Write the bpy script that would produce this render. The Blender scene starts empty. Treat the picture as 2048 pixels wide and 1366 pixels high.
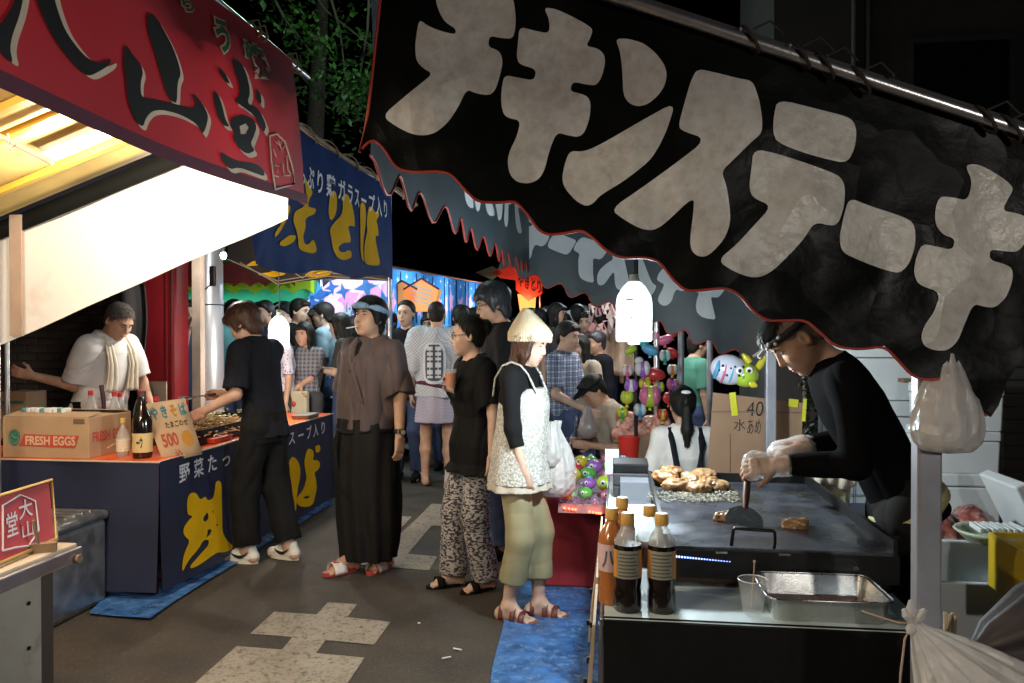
import bpy, bmesh, math, random
import numpy as np
from mathutils import Vector, Matrix
from mathutils.geometry import tessellate_polygon
random.seed(7)
SC = bpy.context.scene
COL = SC.collection
R = math.radians

# ---------------------------------------------------------------- camera
FPX, CX, CY = 1593.0, 1024.0, 683.0        # focal length and centre, in pixels of the 2048 px photograph
YAW, PITCH, CAMZ = R(7.37), R(0.54), 1.5
cam_d = bpy.data.cameras.new('camera'); cam = bpy.data.objects.new('camera', cam_d); COL.objects.link(cam)
cam.location = (0, 0, CAMZ); cam.rotation_euler = (math.pi / 2 - PITCH, 0, YAW)
cam_d.sensor_width = 36; cam_d.lens = 36 * FPX / 2048; cam_d.clip_start = 0.05; cam_d.clip_end = 500
SC.camera = cam
SC.render.resolution_x, SC.render.resolution_y = 1024, 683
# ---------------------------------------------------------------- night sky, moonlight, exposure
world = bpy.data.worlds.new('World'); SC.world = world; world.use_nodes = True
wn = world.node_tree; wn.nodes.clear()
sky = wn.nodes.new('ShaderNodeTexSky'); sky.sky_type = 'NISHITA'; sky.sun_disc = False
sky.sun_elevation = R(-6); sky.sun_rotation = R(200)
bg = wn.nodes.new('ShaderNodeBackground'); bg.inputs[1].default_value = 0.05
wo = wn.nodes.new('ShaderNodeOutputWorld')
wn.links.new(sky.outputs[0], bg.inputs[0]); wn.links.new(bg.outputs[0], wo.inputs[0])
moon_d = bpy.data.lights.new('moonlight', 'SUN'); moon_d.energy = 0.004; moon_d.angle = R(0.5); moon_d.color = (.8, .88, 1); moon = bpy.data.objects.new('moonlight', moon_d); COL.objects.link(moon); moon.rotation_euler = (R(40), 0, R(200))
SC.view_settings.view_transform = 'Standard'; SC.view_settings.look = 'None'
SC.view_settings.exposure = 0.0; SC.view_settings.gamma = 1.0; SC.view_settings.use_curve_mapping = False
SC.cycles.use_denoising = True
SC.cycles.max_bounces = 6; SC.cycles.diffuse_bounces = 3; SC.cycles.glossy_bounces = 3
SC.cycles.transmission_bounces = 6; SC.cycles.transparent_max_bounces = 8
SC.cycles.sample_clamp_indirect = 4.0

def lamp(kind, name, loc, power, col=(1, 1, 1), size=0.05, size_y=None, rot=(0, 0, 0), spot=None):
    d = bpy.data.lights.new(name, kind); d.energy = power; d.color = col
    if kind == 'AREA':
        d.shape = 'RECTANGLE' if size_y else 'SQUARE'; d.size = size
        if size_y: d.size_y = size_y
    elif kind in ('POINT', 'SPOT'):
        d.shadow_soft_size = size
        if spot: d.spot_size = R(spot); d.spot_blend = 0.5
    o = bpy.data.objects.new(name, d); COL.objects.link(o); o.location = loc; o.rotation_euler = rot
    return o

# ---------------------------------------------------------------- where a pixel of the photograph lies in the place
_cr, _sr, _cp, _sp = math.cos(YAW), math.sin(YAW), math.cos(PITCH), math.sin(PITCH)
def ray(u, v):
    x = (u - CX) / FPX; y = -(v - CY) / FPX
    f = _cp + y * _sp; z = y * _cp - _sp
    return Vector((x * _cr - f * _sr, x * _sr + f * _cr, z))
def at_y(u, v, Y): d = ray(u, v); return Vector((0, 0, CAMZ)) + d * (Y / d.y)
def at_x(u, v, X): d = ray(u, v); return Vector((0, 0, CAMZ)) + d * (X / d.x)
def at_z(u, v, Z=0.0): d = ray(u, v); return Vector((0, 0, CAMZ)) + d * ((Z - CAMZ) / d.z)

# ---------------------------------------------------------------- materials
def _n(nt, t, **kw):
    n = nt.nodes.new(t)
    for k, v in kw.items(): setattr(n, k, v)
    return n
def ramp(nt, src, stops):
    r = _n(nt, 'ShaderNodeValToRGB'); e = r.color_ramp.elements
    while len(e) < len(stops): e.new(0.5)
    for i, (p, c) in enumerate(stops):
        e[i].position = p; e[i].color = (c[0], c[1], c[2], 1) if hasattr(c, '__len__') else (c, c, c, 1)
    nt.links.new(src, r.inputs[0]); return r.outputs[0]
def mixc(nt, fac, a, b, mode='MIX'):
    m = _n(nt, 'ShaderNodeMix', data_type='RGBA', blend_type=mode)
    for s, v in ((m.inputs[0], fac), (m.inputs[6], a), (m.inputs[7], b)):
        if hasattr(v, 'links') or hasattr(v, 'is_linked'): nt.links.new(v, s)
        elif hasattr(v, '__len__'): s.default_value = (v[0], v[1], v[2], 1)
        else: s.default_value = v
    return m.outputs[2]
MATS = {}
def M(name, col, rough=0.6, metal=0.0, var=0.12, vs=6.0, bump=0.15, bs=90.0, transl=0.0, emit=0.0, ecol=None,
      dirt=None, ds=5.0, spec=0.5, sss=0.0, trans=0.0, coat=0.0, stretch=None, sheen=0.0, dcut=(0.55, 0.75), rvar=0.0, alpha=1.0):
    """A procedural surface: base colour with soft variation, fine bump, optional stains with a shape of their own."""
    if name in MATS: return MATS[name]
    m = bpy.data.materials.new(name); m.use_nodes = True; nt = m.node_tree
    b = nt.nodes['Principled BSDF']; out = nt.nodes['Material Output']
    tc = _n(nt, 'ShaderNodeTexCoord'); co = tc.outputs['Object']
    if stretch:
        mp = _n(nt, 'ShaderNodeMapping'); mp.inputs['Scale'].default_value = stretch
        nt.links.new(co, mp.inputs[0]); co = mp.outputs[0]
    n1 = _n(nt, 'ShaderNodeTexNoise'); n1.inputs['Scale'].default_value = vs; n1.inputs['Detail'].default_value = 5
    nt.links.new(co, n1.inputs['Vector'])
    lo = [max(0, c * (1 - var)) for c in col]; hi = [min(1, c * (1 + var)) for c in col]
    c = ramp(nt, n1.outputs[0], [(0.3, lo), (0.7, hi)])
    if dirt:
        n3 = _n(nt, 'ShaderNodeTexNoise'); n3.inputs['Scale'].default_value = ds; n3.inputs['Detail'].default_value = 8
        n3.inputs['Roughness'].default_value = 0.65
        nt.links.new(tc.outputs['Object'], n3.inputs['Vector'])
        f = ramp(nt, n3.outputs[0], [(dcut[0], 0.0), (dcut[1], 1.0)])
        c = mixc(nt, f, c, dirt)
    nt.links.new(c, b.inputs['Base Color'])
    b.inputs['Roughness'].default_value = rough; b.inputs['Metallic'].default_value = metal
    if rvar:
        rr = ramp(nt, n1.outputs[0], [(0.3, max(0.02, rough - rvar)), (0.7, min(1, rough + rvar))]); nt.links.new(rr, b.inputs['Roughness'])
    b.inputs['Specular IOR Level'].default_value = spec
    if coat: b.inputs['Coat Weight'].default_value = coat; b.inputs['Coat Roughness'].default_value = 0.1
    if sheen: b.inputs['Sheen Weight'].default_value = sheen
    if trans: b.inputs['Transmission Weight'].default_value = trans; b.inputs['IOR'].default_value = 1.3
    if alpha < 1: b.inputs['Alpha'].default_value = alpha
    if sss:
        b.inputs['Subsurface Weight'].default_value = sss; b.inputs['Subsurface Radius'].default_value = (0.01, 0.004, 0.002)
        b.inputs['Subsurface Scale'].default_value = 0.6
    if bump:
        n2 = _n(nt, 'ShaderNodeTexNoise'); n2.inputs['Scale'].default_value = bs; n2.inputs['Detail'].default_value = 4
        nt.links.new(co, n2.inputs['Vector'])
        bp = _n(nt, 'ShaderNodeBump'); bp.inputs['Strength'].default_value = bump; bp.inputs['Distance'].default_value = 0.004
        nt.links.new(n2.outputs[0], bp.inputs['Height']); nt.links.new(bp.outputs[0], b.inputs['Normal'])
    if emit:
        b.inputs['Emission Color'].default_value = (*(ecol or col), 1); b.inputs['Emission Strength'].default_value = emit
    if transl:
        t = _n(nt, 'ShaderNodeBsdfTranslucent'); nt.links.new(c, t.inputs[0])
        mx = _n(nt, 'ShaderNodeMixShader'); mx.inputs[0].default_value = transl
        nt.links.new(b.outputs[0], mx.inputs[1]); nt.links.new(t.outputs[0], mx.inputs[2]); nt.links.new(mx.outputs[0], out.inputs[0])
    MATS[name] = m; return m

def M_pattern(name, kind, a, b_, scale=20.0, rough=0.75, c3=None, transl=0.0):
    """Printed or woven cloth: plaid, small check, dots, ikat, lace, knit ribs."""
    if name in MATS: return MATS[name]
    m = M(name, a, rough=rough, bump=0.1, transl=transl); nt = m.node_tree; b = nt.nodes['Principled BSDF']
    tc = [n for n in nt.nodes if n.type == 'TEX_COORD'][0]; co = tc.outputs['Object']
    src = b.inputs['Base Color'].links[0].from_socket
    def stripes(axis, sc, cut, rot=0.0):
        mp = _n(nt, 'ShaderNodeMapping'); mp.inputs['Rotation'].default_value = (0, 0, rot); nt.links.new(co, mp.inputs[0])
        w = _n(nt, 'ShaderNodeTexWave', wave_type='BANDS', bands_direction=axis); w.inputs['Scale'].default_value = sc
        w.inputs['Distortion'].default_value = 0.6; w.inputs['Detail'].default_value = 1
        nt.links.new(mp.outputs[0], w.inputs['Vector']); return ramp(nt, w.outputs[0], [(cut, 0.0), (min(0.99, cut + 0.06), 1.0)])
    if kind == 'plaid':
        c = mixc(nt, stripes('X', scale, 0.78), src, b_); c = mixc(nt, stripes('Z', scale, 0.78), c, b_)
        if c3:
            c = mixc(nt, stripes('X', scale * 0.5, 0.93), c, c3); c = mixc(nt, stripes('Z', scale * 0.5, 0.93), c, c3)
    elif kind == 'check':
        ck = _n(nt, 'ShaderNodeTexChecker'); ck.inputs['Scale'].default_value = scale; nt.links.new(co, ck.inputs['Vector'])
        c = mixc(nt, ck.outputs['Fac'], src, b_)
    elif kind == 'dots':
        v = _n(nt, 'ShaderNodeTexVoronoi'); v.inputs['Scale'].default_value = scale; nt.links.new(co, v.inputs['Vector'])
        c = mixc(nt, ramp(nt, v.outputs['Distance'], [(0.26, 1.0), (0.32, 0.0)]), src, b_)
    elif kind == 'ikat':
        mp = _n(nt, 'ShaderNodeMapping'); mp.inputs['Scale'].default_value = (1, 1, 1.8); nt.links.new(co, mp.inputs[0])
        v = _n(nt, 'ShaderNodeTexVoronoi', distance='MANHATTAN', feature='DISTANCE_TO_EDGE') if False else _n(nt, 'ShaderNodeTexNoise')
        v.inputs['Scale'].default_value = scale; nt.links.new(mp.outputs[0], v.inputs['Vector']); v.inputs['Detail'].default_value = 2
        c = mixc(nt, ramp(nt, v.outputs[0], [(0.47, 0.0), (0.52, 1.0)]), src, b_)
    elif kind == 'lace':
        v = _n(nt, 'ShaderNodeTexVoronoi'); v.inputs['Scale'].default_value = scale; nt.links.new(co, v.inputs['Vector'])
        c = mixc(nt, ramp(nt, v.outputs['Distance'], [(0.35, 0.0), (0.6, 1.0)]), src, b_)
        bp = _n(nt, 'ShaderNodeBump'); bp.inputs['Strength'].default_value = 0.8; bp.inputs['Distance'].default_value = 0.006
        nt.links.new(v.outputs['Distance'], bp.inputs['Height']); nt.links.new(bp.outputs[0], b.inputs['Normal'])
    nt.links.new(c, b.inputs['Base Color'])
    for l in [l for l in nt.links if l.to_node.type == 'BSDF_TRANSLUCENT']: nt.links.new(c, l.to_socket)
    return m

# ---------------------------------------------------------------- mesh builder
class MB:
    def __init__(s): s.v = []; s.f = []; s.mi = []; s.m = 0; s.sm = []; s.smooth = False
    def mat(s, i): s.m = i; return s
    def add(s, vs, fs, smooth=None):
        o = len(s.v); s.v.extend([tuple(x) for x in vs]); sm = s.smooth if smooth is None else smooth
        for f in fs: s.f.append([o + i for i in f]); s.mi.append(s.m); s.sm.append(sm)
        return s
    def box(s, c, d, rz=0.0, rot=None, taper=1.0, bev=0.0):
        Mx = rot if rot is not None else Matrix.Rotation(rz, 3, 'Z'); c = Vector(c); hx, hy, hz = d[0] / 2, d[1] / 2, d[2] / 2
        if bev:
            b = min(bev, hx * .9, hy * .9, hz * .9); bm = bmesh.new(); bmesh.ops.create_cube(bm, size=1)
            for q in bm.verts: q.co = Vector((q.co.x * d[0], q.co.y * d[1], q.co.z * d[2])); q.co.x *= taper if q.co.z < 0 else 1; q.co.y *= taper if q.co.z < 0 else 1
            bmesh.ops.bevel(bm, geom=bm.edges[:], offset=b, segments=2, affect='EDGES', profile=0.5)
            bm.verts.index_update(); vs = [Mx @ q.co + c for q in bm.verts]; fs = [[q.index for q in f.verts] for f in bm.faces]; bm.free()
            return s.add(vs, fs)
        vs = [Mx @ Vector((x * hx * (taper if z < 0 else 1), y * hy * (taper if z < 0 else 1), z * hz)) + c for z in (-1, 1) for y in (-1, 1) for x in (-1, 1)]
        return s.add(vs, [(0, 2, 3, 1), (4, 5, 7, 6), (0, 1, 5, 4), (1, 3, 7, 5), (3, 2, 6, 7), (2, 0, 4, 6)])
    def cyl(s, a, b, r0, r1=None, n=12, cap=True, smooth=True):
        a, b = Vector(a), Vector(b); r1 = r0 if r1 is None else r1; d = (b - a).normalized(); q = d.to_track_quat('Z', 'Y')
        vs = [q @ Vector((math.cos(2 * math.pi * i / n) * r, math.sin(2 * math.pi * i / n) * r, 0)) + p for p, r in ((a, r0), (b, r1)) for i in range(n)]
        s.add(vs, [(i, (i + 1) % n, n + (i + 1) % n, n + i) for i in range(n)], smooth)
        if cap: s.add(vs, [list(range(n))[::-1], list(range(n, 2 * n))], False)
        return s
    def tube(s, pts, r, n=8, smooth=True, rs=None):
        pts = [Vector(p) for p in pts]; up = Vector((0, 0, 1)); rings = []
        for i, p in enumerate(pts):
            t = (pts[min(i + 1, len(pts) - 1)] - pts[max(i - 1, 0)]).normalized()
            x = t.cross(up) if abs(t.dot(up)) < 0.98 else t.cross(Vector((1, 0, 0))); x.normalize(); y = t.cross(x).normalized()
            rr = rs[i] if rs else r
            rings.append([p + x * math.cos(2 * math.pi * k / n) * rr + y * math.sin(2 * math.pi * k / n) * rr for k in range(n)])
        vs = [q for rg in rings for q in rg]; L = len(pts)
        fs = [(i * n + k, i * n + (k + 1) % n, (i + 1) * n + (k + 1) % n, (i + 1) * n + k) for i in range(L - 1) for k in range(n)]
        s.add(vs, fs, smooth); s.add(vs, [list(range(n)), list(range((L - 1) * n, L * n))[::-1]], False); return s
    def lathe(s, c, prof, n=20, sx=1.0, sy=1.0, smooth=True, sq=0.0, rz=0.0):
        """Revolved profile [(radius, z)]; sq > 0 squares the section (bottles, jugs)."""
        c = Vector(c); vs = []
        for r, z in prof:
            for k in range(n):
                a = 2 * math.pi * k / n; ca, sa = math.cos(a), math.sin(a)
                e = 1.0 / max(abs(ca), abs(sa)); f = 1 + sq * (min(e, 1.25) - 1)
                x, y = r * ca * f * sx, r * sa * f * sy
                vs.append(c + Vector((x * math.cos(rz) - y * math.sin(rz), x * math.sin(rz) + y * math.cos(rz), z)))
        L = len(prof)
        s.add(vs, [(i * n + k, i * n + (k + 1) % n, (i + 1) * n + (k + 1) % n, (i + 1) * n + k) for i in range(L - 1) for k in range(n)], smooth)
        if prof[0][0] > 1e-4: s.add(vs, [list(range(n))[::-1]], False)
        if prof[-1][0] > 1e-4: s.add(vs, [list(range((L - 1) * n, L * n))], False)
        return s
    def ell(s, c, r, n=14, m=9, rot=None, noise=0.0, seed=0):
        c = Vector(c); rnd = random.Random(seed); vs = []; rr = r if hasattr(r, '__len__') else (r, r, r)
        for i in range(m + 1):
            th = math.pi * i / m
            for k in range(n):
                a = 2 * math.pi * k / n; j = 1 + noise * (rnd.random() - .5) * 2
                p = Vector((math.sin(th) * math.cos(a) * rr[0], math.sin(th) * math.sin(a) * rr[1], math.cos(th) * rr[2])) * j
                vs.append((rot @ p if rot is not None else p) + c)
        return s.add(vs, [(i * n + k, (i + 1) * n + k, (i + 1) * n + (k + 1) % n, i * n + (k + 1) % n) for i in range(m) for k in range(n)], True)
    def grid(s, fn, nu, nv, smooth=True):
        vs = [fn(i / nu, j / nv) for j in range(nv + 1) for i in range(nu + 1)]; w = nu + 1
        return s.add(vs, [(j * w + i, j * w + i + 1, (j + 1) * w + i + 1, (j + 1) * w + i) for j in range(nv) for i in range(nu)], smooth)
    def poly(s, pts): return s.add(pts, [list(range(len(pts)))])

ORG = {}
def link(o, parent=None):
    COL.objects.link(o)
    if parent is not None:
        o.parent = parent; base = ORG.get(parent.name, Vector((0, 0, 0)))
        o.location = -base; ORG[o.name] = Vector((0, 0, 0)) if False else Vector((0, 0, 0))
    return o
def obj(name, mb, mats, parent=None, solid=0.0):
    me = bpy.data.meshes.new(name); me.from_pydata(mb.v, [], mb.f)
    for m in (mats if isinstance(mats, (list, tuple)) else [mats]): me.materials.append(m)
    me.polygons.foreach_set('material_index', mb.mi); me.polygons.foreach_set('use_smooth', mb.sm); me.update()
    o = bpy.data.objects.new(name, me); COL.objects.link(o); ORG[o.name] = Vector((0, 0, 0))
    if parent is not None: o.parent = parent; o.location = -ORG[parent.name]
    if solid:
        md = o.modifiers.new('thickness', 'SOLIDIFY'); md.thickness = solid; md.offset = -1
    return o
def tag(o, label=None, cat=None, group=None, kind=None):
    if label: o['label'] = label
    if cat: o['category'] = cat
    if group: o['group'] = group
    if kind: o['kind'] = kind
    return o
def thing(name, label, cat, loc=(0, 0, 0), group=None):
    o = bpy.data.objects.new(name, None); COL.objects.link(o); o.location = loc; o.empty_display_size = 0.1
    ORG[o.name] = Vector(loc); return tag(o, label, cat, group)
def struct(name, mb, mats, label=None): o = obj(name, mb, mats); o['kind'] = 'structure'; return o
def copy_thing(o, loc, rz=0.0, label=None, parent=None, scale=None):
    c = o.copy(); COL.objects.link(c)
    if parent is None:
        c.location = loc; c.rotation_euler = (0, 0, rz)
        if label: c['label'] = label
        if scale: c.scale = scale
    else: c.parent = parent
    for ch in list(o.children): copy_thing(ch, None, parent=c)
    return c

# ---------------------------------------------------------------- cut cloth and flat print that follow a surface
def chaikin(p, n=2):
    p = [Vector(q) for q in p]
    for _ in range(n):
        o = []
        for i in range(len(p)):
            a, b = p[i], p[(i + 1) % len(p)]; o += [a * .78 + b * .22, a * .22 + b * .78]
        p = o
    return p
def surf(mb, loops, fmap, step=0.12, smooth=True):
    """Triangulate flat outlines (first one the outside, the rest holes), cut along a grid and lay on the surface fmap(s, t)."""
    L = [[Vector((q[0], q[1], 0)) for q in lp] for lp in loops]; flat = [q for lp in L for q in lp]
    bm = bmesh.new(); bv = [bm.verts.new(q) for q in flat]
    for t in tessellate_polygon(L):
        try: bm.faces.new([bv[i] for i in t])
        except ValueError: pass
    for ax in (0, 1):
        lo = min(q[ax] for q in flat); hi = max(q[ax] for q in flat); k = math.floor(lo / step) + 1
        no = Vector((1, 0, 0)) if ax == 0 else Vector((0, 1, 0))
        while k * step < hi:
            bmesh.ops.bisect_plane(bm, geom=bm.verts[:] + bm.edges[:] + bm.faces[:], dist=1e-6, plane_co=no * (k * step), plane_no=no); k += 1
    bm.verts.index_update(); bm.normal_update()
    vs = [fmap(q.co.x, q.co.y) for q in bm.verts]; fs = [[q.index for q in f.verts] for f in bm.faces]; bm.free()
    return mb.add(vs, fs, smooth)
_TX = {}
def text2d(body, bold=0.0):
    """Outline glyphs of the built-in font as flat triangles; (verts, faces, width, height)."""
    k = (body, bold)
    if k not in _TX:
        c = bpy.data.curves.new('glyphs', 'FONT'); c.body = body; c.offset = bold; c.resolution_u = 3
        o = bpy.data.objects.new('glyphs', c); COL.objects.link(o); me = bpy.data.meshes.new_from_object(o)
        vs = [Vector(v.co) for v in me.vertices]; fs = [list(p.vertices) for p in me.polygons]
        bpy.data.objects.remove(o); bpy.data.curves.remove(c); bpy.data.meshes.remove(me)
        x0 = min(v.x for v in vs); y0 = min(v.y for v in vs); x1 = max(v.x for v in vs); y1 = max(v.y for v in vs)
        _TX[k] = ([Vector((v.x - x0, v.y - y0, 0)) for v in vs], fs, x1 - x0, y1 - y0, x0, y0)
    return _TX[k]
def text_on(mb, body, fmap, s0, s1, t0, t1, bold=0.0, slant=0.0):
    """Write body across the rectangle s0..s1, t0 (top) .. t1 (bottom) of the surface fmap(s, t)."""
    vs, fs, w, h, x0, y0 = text2d(body, bold)
    if len(body) == 1 and body not in 'A0':      # keep a single glyph's own place in its em square
        s1_ = s1; return mb.add([fmap(s0 + (s1_ - s0) * (v.x + x0), t1 + (t0 - t1) * (v.y + y0 + .10)) for v in vs], fs, False)
    mb.add([fmap(s0 + (s1 - s0) * (v.x + slant * v.y) / (w + slant * h), t1 + (t0 - t1) * v.y / h) for v in vs], fs, False); return mb
def zoom(pts, ox, oy, s): return [(ox + x / s, oy + y / s) for x, y in pts]
def waves(seed, amp, fx, fy, n=4):
    rr = random.Random(seed); T = [(rr.uniform(.5, 1.4) * fx * rr.choice((-1, 1)), rr.uniform(.3, 1.2) * fy, rr.uniform(0, 6.3), rr.uniform(.4, 1)) for _ in range(n)]
    return lambda s, t: amp / n * 2 * sum(a * math.sin(x * s + y * t + p) for x, y, p, a in T)
# ---------------------------------------------------------------- people: one continuous skin grown from a distance field
def smin(a, b, k):
    h = np.maximum(k - np.abs(a - b), 0) / k
    return np.minimum(a, b) - h * h * (k * .25)
def nets(D, o, h):
    """Naive surface nets of the zero level of D."""
    ins = D < 0; c = np.zeros(tuple(n - 1 for n in D.shape), np.int8)
    for dx in (0, 1):
        for dy in (0, 1):
            for dz in (0, 1): c += ins[dx:D.shape[0] - 1 + dx, dy:D.shape[1] - 1 + dy, dz:D.shape[2] - 1 + dz]
    I = np.argwhere((c > 0) & (c < 8)); idx = np.full(c.shape, -1, np.int64); idx[I[:, 0], I[:, 1], I[:, 2]] = np.arange(len(I))
    acc = np.zeros((len(I), 3)); cnt = np.zeros(len(I)); cs = [(x, y, z) for x in (0, 1) for y in (0, 1) for z in (0, 1)]
    val = {q: D[I[:, 0] + q[0], I[:, 1] + q[1], I[:, 2] + q[2]] for q in cs}
    for q in cs:
        for ax in range(3):
            if q[ax] == 0:
                r = list(q); r[ax] = 1; r = tuple(r); a, b = val[q], val[r]; m = (a < 0) != (b < 0)
                t = np.where(m, a / np.where(m, a - b, 1), 0); p = np.tile(np.array(q, float), (len(I), 1)); p[:, ax] = t
                acc[m] += p[m]; cnt[m] += 1
    V = (I + acc / cnt[:, None]) * h + o
    F = []
    for ax in range(3):
        b, d = (ax + 1) % 3, (ax + 2) % 3; sl0 = [slice(1, -1)] * 3; sl0[ax] = slice(0, -1); sl1 = list(sl0); sl1[ax] = slice(1, None)
        A = ins[tuple(sl0)]; B = ins[tuple(sl1)]
        for flip, m in ((False, A & ~B), (True, ~A & B)):
            E = np.argwhere(m)
            if not len(E): continue
            e = E.copy(); e[:, b] += 1; e[:, d] += 1
            q = []
            for db, dd in ((-1, -1), (0, -1), (0, 0), (-1, 0)):
                g = e.copy(); g[:, b] += db; g[:, d] += dd; q.append(idx[g[:, 0], g[:, 1], g[:, 2]])
            q = np.stack(q, 1); F.append(q[:, ::-1] if flip else q)
    F = np.concatenate(F); return V, F[(F >= 0).all(1)]
class Field:
    def __init__(s, h): s.h = h; s.P = []
    def add(s, fn, lo, hi, k=.02, op=0): s.P.append((fn, np.array(lo, float), np.array(hi, float), k, op)); return s
    def rc(s, a, b, r0, r1=None, k=.02, op=0, clip=None):
        a, b = np.array(a, float), np.array(b, float); r1 = r0 if r1 is None else r1; d = b - a; L = float(d @ d) + 1e-12; rm = max(r0, r1)
        def fn(x, y, z):
            px, py, pz = x - a[0], y - a[1], z - a[2]; t = np.clip((px * d[0] + py * d[1] + pz * d[2]) / L, 0, 1)
            r = np.sqrt((px - t * d[0]) ** 2 + (py - t * d[1]) ** 2 + (pz - t * d[2]) ** 2) - (r0 + (r1 - r0) * t)
            if clip is not None: r = np.maximum(r, (x - clip[0][0]) * clip[1][0] + (y - clip[0][1]) * clip[1][1] + (z - clip[0][2]) * clip[1][2])
            return r
        return s.add(fn, np.minimum(a, b) - rm, np.maximum(a, b) + rm, k, op)
    def el(s, c, r, ax, k=.02, op=0, clips=()):
        """Ellipsoid about c with axes ax (rows = right, forward, up)."""
        c = np.array(c, float); A = np.array(ax, float); r = np.array(r, float); rm = np.sqrt(((A.T * r) ** 2).sum(1))
        def fn(x, y, z):
            px, py, pz = x - c[0], y - c[1], z - c[2]; q = [px * A[i, 0] + py * A[i, 1] + pz * A[i, 2] for i in range(3)]
            k0 = np.sqrt(sum((q[i] / r[i]) ** 2 for i in range(3))); k1 = np.sqrt(sum((q[i] / r[i] ** 2) ** 2 for i in range(3))) + 1e-9
            d = k0 * (k0 - 1) / k1
            for p0, n in clips: d = np.maximum(d, (x - p0[0]) * n[0] + (y - p0[1]) * n[1] + (z - p0[2]) * n[2])
            return d
        return s.add(fn, c - rm, c + rm, k, op)
    def loft(s, o, ax, st, k=.02, op=0, ripple=None):
        """Stack of ellipses [(z, rx, ry, cx, cy)] in the frame (o, ax); ripple(angle, z) pleats it."""
        o = np.array(o, float); A = np.array(ax, float); st = sorted(st); Z = np.array([q[0] for q in st]); C = np.array([[q[1], q[2], q[3] if len(q) > 3 else 0, q[4] if len(q) > 4 else 0] for q in st])
        m = max(C[:, :2].max() + np.abs(C[:, 2:]).max(), 0.0); P0 = o + A[2] * Z[0]; P1 = o + A[2] * Z[-1]
        def fn(x, y, z):
            px, py, pz = x - o[0], y - o[1], z - o[2]; q = [px * A[i, 0] + py * A[i, 1] + pz * A[i, 2] for i in range(3)]
            rx, ry, cx, cy = [np.interp(q[2], Z, C[:, i]) for i in range(4)]
            X, Y = (q[0] - cx), (q[1] - cy); kk = np.sqrt((X / rx) ** 2 + (Y / ry) ** 2)
            d = (kk - 1) * np.minimum(rx, ry)
            if ripple is not None: d = d + ripple(np.arctan2(Y, X), q[2])
            return np.maximum(np.maximum(d, q[2] - Z[-1]), Z[0] - q[2])
        return s.add(fn, np.minimum(P0, P1) - m, np.maximum(P0, P1) + m, k, op)
    def mesh(s, disp=None):
        h = s.h; u = [p for p in s.P if p[4] == 0]; lo = np.min([p[1] for p in u], 0) - 4 * h; hi = np.max([p[2] for p in u], 0) + 4 * h
        n = np.ceil((hi - lo) / h).astype(int) + 1; D = np.full(n, 1.0, np.float32); ax = [lo[i] + h * np.arange(n[i]) for i in range(3)]
        for fn, a, b, k, op in s.P:
            pad = max(.03, k) + 2 * h; i0 = np.clip(np.floor((a - pad - lo) / h).astype(int), 0, n - 1); i1 = np.clip(np.ceil((b + pad - lo) / h).astype(int) + 1, 0, n)
            if (i1 <= i0).any(): continue
            sl = tuple(slice(i0[i], i1[i]) for i in range(3)); x = ax[0][sl[0]][:, None, None]; y = ax[1][sl[1]][None, :, None]; z = ax[2][sl[2]][None, None, :]
            d = fn(x, y, z).astype(np.float32)
            D[sl] = smin(D[sl], d, k) if op == 0 else -smin(-D[sl], d, k)
        if disp is not None: D = D + disp(ax[0][:, None, None], ax[1][None, :, None], ax[2][None, None, :]).astype(np.float32)
        D[0], D[-1], D[:, 0], D[:, -1], D[:, :, 0], D[:, :, -1] = 1, 1, 1, 1, 1, 1
        return nets(D, lo, h)
def np_obj(name, V, F, mat, parent):
    me = bpy.data.meshes.new(name); n = len(V); m = len(F); me.vertices.add(n); me.vertices.foreach_set('co', V.astype(np.float32).ravel())
    me.loops.add(m * 4); me.loops.foreach_set('vertex_index', F.astype(np.int32).ravel()); me.polygons.add(m)
    me.polygons.foreach_set('loop_start', np.arange(0, m * 4, 4, dtype=np.int32)); me.polygons.foreach_set('use_smooth', np.ones(m, bool))
    me.update(calc_edges=True); me.validate(); me.materials.append(mat); o = bpy.data.objects.new(name, me); COL.objects.link(o); ORG[o.name] = Vector((0, 0, 0))
    if parent is not None: o.parent = parent; o.location = -ORG[parent.name]
    return o
def folds(seed, amp, f=26.0, zf=.35, n=4):
    rr = np.random.RandomState(seed); W = rr.normal(size=(n, 3)); W /= np.linalg.norm(W, axis=1)[:, None]; W[:, 2] *= zf; ph = rr.uniform(0, 6.3, n); fr = f * rr.uniform(.6, 1.5, n)
    def g(x, y, z):
        w = .35 * np.sin(9 * z + 7 * x + ph[0]) + .3 * np.sin(13 * y - 8 * z + ph[1]); d = 0
        for i in range(n):
            q = np.sin(fr[i] * (W[i, 0] * x + W[i, 1] * y + W[i, 2] * z) + ph[i] + 2.2 * w); d = d + (q if i % 2 else 1.3 - 2.6 * np.sqrt(np.abs(q) + .02))
        return amp * d / n * 1.7
    return g
def strands(c, ax, amp=.0013, f=80):
    def g(x, y, z):
        a = np.arctan2((y - c[1]), (x - c[0])); return amp * (np.sin(f * .35 * a + 5 * np.sin(18 * z)) + .8 * np.sin(f * .8 * a + 30 * z + 2 * np.sin(25 * z)))
    return g
def ik(a, b, l1, l2, pole):
    a, b, pole = map(lambda q: np.array(q, float), (a, b, pole)); d = b - a; L = np.linalg.norm(d)
    if L > .995 * (l1 + l2): b = a + d / L * .995 * (l1 + l2); d = b - a; L = np.linalg.norm(d)
    u = d / L; x = (l1 * l1 - l2 * l2 + L * L) / (2 * L); h = math.sqrt(max(l1 * l1 - x * x, 0)); p = pole - u * (pole @ u); p /= np.linalg.norm(p) + 1e-9
    return a + u * x + p * h, b
SKIN = {}
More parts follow.
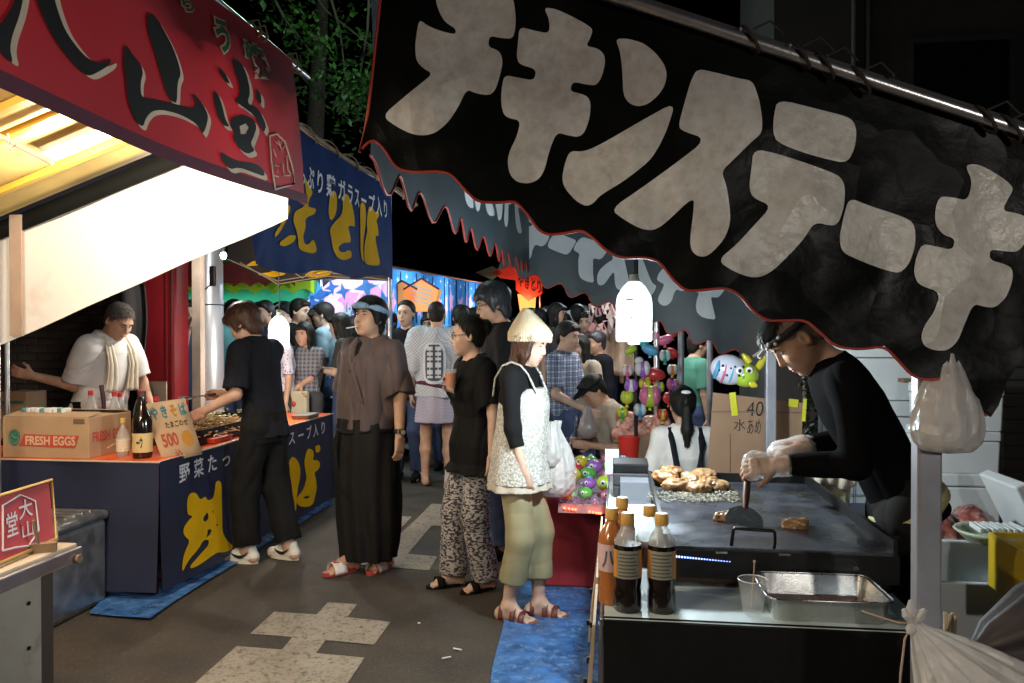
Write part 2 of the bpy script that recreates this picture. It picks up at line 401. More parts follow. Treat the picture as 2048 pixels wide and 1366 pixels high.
def skin(kind):
    c = {'pale': (.62, .43, .33), 'mid': (.52, .33, .23), 'tan': (.52, .32, .215), 'warm': (.58, .37, .265)}[kind]
    return M('skin_' + kind, c, rough=.52, var=.16, vs=11, bump=.25, bs=420, spec=.38, sss=.12, dirt=(c[0] * .92, c[1] * .70, c[2] * .66), ds=16, dcut=(.46, .70), rvar=.08)
HAIR_BLACK = M('black_hair', (.010, .009, .009), rough=.58, var=.3, vs=40, bump=.6, bs=220, stretch=(1, 1, .1), spec=.3)
HAIR_BROWN = M('brown_hair', (.075, .030, .016), rough=.5, var=.35, vs=40, bump=.3, bs=160, stretch=(1, 1, .15))
HAIR_GREY = M('dark_grey_hair', (.035, .037, .045), rough=.45, var=.3, vs=40, bump=.3, bs=160, stretch=(1, 1, .15))
class Person:
    """Poseable figure. Local axes: r = right, f = forward, z = up. Everything is laid out in metres for a 1.70 m adult and scaled."""
    def __init__(s, label, pos, heading, H=1.68, sex='m', skin_kind='mid', lean=0, head=(0, 0, 0), fat=1.0, belly=0.0, vox=.007, group=None, hipz=None, seat=False, side_lean=0, cat='person'):
        s.t = thing('person', label, cat, (pos[0], pos[1], 0), group); s.s = H / 1.70; s.h = vox; s.sex = sex; s.sk = skin(skin_kind); s.fat = fat; s.belly = belly
        a = R(heading); s.F = np.array([math.cos(a), math.sin(a), 0]); s.Rt = np.array([math.sin(a), -math.cos(a), 0]); s.U = np.array([0, 0, 1.]); s.B = np.array([pos[0], pos[1], pos[2] if len(pos) > 2 else 0.])
        s.ax = np.array([s.Rt, s.F, s.U]); l = R(lean); sl = R(side_lean)
        uu = s.U * math.cos(l) + s.F * math.sin(l); ff = s.F * math.cos(l) - s.U * math.sin(l); rr = s.Rt
        uu2 = uu * math.cos(sl) + rr * math.sin(sl); rr2 = rr * math.cos(sl) - uu * math.sin(sl)
        s.up = np.array([rr2, ff, uu2])
        s.pel = s.L(0, 0, hipz if hipz else .90)
        s.swid = .178 if sex == 'm' else .158
        # head frame
        yaw, pit, rol = [R(q) for q in head]
        tf = s.up[1] * math.cos(yaw) - s.up[0] * math.sin(yaw); tr = s.up[0] * math.cos(yaw) + s.up[1] * math.sin(yaw); tu = s.up[2]
        hf = tf * math.cos(pit) - tu * math.sin(pit); hu = tu * math.cos(pit) + tf * math.sin(pit); hr = tr * math.cos(rol) - hu * math.sin(rol); hu = hu * math.cos(rol) + tr * math.sin(rol)
        s.hax = np.array([hr, hf, hu]); s.neck0 = s.Uq(0, -.01, .53); s.neck1 = s.Uq(0, .012, .60); s.hc = s.neck1 + s.s * (hu * .095 + hf * .022)
        s.sh = {1: s.Uq(s.swid, 0, .495), -1: s.Uq(-s.swid, 0, .495)}; s.arm = {}; s.leg = {}; s.handinfo = {}
        s.skinF = Field(vox)
    def L(s, r, f, z): return s.B + s.s * (r * s.Rt + f * s.F + z * s.U)          # from the floor
    def Uq(s, r, f, z): return s.pel + s.s * (r * s.up[0] + f * s.up[1] + z * s.up[2])   # from the pelvis, leaning with the trunk
    def Hq(s, r, f, z): return s.hc + s.s * (r * s.hax[0] + f * s.hax[1] + z * s.hax[2])
    def arms(s, right=None, left=None, rp=(.3, -.6, -.5), lp=(-.3, -.6, -.5), world=False):
        for sd, tgt, pole in ((1, right, rp), (-1, left, lp)):
            if tgt is None: tgt = s.L(sd * .24, .03, .80)
            elif not isinstance(tgt, Vector): tgt = s.L(*tgt)
            pw = pole[0] * s.Rt + pole[1] * s.F + pole[2] * s.U
            e, w = ik(s.sh[sd], tgt, .285 * s.s, .25 * s.s, pw); s.arm[sd] = (s.sh[sd], e, w)
        return s
    def legs(s, right=(.10, .02), left=(-.10, .0), toe=(8, -8), lift=(0, 0), sitknee=None):
        for i, (sd, ft) in enumerate(((1, right), (-1, left))):
            hip = s.pel + s.s * (sd * .09 * s.Rt - .02 * s.U); an = s.L(ft[0], ft[1], .085 + lift[i])
            k, an = ik(hip, an, .403 * s.s, .403 * s.s, s.F + .12 * sd * s.Rt); ta = R(-toe[i]); d = s.F * math.cos(ta) + s.Rt * math.sin(-ta)
            s.leg[sd] = (hip, k, an, d)
        return s
    def torso_st(s, inf=0.0, z0=-.10, z1=.56, hem=None):
        f = s.fat; b = s.belly
        if s.sex == 'm': T = [(-.10, .150, .105), (.02, .163, .115), (.10, .155, .113), (.18, .150, .110), (.28, .160, .115), (.38, .172, .118), (.47, .168, .105), (.53, .115, .082), (.57, .065, .06)]
        else: T = [(-.10, .160, .115), (.02, .166, .118), (.10, .145, .105), (.19, .122, .092), (.28, .135, .100), (.36, .150, .118), (.44, .148, .098), (.52, .10, .075), (.57, .055, .055)]
        o = []
        for z, rx, ry in T:
            ff = f if z < .5 else 1 + (f - 1) * .4; bb = b * math.exp(-((z - .14) / .16) ** 2); o.append((z, rx * ff + inf + bb * .4, ry * ff + inf + bb * .5, 0, bb * .5))
        if hem is not None:
            base = [q for q in o if q[0] > hem[0]]; o = base + [(hem[0], hem[1], hem[2], 0, hem[3] if len(hem) > 3 else 0)]
        Z = s.s; return [(z * Z, rx * Z, ry * Z, cx * Z, cy * Z) for z, rx, ry, cx, cy in o]
    def body(s, hands=True, feet=True, curl=(22, 22), face=True, palm=None, hand_dir=None, trunk=True):
        F = s.skinF; S = s.s; g = s.fat ** .5
        if trunk: F.loft(s.pel, s.up, s.torso_st(), k=.04 * S)
        F.rc(s.sh[1] * .9 + s.sh[-1] * .1, s.sh[-1] * .9 + s.sh[1] * .1, .055 * S, k=.05)
        F.rc(s.neck0, s.neck1 + s.hax[2] * .05 * S, .056 * S * g, .050 * S * g if s.sex == 'm' else .044 * S, k=.03)
        for sd in s.arm:
            a, e, w = s.arm[sd]; m = 1.0 if s.sex == 'm' else .84
            F.rc(a, e, .052 * S * m * g, .038 * S * m * g, k=.03); F.rc(e, w, .040 * S * m * g, .027 * S * m, k=.02)
            if hands:
                d = (w - e) / np.linalg.norm(w - e)
                if hand_dir and hand_dir.get(sd) is not None: hd = hand_dir[sd]; d = hd[0] * s.Rt + hd[1] * s.F + hd[2] * s.U; d = d / np.linalg.norm(d)
                n = -sd * s.Rt if not palm or palm.get(sd) is None else palm[sd][0] * s.Rt + palm[sd][1] * s.F + palm[sd][2] * s.U
                s.hand(F, w, d, n, sd, curl[0 if sd == 1 else 1])
        for sd in s.leg:
            hp, k, an, d = s.leg[sd]; m = 1.0 if s.sex == 'm' else .95
            F.rc(hp, k, .082 * S * m * g, .055 * S * m, k=.03); F.rc(k, k * .62 + an * .38, .053 * S * m, .057 * S * m, k=.03); F.rc(k * .62 + an * .38, an, .055 * S * m, .036 * S * m, k=.03)
            if feet:
                gr = np.array([0, 0, 1.]); h0 = an - gr * (.05 * S) - d * (.045 * S); b = an - gr * (.06 * S) + d * (.10 * S); side = np.cross(d, gr)
                F.rc(an, h0, .034 * S, .032 * S, k=.02); F.rc(an + d * .01, b, .034 * S, .026 * S, k=.03); F.rc(h0, b, .030 * S, .024 * S, k=.03)
                for j in range(5):
                    q = b + side * ((j - 2) * .0165 * S) + d * (.03 - .006 * (abs(j - 1) if True else 0)) * S - gr * .008 * S
                    F.rc(b + side * ((j - 2) * .014 * S), q + d * .025 * S, .0115 * S, .0095 * S, k=.006)
        s.face(F) if face else F.el(s.hc, (.08 * S, .1 * S, .115 * S), s.hax)
        V, Q = F.mesh(); s.skin = np_obj('body', V, Q, s.sk, s.t); return s
    def hand(s, F, w, d, n, sd, curl):
        S = s.s * (1 if s.sex == 'm' else .92); n = n - d * (n @ d); n = n / (np.linalg.norm(n) + 1e-9); b = np.cross(d, n) * (1 if sd == 1 else -1); b = -b
        s.handinfo[sd] = (w + d * .085 * S + n * .03 * S, d, n, b)
        for q in (-.024, -.008, .008, .024): F.rc(w + d * .02 * S + b * q * .8 * S, w + d * .085 * S + b * q * S, .0145 * S, .0125 * S, k=.012)
        for j, (off, ln) in enumerate(((.029, .070), (.0095, .078), (-.0095, .072), (-.028, .056))):
            p = w + d * .086 * S + b * off * S; ang = R(curl * .6)
            for seg, fr in enumerate((.44, .32, .24)):
                dd = d * math.cos(ang) + n * math.sin(ang) + b * off * .6 / (1 + seg); q = p + dd * ln * fr * S
                F.rc(p, q, (.0088 - .0008 * seg) * S, (.0082 - .0009 * seg) * S, k=.005); p = q; ang += R(curl)
        p = w + d * .022 * S + b * .026 * S; dd = d * .62 + b * .62 + n * .42; dd /= np.linalg.norm(dd); q = p + dd * .042 * S; F.rc(p, q, .0135 * S, .0105 * S, k=.012)
        d2 = d * .85 + b * .15 + n * (.35 + curl / 120); d2 /= np.linalg.norm(d2); F.rc(q, q + d2 * .034 * S, .0102 * S, .0085 * S, k=.006)
    def face(s, F):
        S = s.s; f = s.sex == 'f'; A = s.hax; E = lambda c, r, k, op=0: F.el(s.Hq(*c), [q * S for q in r], A, k, op)
        E((0, -.012, .035), (.077, .094, .084), .02); E((0, .022, -.03), (.064 if f else .067, .068, .075), .03); E((0, .034, -.062), (.048 if f else .055, .052, .05), .03)
        E((0, .066, -.098), (.024, .02, .016), .02)                                     # chin
        E((-.034, .058, -.022), (.026, .024, .022), .025); E((.034, .058, -.022), (.026, .024, .022), .025)   # cheekbones
        F.rc(s.Hq(-.034, .074, .034), s.Hq(.034, .074, .034), .013 * S, k=.02)                  # brow
        for q in (-1, 1): E((q * .031, .098, .012), (.017, .013, .011), .014, 1)                # eye sockets
        F.rc(s.Hq(0, .087, .016), s.Hq(0, .103, -.022), .0075 * S, .0115 * S, k=.012)            # nose
        for q in (-1, 1): E((q * .011, .094, -.027), (.0095, .010, .008), .008)
        E((0, .083, -.056), (.024, .014, .008), .008); E((0, .081, -.070), (.020, .013, .008), .008)
        for q in (-1, 1):
            E((q * .078, -.008, -.004), (.010, .019, .031), .008); E((q * .084, -.002, .0), (.006, .010, .019), .006, 1)
    def features(s, open_eyes=True, lip=None, brow=(.02, .016, .014), look=0.0):
        """Eyes, brows and mouth as parts of their own."""
        S = s.s; A = s.hax; rot = Matrix((A[0], A[1], A[2])).transposed()
        for q in (-1, 1):
            mb = MB(); mb.mat(0).ell(s.Hq(q * .031, .0785, .0105), (.0145 * S, .008 * S, (.0062 if open_eyes else .0028) * S), 12, 8, rot)
            mb.mat(1).ell(s.Hq(q * .031 + look * .005, .0822, .0100), (.0068 * S, .0055 * S, (.0060 if open_eyes else .0022) * S), 10, 7, rot)
            obj('eye', mb, [M('eye_white', (.6, .55, .5), rough=.2, bump=0), M('dark_iris', (.01, .007, .005), rough=.15, bump=0)], s.t)
            mb = MB(); mb.tube([s.Hq(q * .015, .0905, .029), s.Hq(q * .030, .0895, .0345), s.Hq(q * .046, .079, .030)], .0035 * S, 6, rs=[.0038 * S, .004 * S, .002 * S]); obj('eyebrow', mb, M('brow_hair', brow, rough=.8, bump=0), s.t)
            mb = MB(); mb.tube([s.Hq(q * .017, .0845, .0125), s.Hq(q * .031, .0885, .0185 if open_eyes else .013), s.Hq(q * .046, .078, .0125)], .0018 * S, 5); obj('eyelid', mb, M('lash', (.015, .01, .01), rough=.7, bump=0), s.t)
        mb = MB(); mb.ell(s.Hq(0, .0915, -.0575), (.0215 * S, .0075 * S, .0048 * S), 12, 7, rot).ell(s.Hq(0, .0895, -.0675), (.018 * S, .0075 * S, .0055 * S), 12, 7, rot)
        obj('lips', mb, M('lips_' + ('f' if s.sex == 'f' else 'm'), lip or ((.42, .13, .11) if s.sex == 'f' else (.36, .17, .13)), rough=.4, bump=0), s.t); return s
    def hair(s, style, mat=HAIR_BLACK, vox=None, fringe=True):
        S = s.s; F = Field(vox or s.h); A = s.hax; n = np.array
        def cl(p, v): v = n(v, float); v /= np.linalg.norm(v); return (s.Hq(*p), v[0] * A[0] + v[1] * A[1] + v[2] * A[2])
        def cap(inf, hx=.0, line=((0, .066, .062), (0, .80, -.60)), extra=()):
            F.el(s.Hq(0, -.014, .037 + hx), [(.077 + inf) * S, (.094 + inf) * S, (.084 + inf) * S], A, k=.02, clips=[cl(*line)] + list(extra))
        if style == 'short':
            cap(.012, .004); F.el(s.Hq(0, -.055, -.02), [.066 * S, .054 * S, .075 * S], A, k=.02, clips=[cl((0, -.03, 0), (0, 1, -.25))])
            F.rc(s.Hq(-.045, .062, .088), s.Hq(.045, .068, .084), .022 * S, k=.02)
        elif style == 'crop':
            cap(.005, .002, ((0, .06, .07), (0, .78, -.62))); F.el(s.Hq(0, -.05, -.02), [.066 * S, .05 * S, .06 * S], A, k=.02, clips=[cl((0, -.035, 0), (0, 1, -.25))])
        elif style == 'undercut':
            F0 = Field(vox or s.h); F0.el(s.Hq(0, -.014, .039), [.0795 * S, .0965 * S, .0865 * S], A, k=.02, clips=[cl((0, .055, .05), (0, .80, -.55))]); F0.el(s.Hq(0, -.05, -.01), [.068 * S, .052 * S, .06 * S], A, k=.02, clips=[cl((0, -.035, 0), (0, 1, -.25))]); V, Q = F0.mesh(); np_obj('shaved_hair', V, Q, M('shaved_hair', (.22, .14, .105), rough=.8, bump=.4, bs=400), s.t)
            F.el(s.Hq(0, .010, .092), [.056 * S, .085 * S, .034 * S], A, k=.015)
        elif style in ('mop', 'bowl'):
            cap(.024, .008, ((0, .07, .052), (0, .82, -.56))); F.el(s.Hq(0, -.05, -.035), [.076 * S, .06 * S, .085 * S], A, k=.02, clips=[cl((0, -.02, 0), (0, 1, -.2))])
            for q in (-1, 1): F.rc(s.Hq(q * .078, .018, .05), s.Hq(q * .080, .022, -.022), .020 * S, .012 * S, k=.02)
            F.rc(s.Hq(-.055, .070, .075), s.Hq(.055, .074, .062), .026 * S, .024 * S, k=.02)
            if style == 'bowl': F.rc(s.Hq(-.06, .075, .05), s.Hq(.06, .078, .045), .020 * S, k=.02)
        elif style in ('bob', 'long', 'pony', 'bun'):
            cap(.014 if fringe else .007, .004 if fringe else -.004, ((0, .066, .060), (0, .86, -.50)))
            if style in ('bun', 'pony'): F.P.clear(); cap(.011, .006, ((0, .046, .072), (0, .86, -.50)))
            if style in ('bun', 'pony'): F.el(s.Hq(0, -.05, -.0), [.072 * S, .058 * S, .078 * S], A, k=.02, clips=[cl((0, -.022, 0), (0, 1, -.25))])
            if style == 'bun': F.el(s.Hq(0, -.115, .055), [.05 * S, .042 * S, .046 * S], A, k=.015)
            if style == 'pony':
                F.el(s.Hq(0, -.115, .03), [.026 * S, .03 * S, .028 * S], A, k=.015); b = s.hc - s.s * .135 * A[1]; dn = n([0, 0, -1.])
                F.rc(b + .02 * dn, b + .16 * dn * S - A[1] * .012, .030 * S, .034 * S, k=.02); F.rc(b + .16 * dn * S - A[1] * .012, b + .31 * dn * S, .034 * S, .014 * S, k=.02)
            if style in ('bob', 'long'):
                ln = -.135 if style == 'bob' else -.30
                for q in (-1, 1):
                    F.rc(s.Hq(q * .070, .030, .045), s.Hq(q * .074, .030, -.06), .024 * S, .022 * S, k=.025); F.rc(s.Hq(q * .074, .030, -.06), s.Hq(q * .062, .026, min(ln, -.135)), .022 * S, .014 * S, k=.02)
                    F.rc(s.Hq(q * .060, -.03, .02), s.Hq(q * .066, -.03, ln), .042 * S, .024 * S, k=.03)
                F.rc(s.Hq(0, -.06, .02), s.Hq(0, -.055, ln), .050 * S, .034 * S, k=.03); F.rc(s.Hq(-.05, .070, .078), s.Hq(.045, .078, .062), (.020 if fringe else .004) * S, k=.02)
        V, Q = F.mesh(strands(s.hc, A, .0004 if style == 'crop' else .0013)); ho = np_obj('hair', V, Q, mat, s.t)
        if s.h < .0085:          # loose strands break up the outline
            rg = np.random.RandomState(len(V) % 999); nv = len(ho.data.vertices); N = np.empty(nv * 3, np.float32); ho.data.vertices.foreach_get('normal', N); N = N.reshape(-1, 3)
            mb = MB(); pick = rg.choice(nv, 2400)
            for i in pick:
                p = Vector(V[i]); nn = Vector(N[i]); g = Vector((0, 0, -1)) + Vector(-s.hax[1]) * .25 + Vector(rg.normal(0, .22, 3)); tg = (g - nn * g.dot(nn)).normalized(); L = rg.uniform(.018, .05); wd = tg.cross(nn).normalized() * .0011; pts = [p + nn * .001, p + tg * L * .5 + nn * rg.uniform(.002, .006), p + tg * L + nn * rg.uniform(-.002, .006)]
                mb.add([pts[0] - wd, pts[0] + wd, pts[1] - wd * .8, pts[1] + wd * .8, pts[2]], [(0, 1, 3, 2), (2, 3, 4)], True)
            so = obj('hair_strands', mb, mat, s.t); so['kind'] = 'stuff'
        return s
    def top(s, mat, inf=.016, sleeve=1.0, hem=None, sr=(.064, .056), neck=.062, fold=.004, name='shirt', seed=1, fz=26, neckf=.03, arms=(1, -1), z1=None, vee=0.0, bust=0.0, h=None):
        """Shirt: sleeve 0..1 upper arm, 1..2 forearm; hem = (z, rx, ry[, forward]) in the trunk frame."""
        S = s.s; F = Field(h or s.h); st = s.torso_st(inf, hem=hem)
        if z1: st = [q for q in st if q[0] < z1 * S]
        F.loft(s.pel, s.up, st, k=.04)
        if bust:
            for q in (-1, 1): F.el(s.Uq(q * .062, .085, .36), [.058 * S, (.045 + bust) * S, .055 * S], s.up, k=.04)
        if sleeve > 0: F.rc(s.sh[1] * .93 + s.sh[-1] * .07, s.sh[-1] * .93 + s.sh[1] * .07, .060 * S + inf * .3, k=.05)
        for sd in arms:
            if sleeve <= 0: continue
            a, e, w = s.arm[sd]; g = s.fat ** .5 * (1 if s.sex == 'm' else .88); m0, m1 = sr[0] * S * g, sr[1] * S * g
            if sleeve <= 1:
                p = a + (e - a) * sleeve; d = (e - a) / np.linalg.norm(e - a); F.rc(a, e, m0, m1, k=.035, clip=(p, d))
            else:
                F.rc(a, e, m0, (m0 + m1) / 2, k=.035); p = e + (w - e) * (sleeve - 1); d = (w - e) / np.linalg.norm(w - e); F.rc(e, w, (m0 + m1) / 2, m1, k=.025, clip=(p, d))
        F.rc(s.neck0 - s.up[2] * .02 * S + s.up[1] * neckf * S * .4, s.neck1 + s.up[1] * neckf * S + s.up[2] * .08, neck * S, neck * S, k=.008, op=1)
        if vee: F.rc(s.Uq(0, .12, .53), s.Uq(0, .16, .53 - vee), .05 * S, .012 * S, k=.008, op=1)
        V, Q = F.mesh(folds(seed, fold, fz) if fold else None); s.shirt = np_obj(name, V, Q, mat, s.t); return s
    def trousers(s, mat, waist=.12, inf=.014, r=(.094, .072, .060), cuff=.10, fold=.004, name='trousers', seed=3, h=None, cuffs=None):
        S = s.s; F = Field(h or s.h); st = [q for q in s.torso_st(inf) if q[0] <= (waist + .02) * S]; F.loft(s.pel, s.ax, st, k=.03)
        for sd in s.leg:
            hp, k, an, d = s.leg[sd]; g = s.fat ** .5; q = an + (k - an) * min(1, max(0, ((cuffs[0 if sd == 1 else 1] if cuffs else cuff) - .085) / .40)); dn = (an - k) / np.linalg.norm(an - k)
            F.rc(hp, k, r[0] * S * g, r[1] * S, k=.035); F.rc(k, an, r[1] * S, r[2] * S, k=.03, clip=(q, dn))
        V, Q = F.mesh(folds(seed, fold, 30, .8) if fold else None); s.pants = np_obj(name, V, Q, mat, s.t); return s
    def skirt(s, mat, st, pleat=.006, np_=14, fold=.003, name='skirt', seed=4, h=None):
        """st = [(height above the floor, rx, ry, cx, cy)]"""
        S = s.s; F = Field(h or s.h); F.loft(s.B, s.ax, [(q[0] * S, q[1] * S, q[2] * S, (q[3] if len(q) > 3 else 0) * S, (q[4] if len(q) > 4 else 0) * S) for q in st], k=.01,
            ripple=(lambda a, z: pleat * np.sin(np_ * a + 2 * np.sin(3 * z)) * np.clip(1.4 - z, .2, 1)) if pleat else None)
        V, Q = F.mesh(folds(seed, fold, 22, .3) if fold else None); np_obj(name, V, Q, mat, s.t); return s
    def shoes(s, mat, sole=None, kind='sneaker', sd_only=None):
        S = s.s; gr = np.array([0, 0, 1.])
        for sd in s.leg:
            if sd_only and sd != sd_only: continue
            hp, k, an, d = s.leg[sd]; base = an - gr * (.085 * S); side = np.cross(d, gr); F = Field(min(s.h, .006)); hl = base - d * .055 * S; toe = base + d * .155 * S
            if kind == 'sneaker':
                F.rc(hl + d * .01 + gr * .040 * S, base + d * .06 * S + gr * .040 * S, .038 * S, .041 * S, k=.02); F.rc(base + d * .06 * S + gr * .040 * S, toe + gr * .030 * S, .041 * S, .033 * S, k=.02); F.rc(hl + d * .02 + gr * .06 * S, hl + d * .03 + gr * .095 * S, .034 * S, .034 * S, k=.015); F.rc(base + d * .02 * S + gr * .085 * S, base + d * .085 * S + gr * .058 * S, .030 * S, .026 * S, k=.02)
                F.add(lambda x, y, z: base[2] + .012 - z, (-9, -9, -9), (9, 9, 9), .004, 1) if False else None
                F.rc(an + gr * .015 * S, an + gr * .07 * S, .037 * S, .035 * S, k=.008, op=1)
                V, Q = F.mesh(); V[:, 2] = np.maximum(V[:, 2], base[2] + .012); u = np_obj('shoe', V, Q, mat, s.t)
                mb = MB(); N = 22; pts = []
                for j in range(N):
                    a = 2 * math.pi * j / N; ca, sa = math.cos(a), math.sin(a); rad = .041 + .006 * (ca > 0); pts.append(base + d * (.05 * S + ca * .128 * S) + side * sa * rad * S * (1 if abs(ca) < .8 else .9))
                mb.add([p for p in pts] + [p + gr * .028 * S for p in pts], [(j, (j + 1) % N, N + (j + 1) % N, N + j) for j in range(N)] + [list(range(N))[::-1], list(range(N, 2 * N))]); obj('sole', mb, sole or mat, u)
            else:
                mb = MB(); N = 22; pts = []
                for j in range(N):
                    a = 2 * math.pi * j / N; ca, sa = math.cos(a), math.sin(a); pts.append(base + d * (.052 * S + ca * .132 * S) + side * sa * (.043 + .005 * (ca > 0)) * S)
                T = .026 if kind == 'slide' else .02
                mb.add([p + gr * .001 for p in pts] + [p + gr * T * S for p in pts], [(j, (j + 1) % N, N + (j + 1) % N, N + j) for j in range(N)] + [list(range(N))[::-1], list(range(N, 2 * N))]); u = obj('sandal', mb, sole or mat, s.t)
                def strap(f0, w, hgt, rr):
                    m2 = MB()
                    def g(a, b): th = math.pi * a; q = base + d * (f0 + (b - .5) * w) * S + side * math.cos(th) * rr * S + gr * (.012 + math.sin(th) * hgt) * S; return q
                    m2.grid(g, 14, 3); obj('strap', m2, mat, u, solid=.004)
                if kind == 'slide': strap(.085, .085, .062, .052)
                elif kind == 'strappy': strap(.10, .035, .052, .050); strap(.045, .03, .072, .048); strap(-.03, .024, .085, .044)
                elif kind == 'mule': strap(.095, .05, .055, .050)
                elif kind == 'flip': strap(.10, .012, .05, .046)
        return s
# ================================================================ colours of the place
ASPHALT = M('asphalt', (.044, .035, .027), rough=.8, var=.3, vs=3, bump=.5, bs=220, dirt=(.028, .025, .023), ds=1.6, dcut=(.5, .72))
PAINT = M('worn_road_paint', (.27, .235, .19), rough=.8, var=.15, vs=5, bump=.3, bs=200, dirt=(.10, .082, .062), ds=26, dcut=(.53, .66))
TARP = M('blue_tarp', (.034, .12, .33), rough=.33, var=.45, vs=9, bump=1.0, bs=34, rvar=.14, dirt=(.10, .22, .42), ds=30, dcut=(.52, .62))
BLACKCLOTH = M('black_vinyl_cloth', (.0045, .005, .0045), rough=.36, var=.3, vs=5, bump=.7, bs=18, transl=.03, rvar=.08, spec=.07)
INSIDEW = M('white_print_inside', (.74, .79, .82), rough=.6, var=.06, vs=8, bump=.2, bs=20, transl=.2)
LINING = M('grey_banner_lining', (.036, .052, .064), rough=.5, var=.2, vs=4, bump=.4, bs=12, transl=.08)
LETTERW = M('grey_white_print', (.80, .785, .74), rough=.38, var=.10, vs=7, bump=.9, bs=30, transl=.22, dirt=(.58, .54, .47), ds=34, dcut=(.42, .74), rvar=.1)
REDCLOTH = M('red_banner_cloth', (.33, .014, .022), rough=.6, var=.10, vs=2, bump=.15, bs=40, transl=.05)
REDPIPE = M('red_piping', (.40, .035, .02), rough=.5, bump=0)
DARKBORDER = M('purple_hem', (.10, .018, .035), rough=.7, bump=.1)
INK = M('black_print', (.012, .010, .009), rough=.55, bump=.05, transl=.05)
CREAM = M('cream_print', (.66, .50, .36), rough=.6, bump=.05)
GREENINK = M('green_print', (.03, .12, .05), rough=.6, bump=0)
NAVY = M('navy_cloth', (.014, .019, .048), rough=.55, var=.2, vs=3, bump=.2, bs=30)
NAVYB = M('navy_banner_vinyl', (.014, .034, .12), rough=.55, var=.2, vs=3, bump=.7, bs=9, transl=.08, spec=.02)
YELLOW = M('yellow_print', (.80, .46, .010), rough=.7, spec=.05, var=.08, bump=.2, bs=20, transl=.15)
WHITEP = M('white_print', (.66, .66, .70), rough=.5, var=.05, bump=.05)
GALV = M('galvanised_steel', (.42, .44, .46), rough=.38, metal=.9, var=.2, vs=14, bump=.1, bs=120, rvar=.1)
STEEL = M('stainless_steel', (.56, .56, .55), rough=.26, metal=1.0, var=.1, vs=20, bump=.08, bs=200, rvar=.08)
PIPE = M('steel_pipe', (.50, .50, .52), rough=.30, metal=.85, var=.12, vs=18, bump=.1, bs=150)
POSTP = M('grey_painted_post', (.30, .31, .36), rough=.45, metal=.3, var=.12, vs=9, bump=.1, dirt=(.16, .10, .06), ds=9, dcut=(.66, .74))
BLACKM = M('black_iron', (.013, .013, .014), rough=.42, metal=.5, var=.4, vs=9, bump=.2, bs=60)
WOOD = M('old_wood', (.20, .125, .07), rough=.65, var=.3, vs=10, bump=.3, bs=60, stretch=(1, 1, .2))
CARD = M('cardboard', (.40, .265, .15), rough=.85, var=.08, vs=5, bump=.1, bs=50)
CARD2 = M('brown_cardboard', (.30, .185, .115), rough=.85, var=.10, vs=4, bump=.15, bs=40)
STYRO = M('styrofoam', (.68, .72, .74), rough=.75, var=.04, vs=5, bump=.25, bs=240)
ORANGE = M('orange_sheet', (.62, .085, .012), rough=.4, var=.12, vs=4, bump=.2, bs=20)
WHITECURTAIN = M('white_canvas', (.80, .765, .70), rough=.8, var=.05, vs=2, bump=.7, bs=5, transl=.3, dirt=(.52, .42, .32), ds=1.6, dcut=(.60, .85))
YROOF = M('yellow_roof_sheet', (.62, .46, .17), rough=.5, var=.25, vs=3, bump=.4, bs=7, transl=.15)
REDPANEL = M('red_painted_panel', (.17, .008, .012), rough=.35, var=.12, vs=2, bump=.05, bs=20)
ROPE = M('rope', (.28, .22, .15), rough=.9, bump=.3, bs=300)
DARKWALL = M('dark_wall', (.045, .04, .038), rough=.8, var=.3, vs=4, bump=.2)
BARK = M('bark', (.05, .04, .03), rough=.9, bump=.4, bs=40)
LEAF = M('leaf_green', (.045, .13, .022), rough=.5, var=.4, vs=3, bump=.1, transl=.3)

def speckle(m, amt, scale, lo, hi):
    nt = m.node_tree; b = nt.nodes['Principled BSDF']; src = b.inputs['Base Color'].links[0].from_socket; tc = [n for n in nt.nodes if n.type == 'TEX_COORD'][0]
    v = _n(nt, 'ShaderNodeTexVoronoi'); v.inputs['Scale'].default_value = scale; nt.links.new(tc.outputs['Object'], v.inputs['Vector'])
    sp_ = _n(nt, 'ShaderNodeSeparateColor'); nt.links.new(v.outputs['Color'], sp_.inputs[0])
    c = mixc(nt, ramp(nt, sp_.outputs[0], [(.84, 0.0), (.95, amt)]), src, hi); c = mixc(nt, ramp(nt, sp_.outputs[1], [(.80, 0.0), (.95, amt)]), c, lo); nt.links.new(c, b.inputs['Base Color'])
speckle(ASPHALT, .38, 150, (.016, .014, .012), (.11, .10, .085)); speckle(PAINT, .40, 90, (.06, .05, .04), (.36, .32, .27))
def crinkle(m, scale, dist):
    nt = m.node_tree; b = nt.nodes['Principled BSDF']; old = b.inputs['Normal'].links[0].from_socket; tc = [n for n in nt.nodes if n.type == 'TEX_COORD'][0]
    n0 = _n(nt, 'ShaderNodeTexNoise'); n0.inputs['Scale'].default_value = scale * .4; nt.links.new(tc.outputs['Object'], n0.inputs['Vector'])
    ad = _n(nt, 'ShaderNodeVectorMath', operation='MULTIPLY_ADD'); nt.links.new(n0.outputs['Color'], ad.inputs[0]); ad.inputs[1].default_value = (.10, .10, .10); nt.links.new(tc.outputs['Object'], ad.inputs[2])
    v = _n(nt, 'ShaderNodeTexVoronoi'); v.feature = 'F1'; v.inputs['Scale'].default_value = scale; nt.links.new(ad.outputs[0], v.inputs['Vector'])
    bp = _n(nt, 'ShaderNodeBump'); bp.inputs['Strength'].default_value = .9; bp.inputs['Distance'].default_value = dist; nt.links.new(v.outputs['Distance'], bp.inputs['Height']); nt.links.new(old, bp.inputs['Normal']); nt.links.new(bp.outputs[0], b.inputs['Normal'])
crinkle(LETTERW, 9, .012); crinkle(TARP, 16, .010); crinkle(BLACKCLOTH, 9, .008)
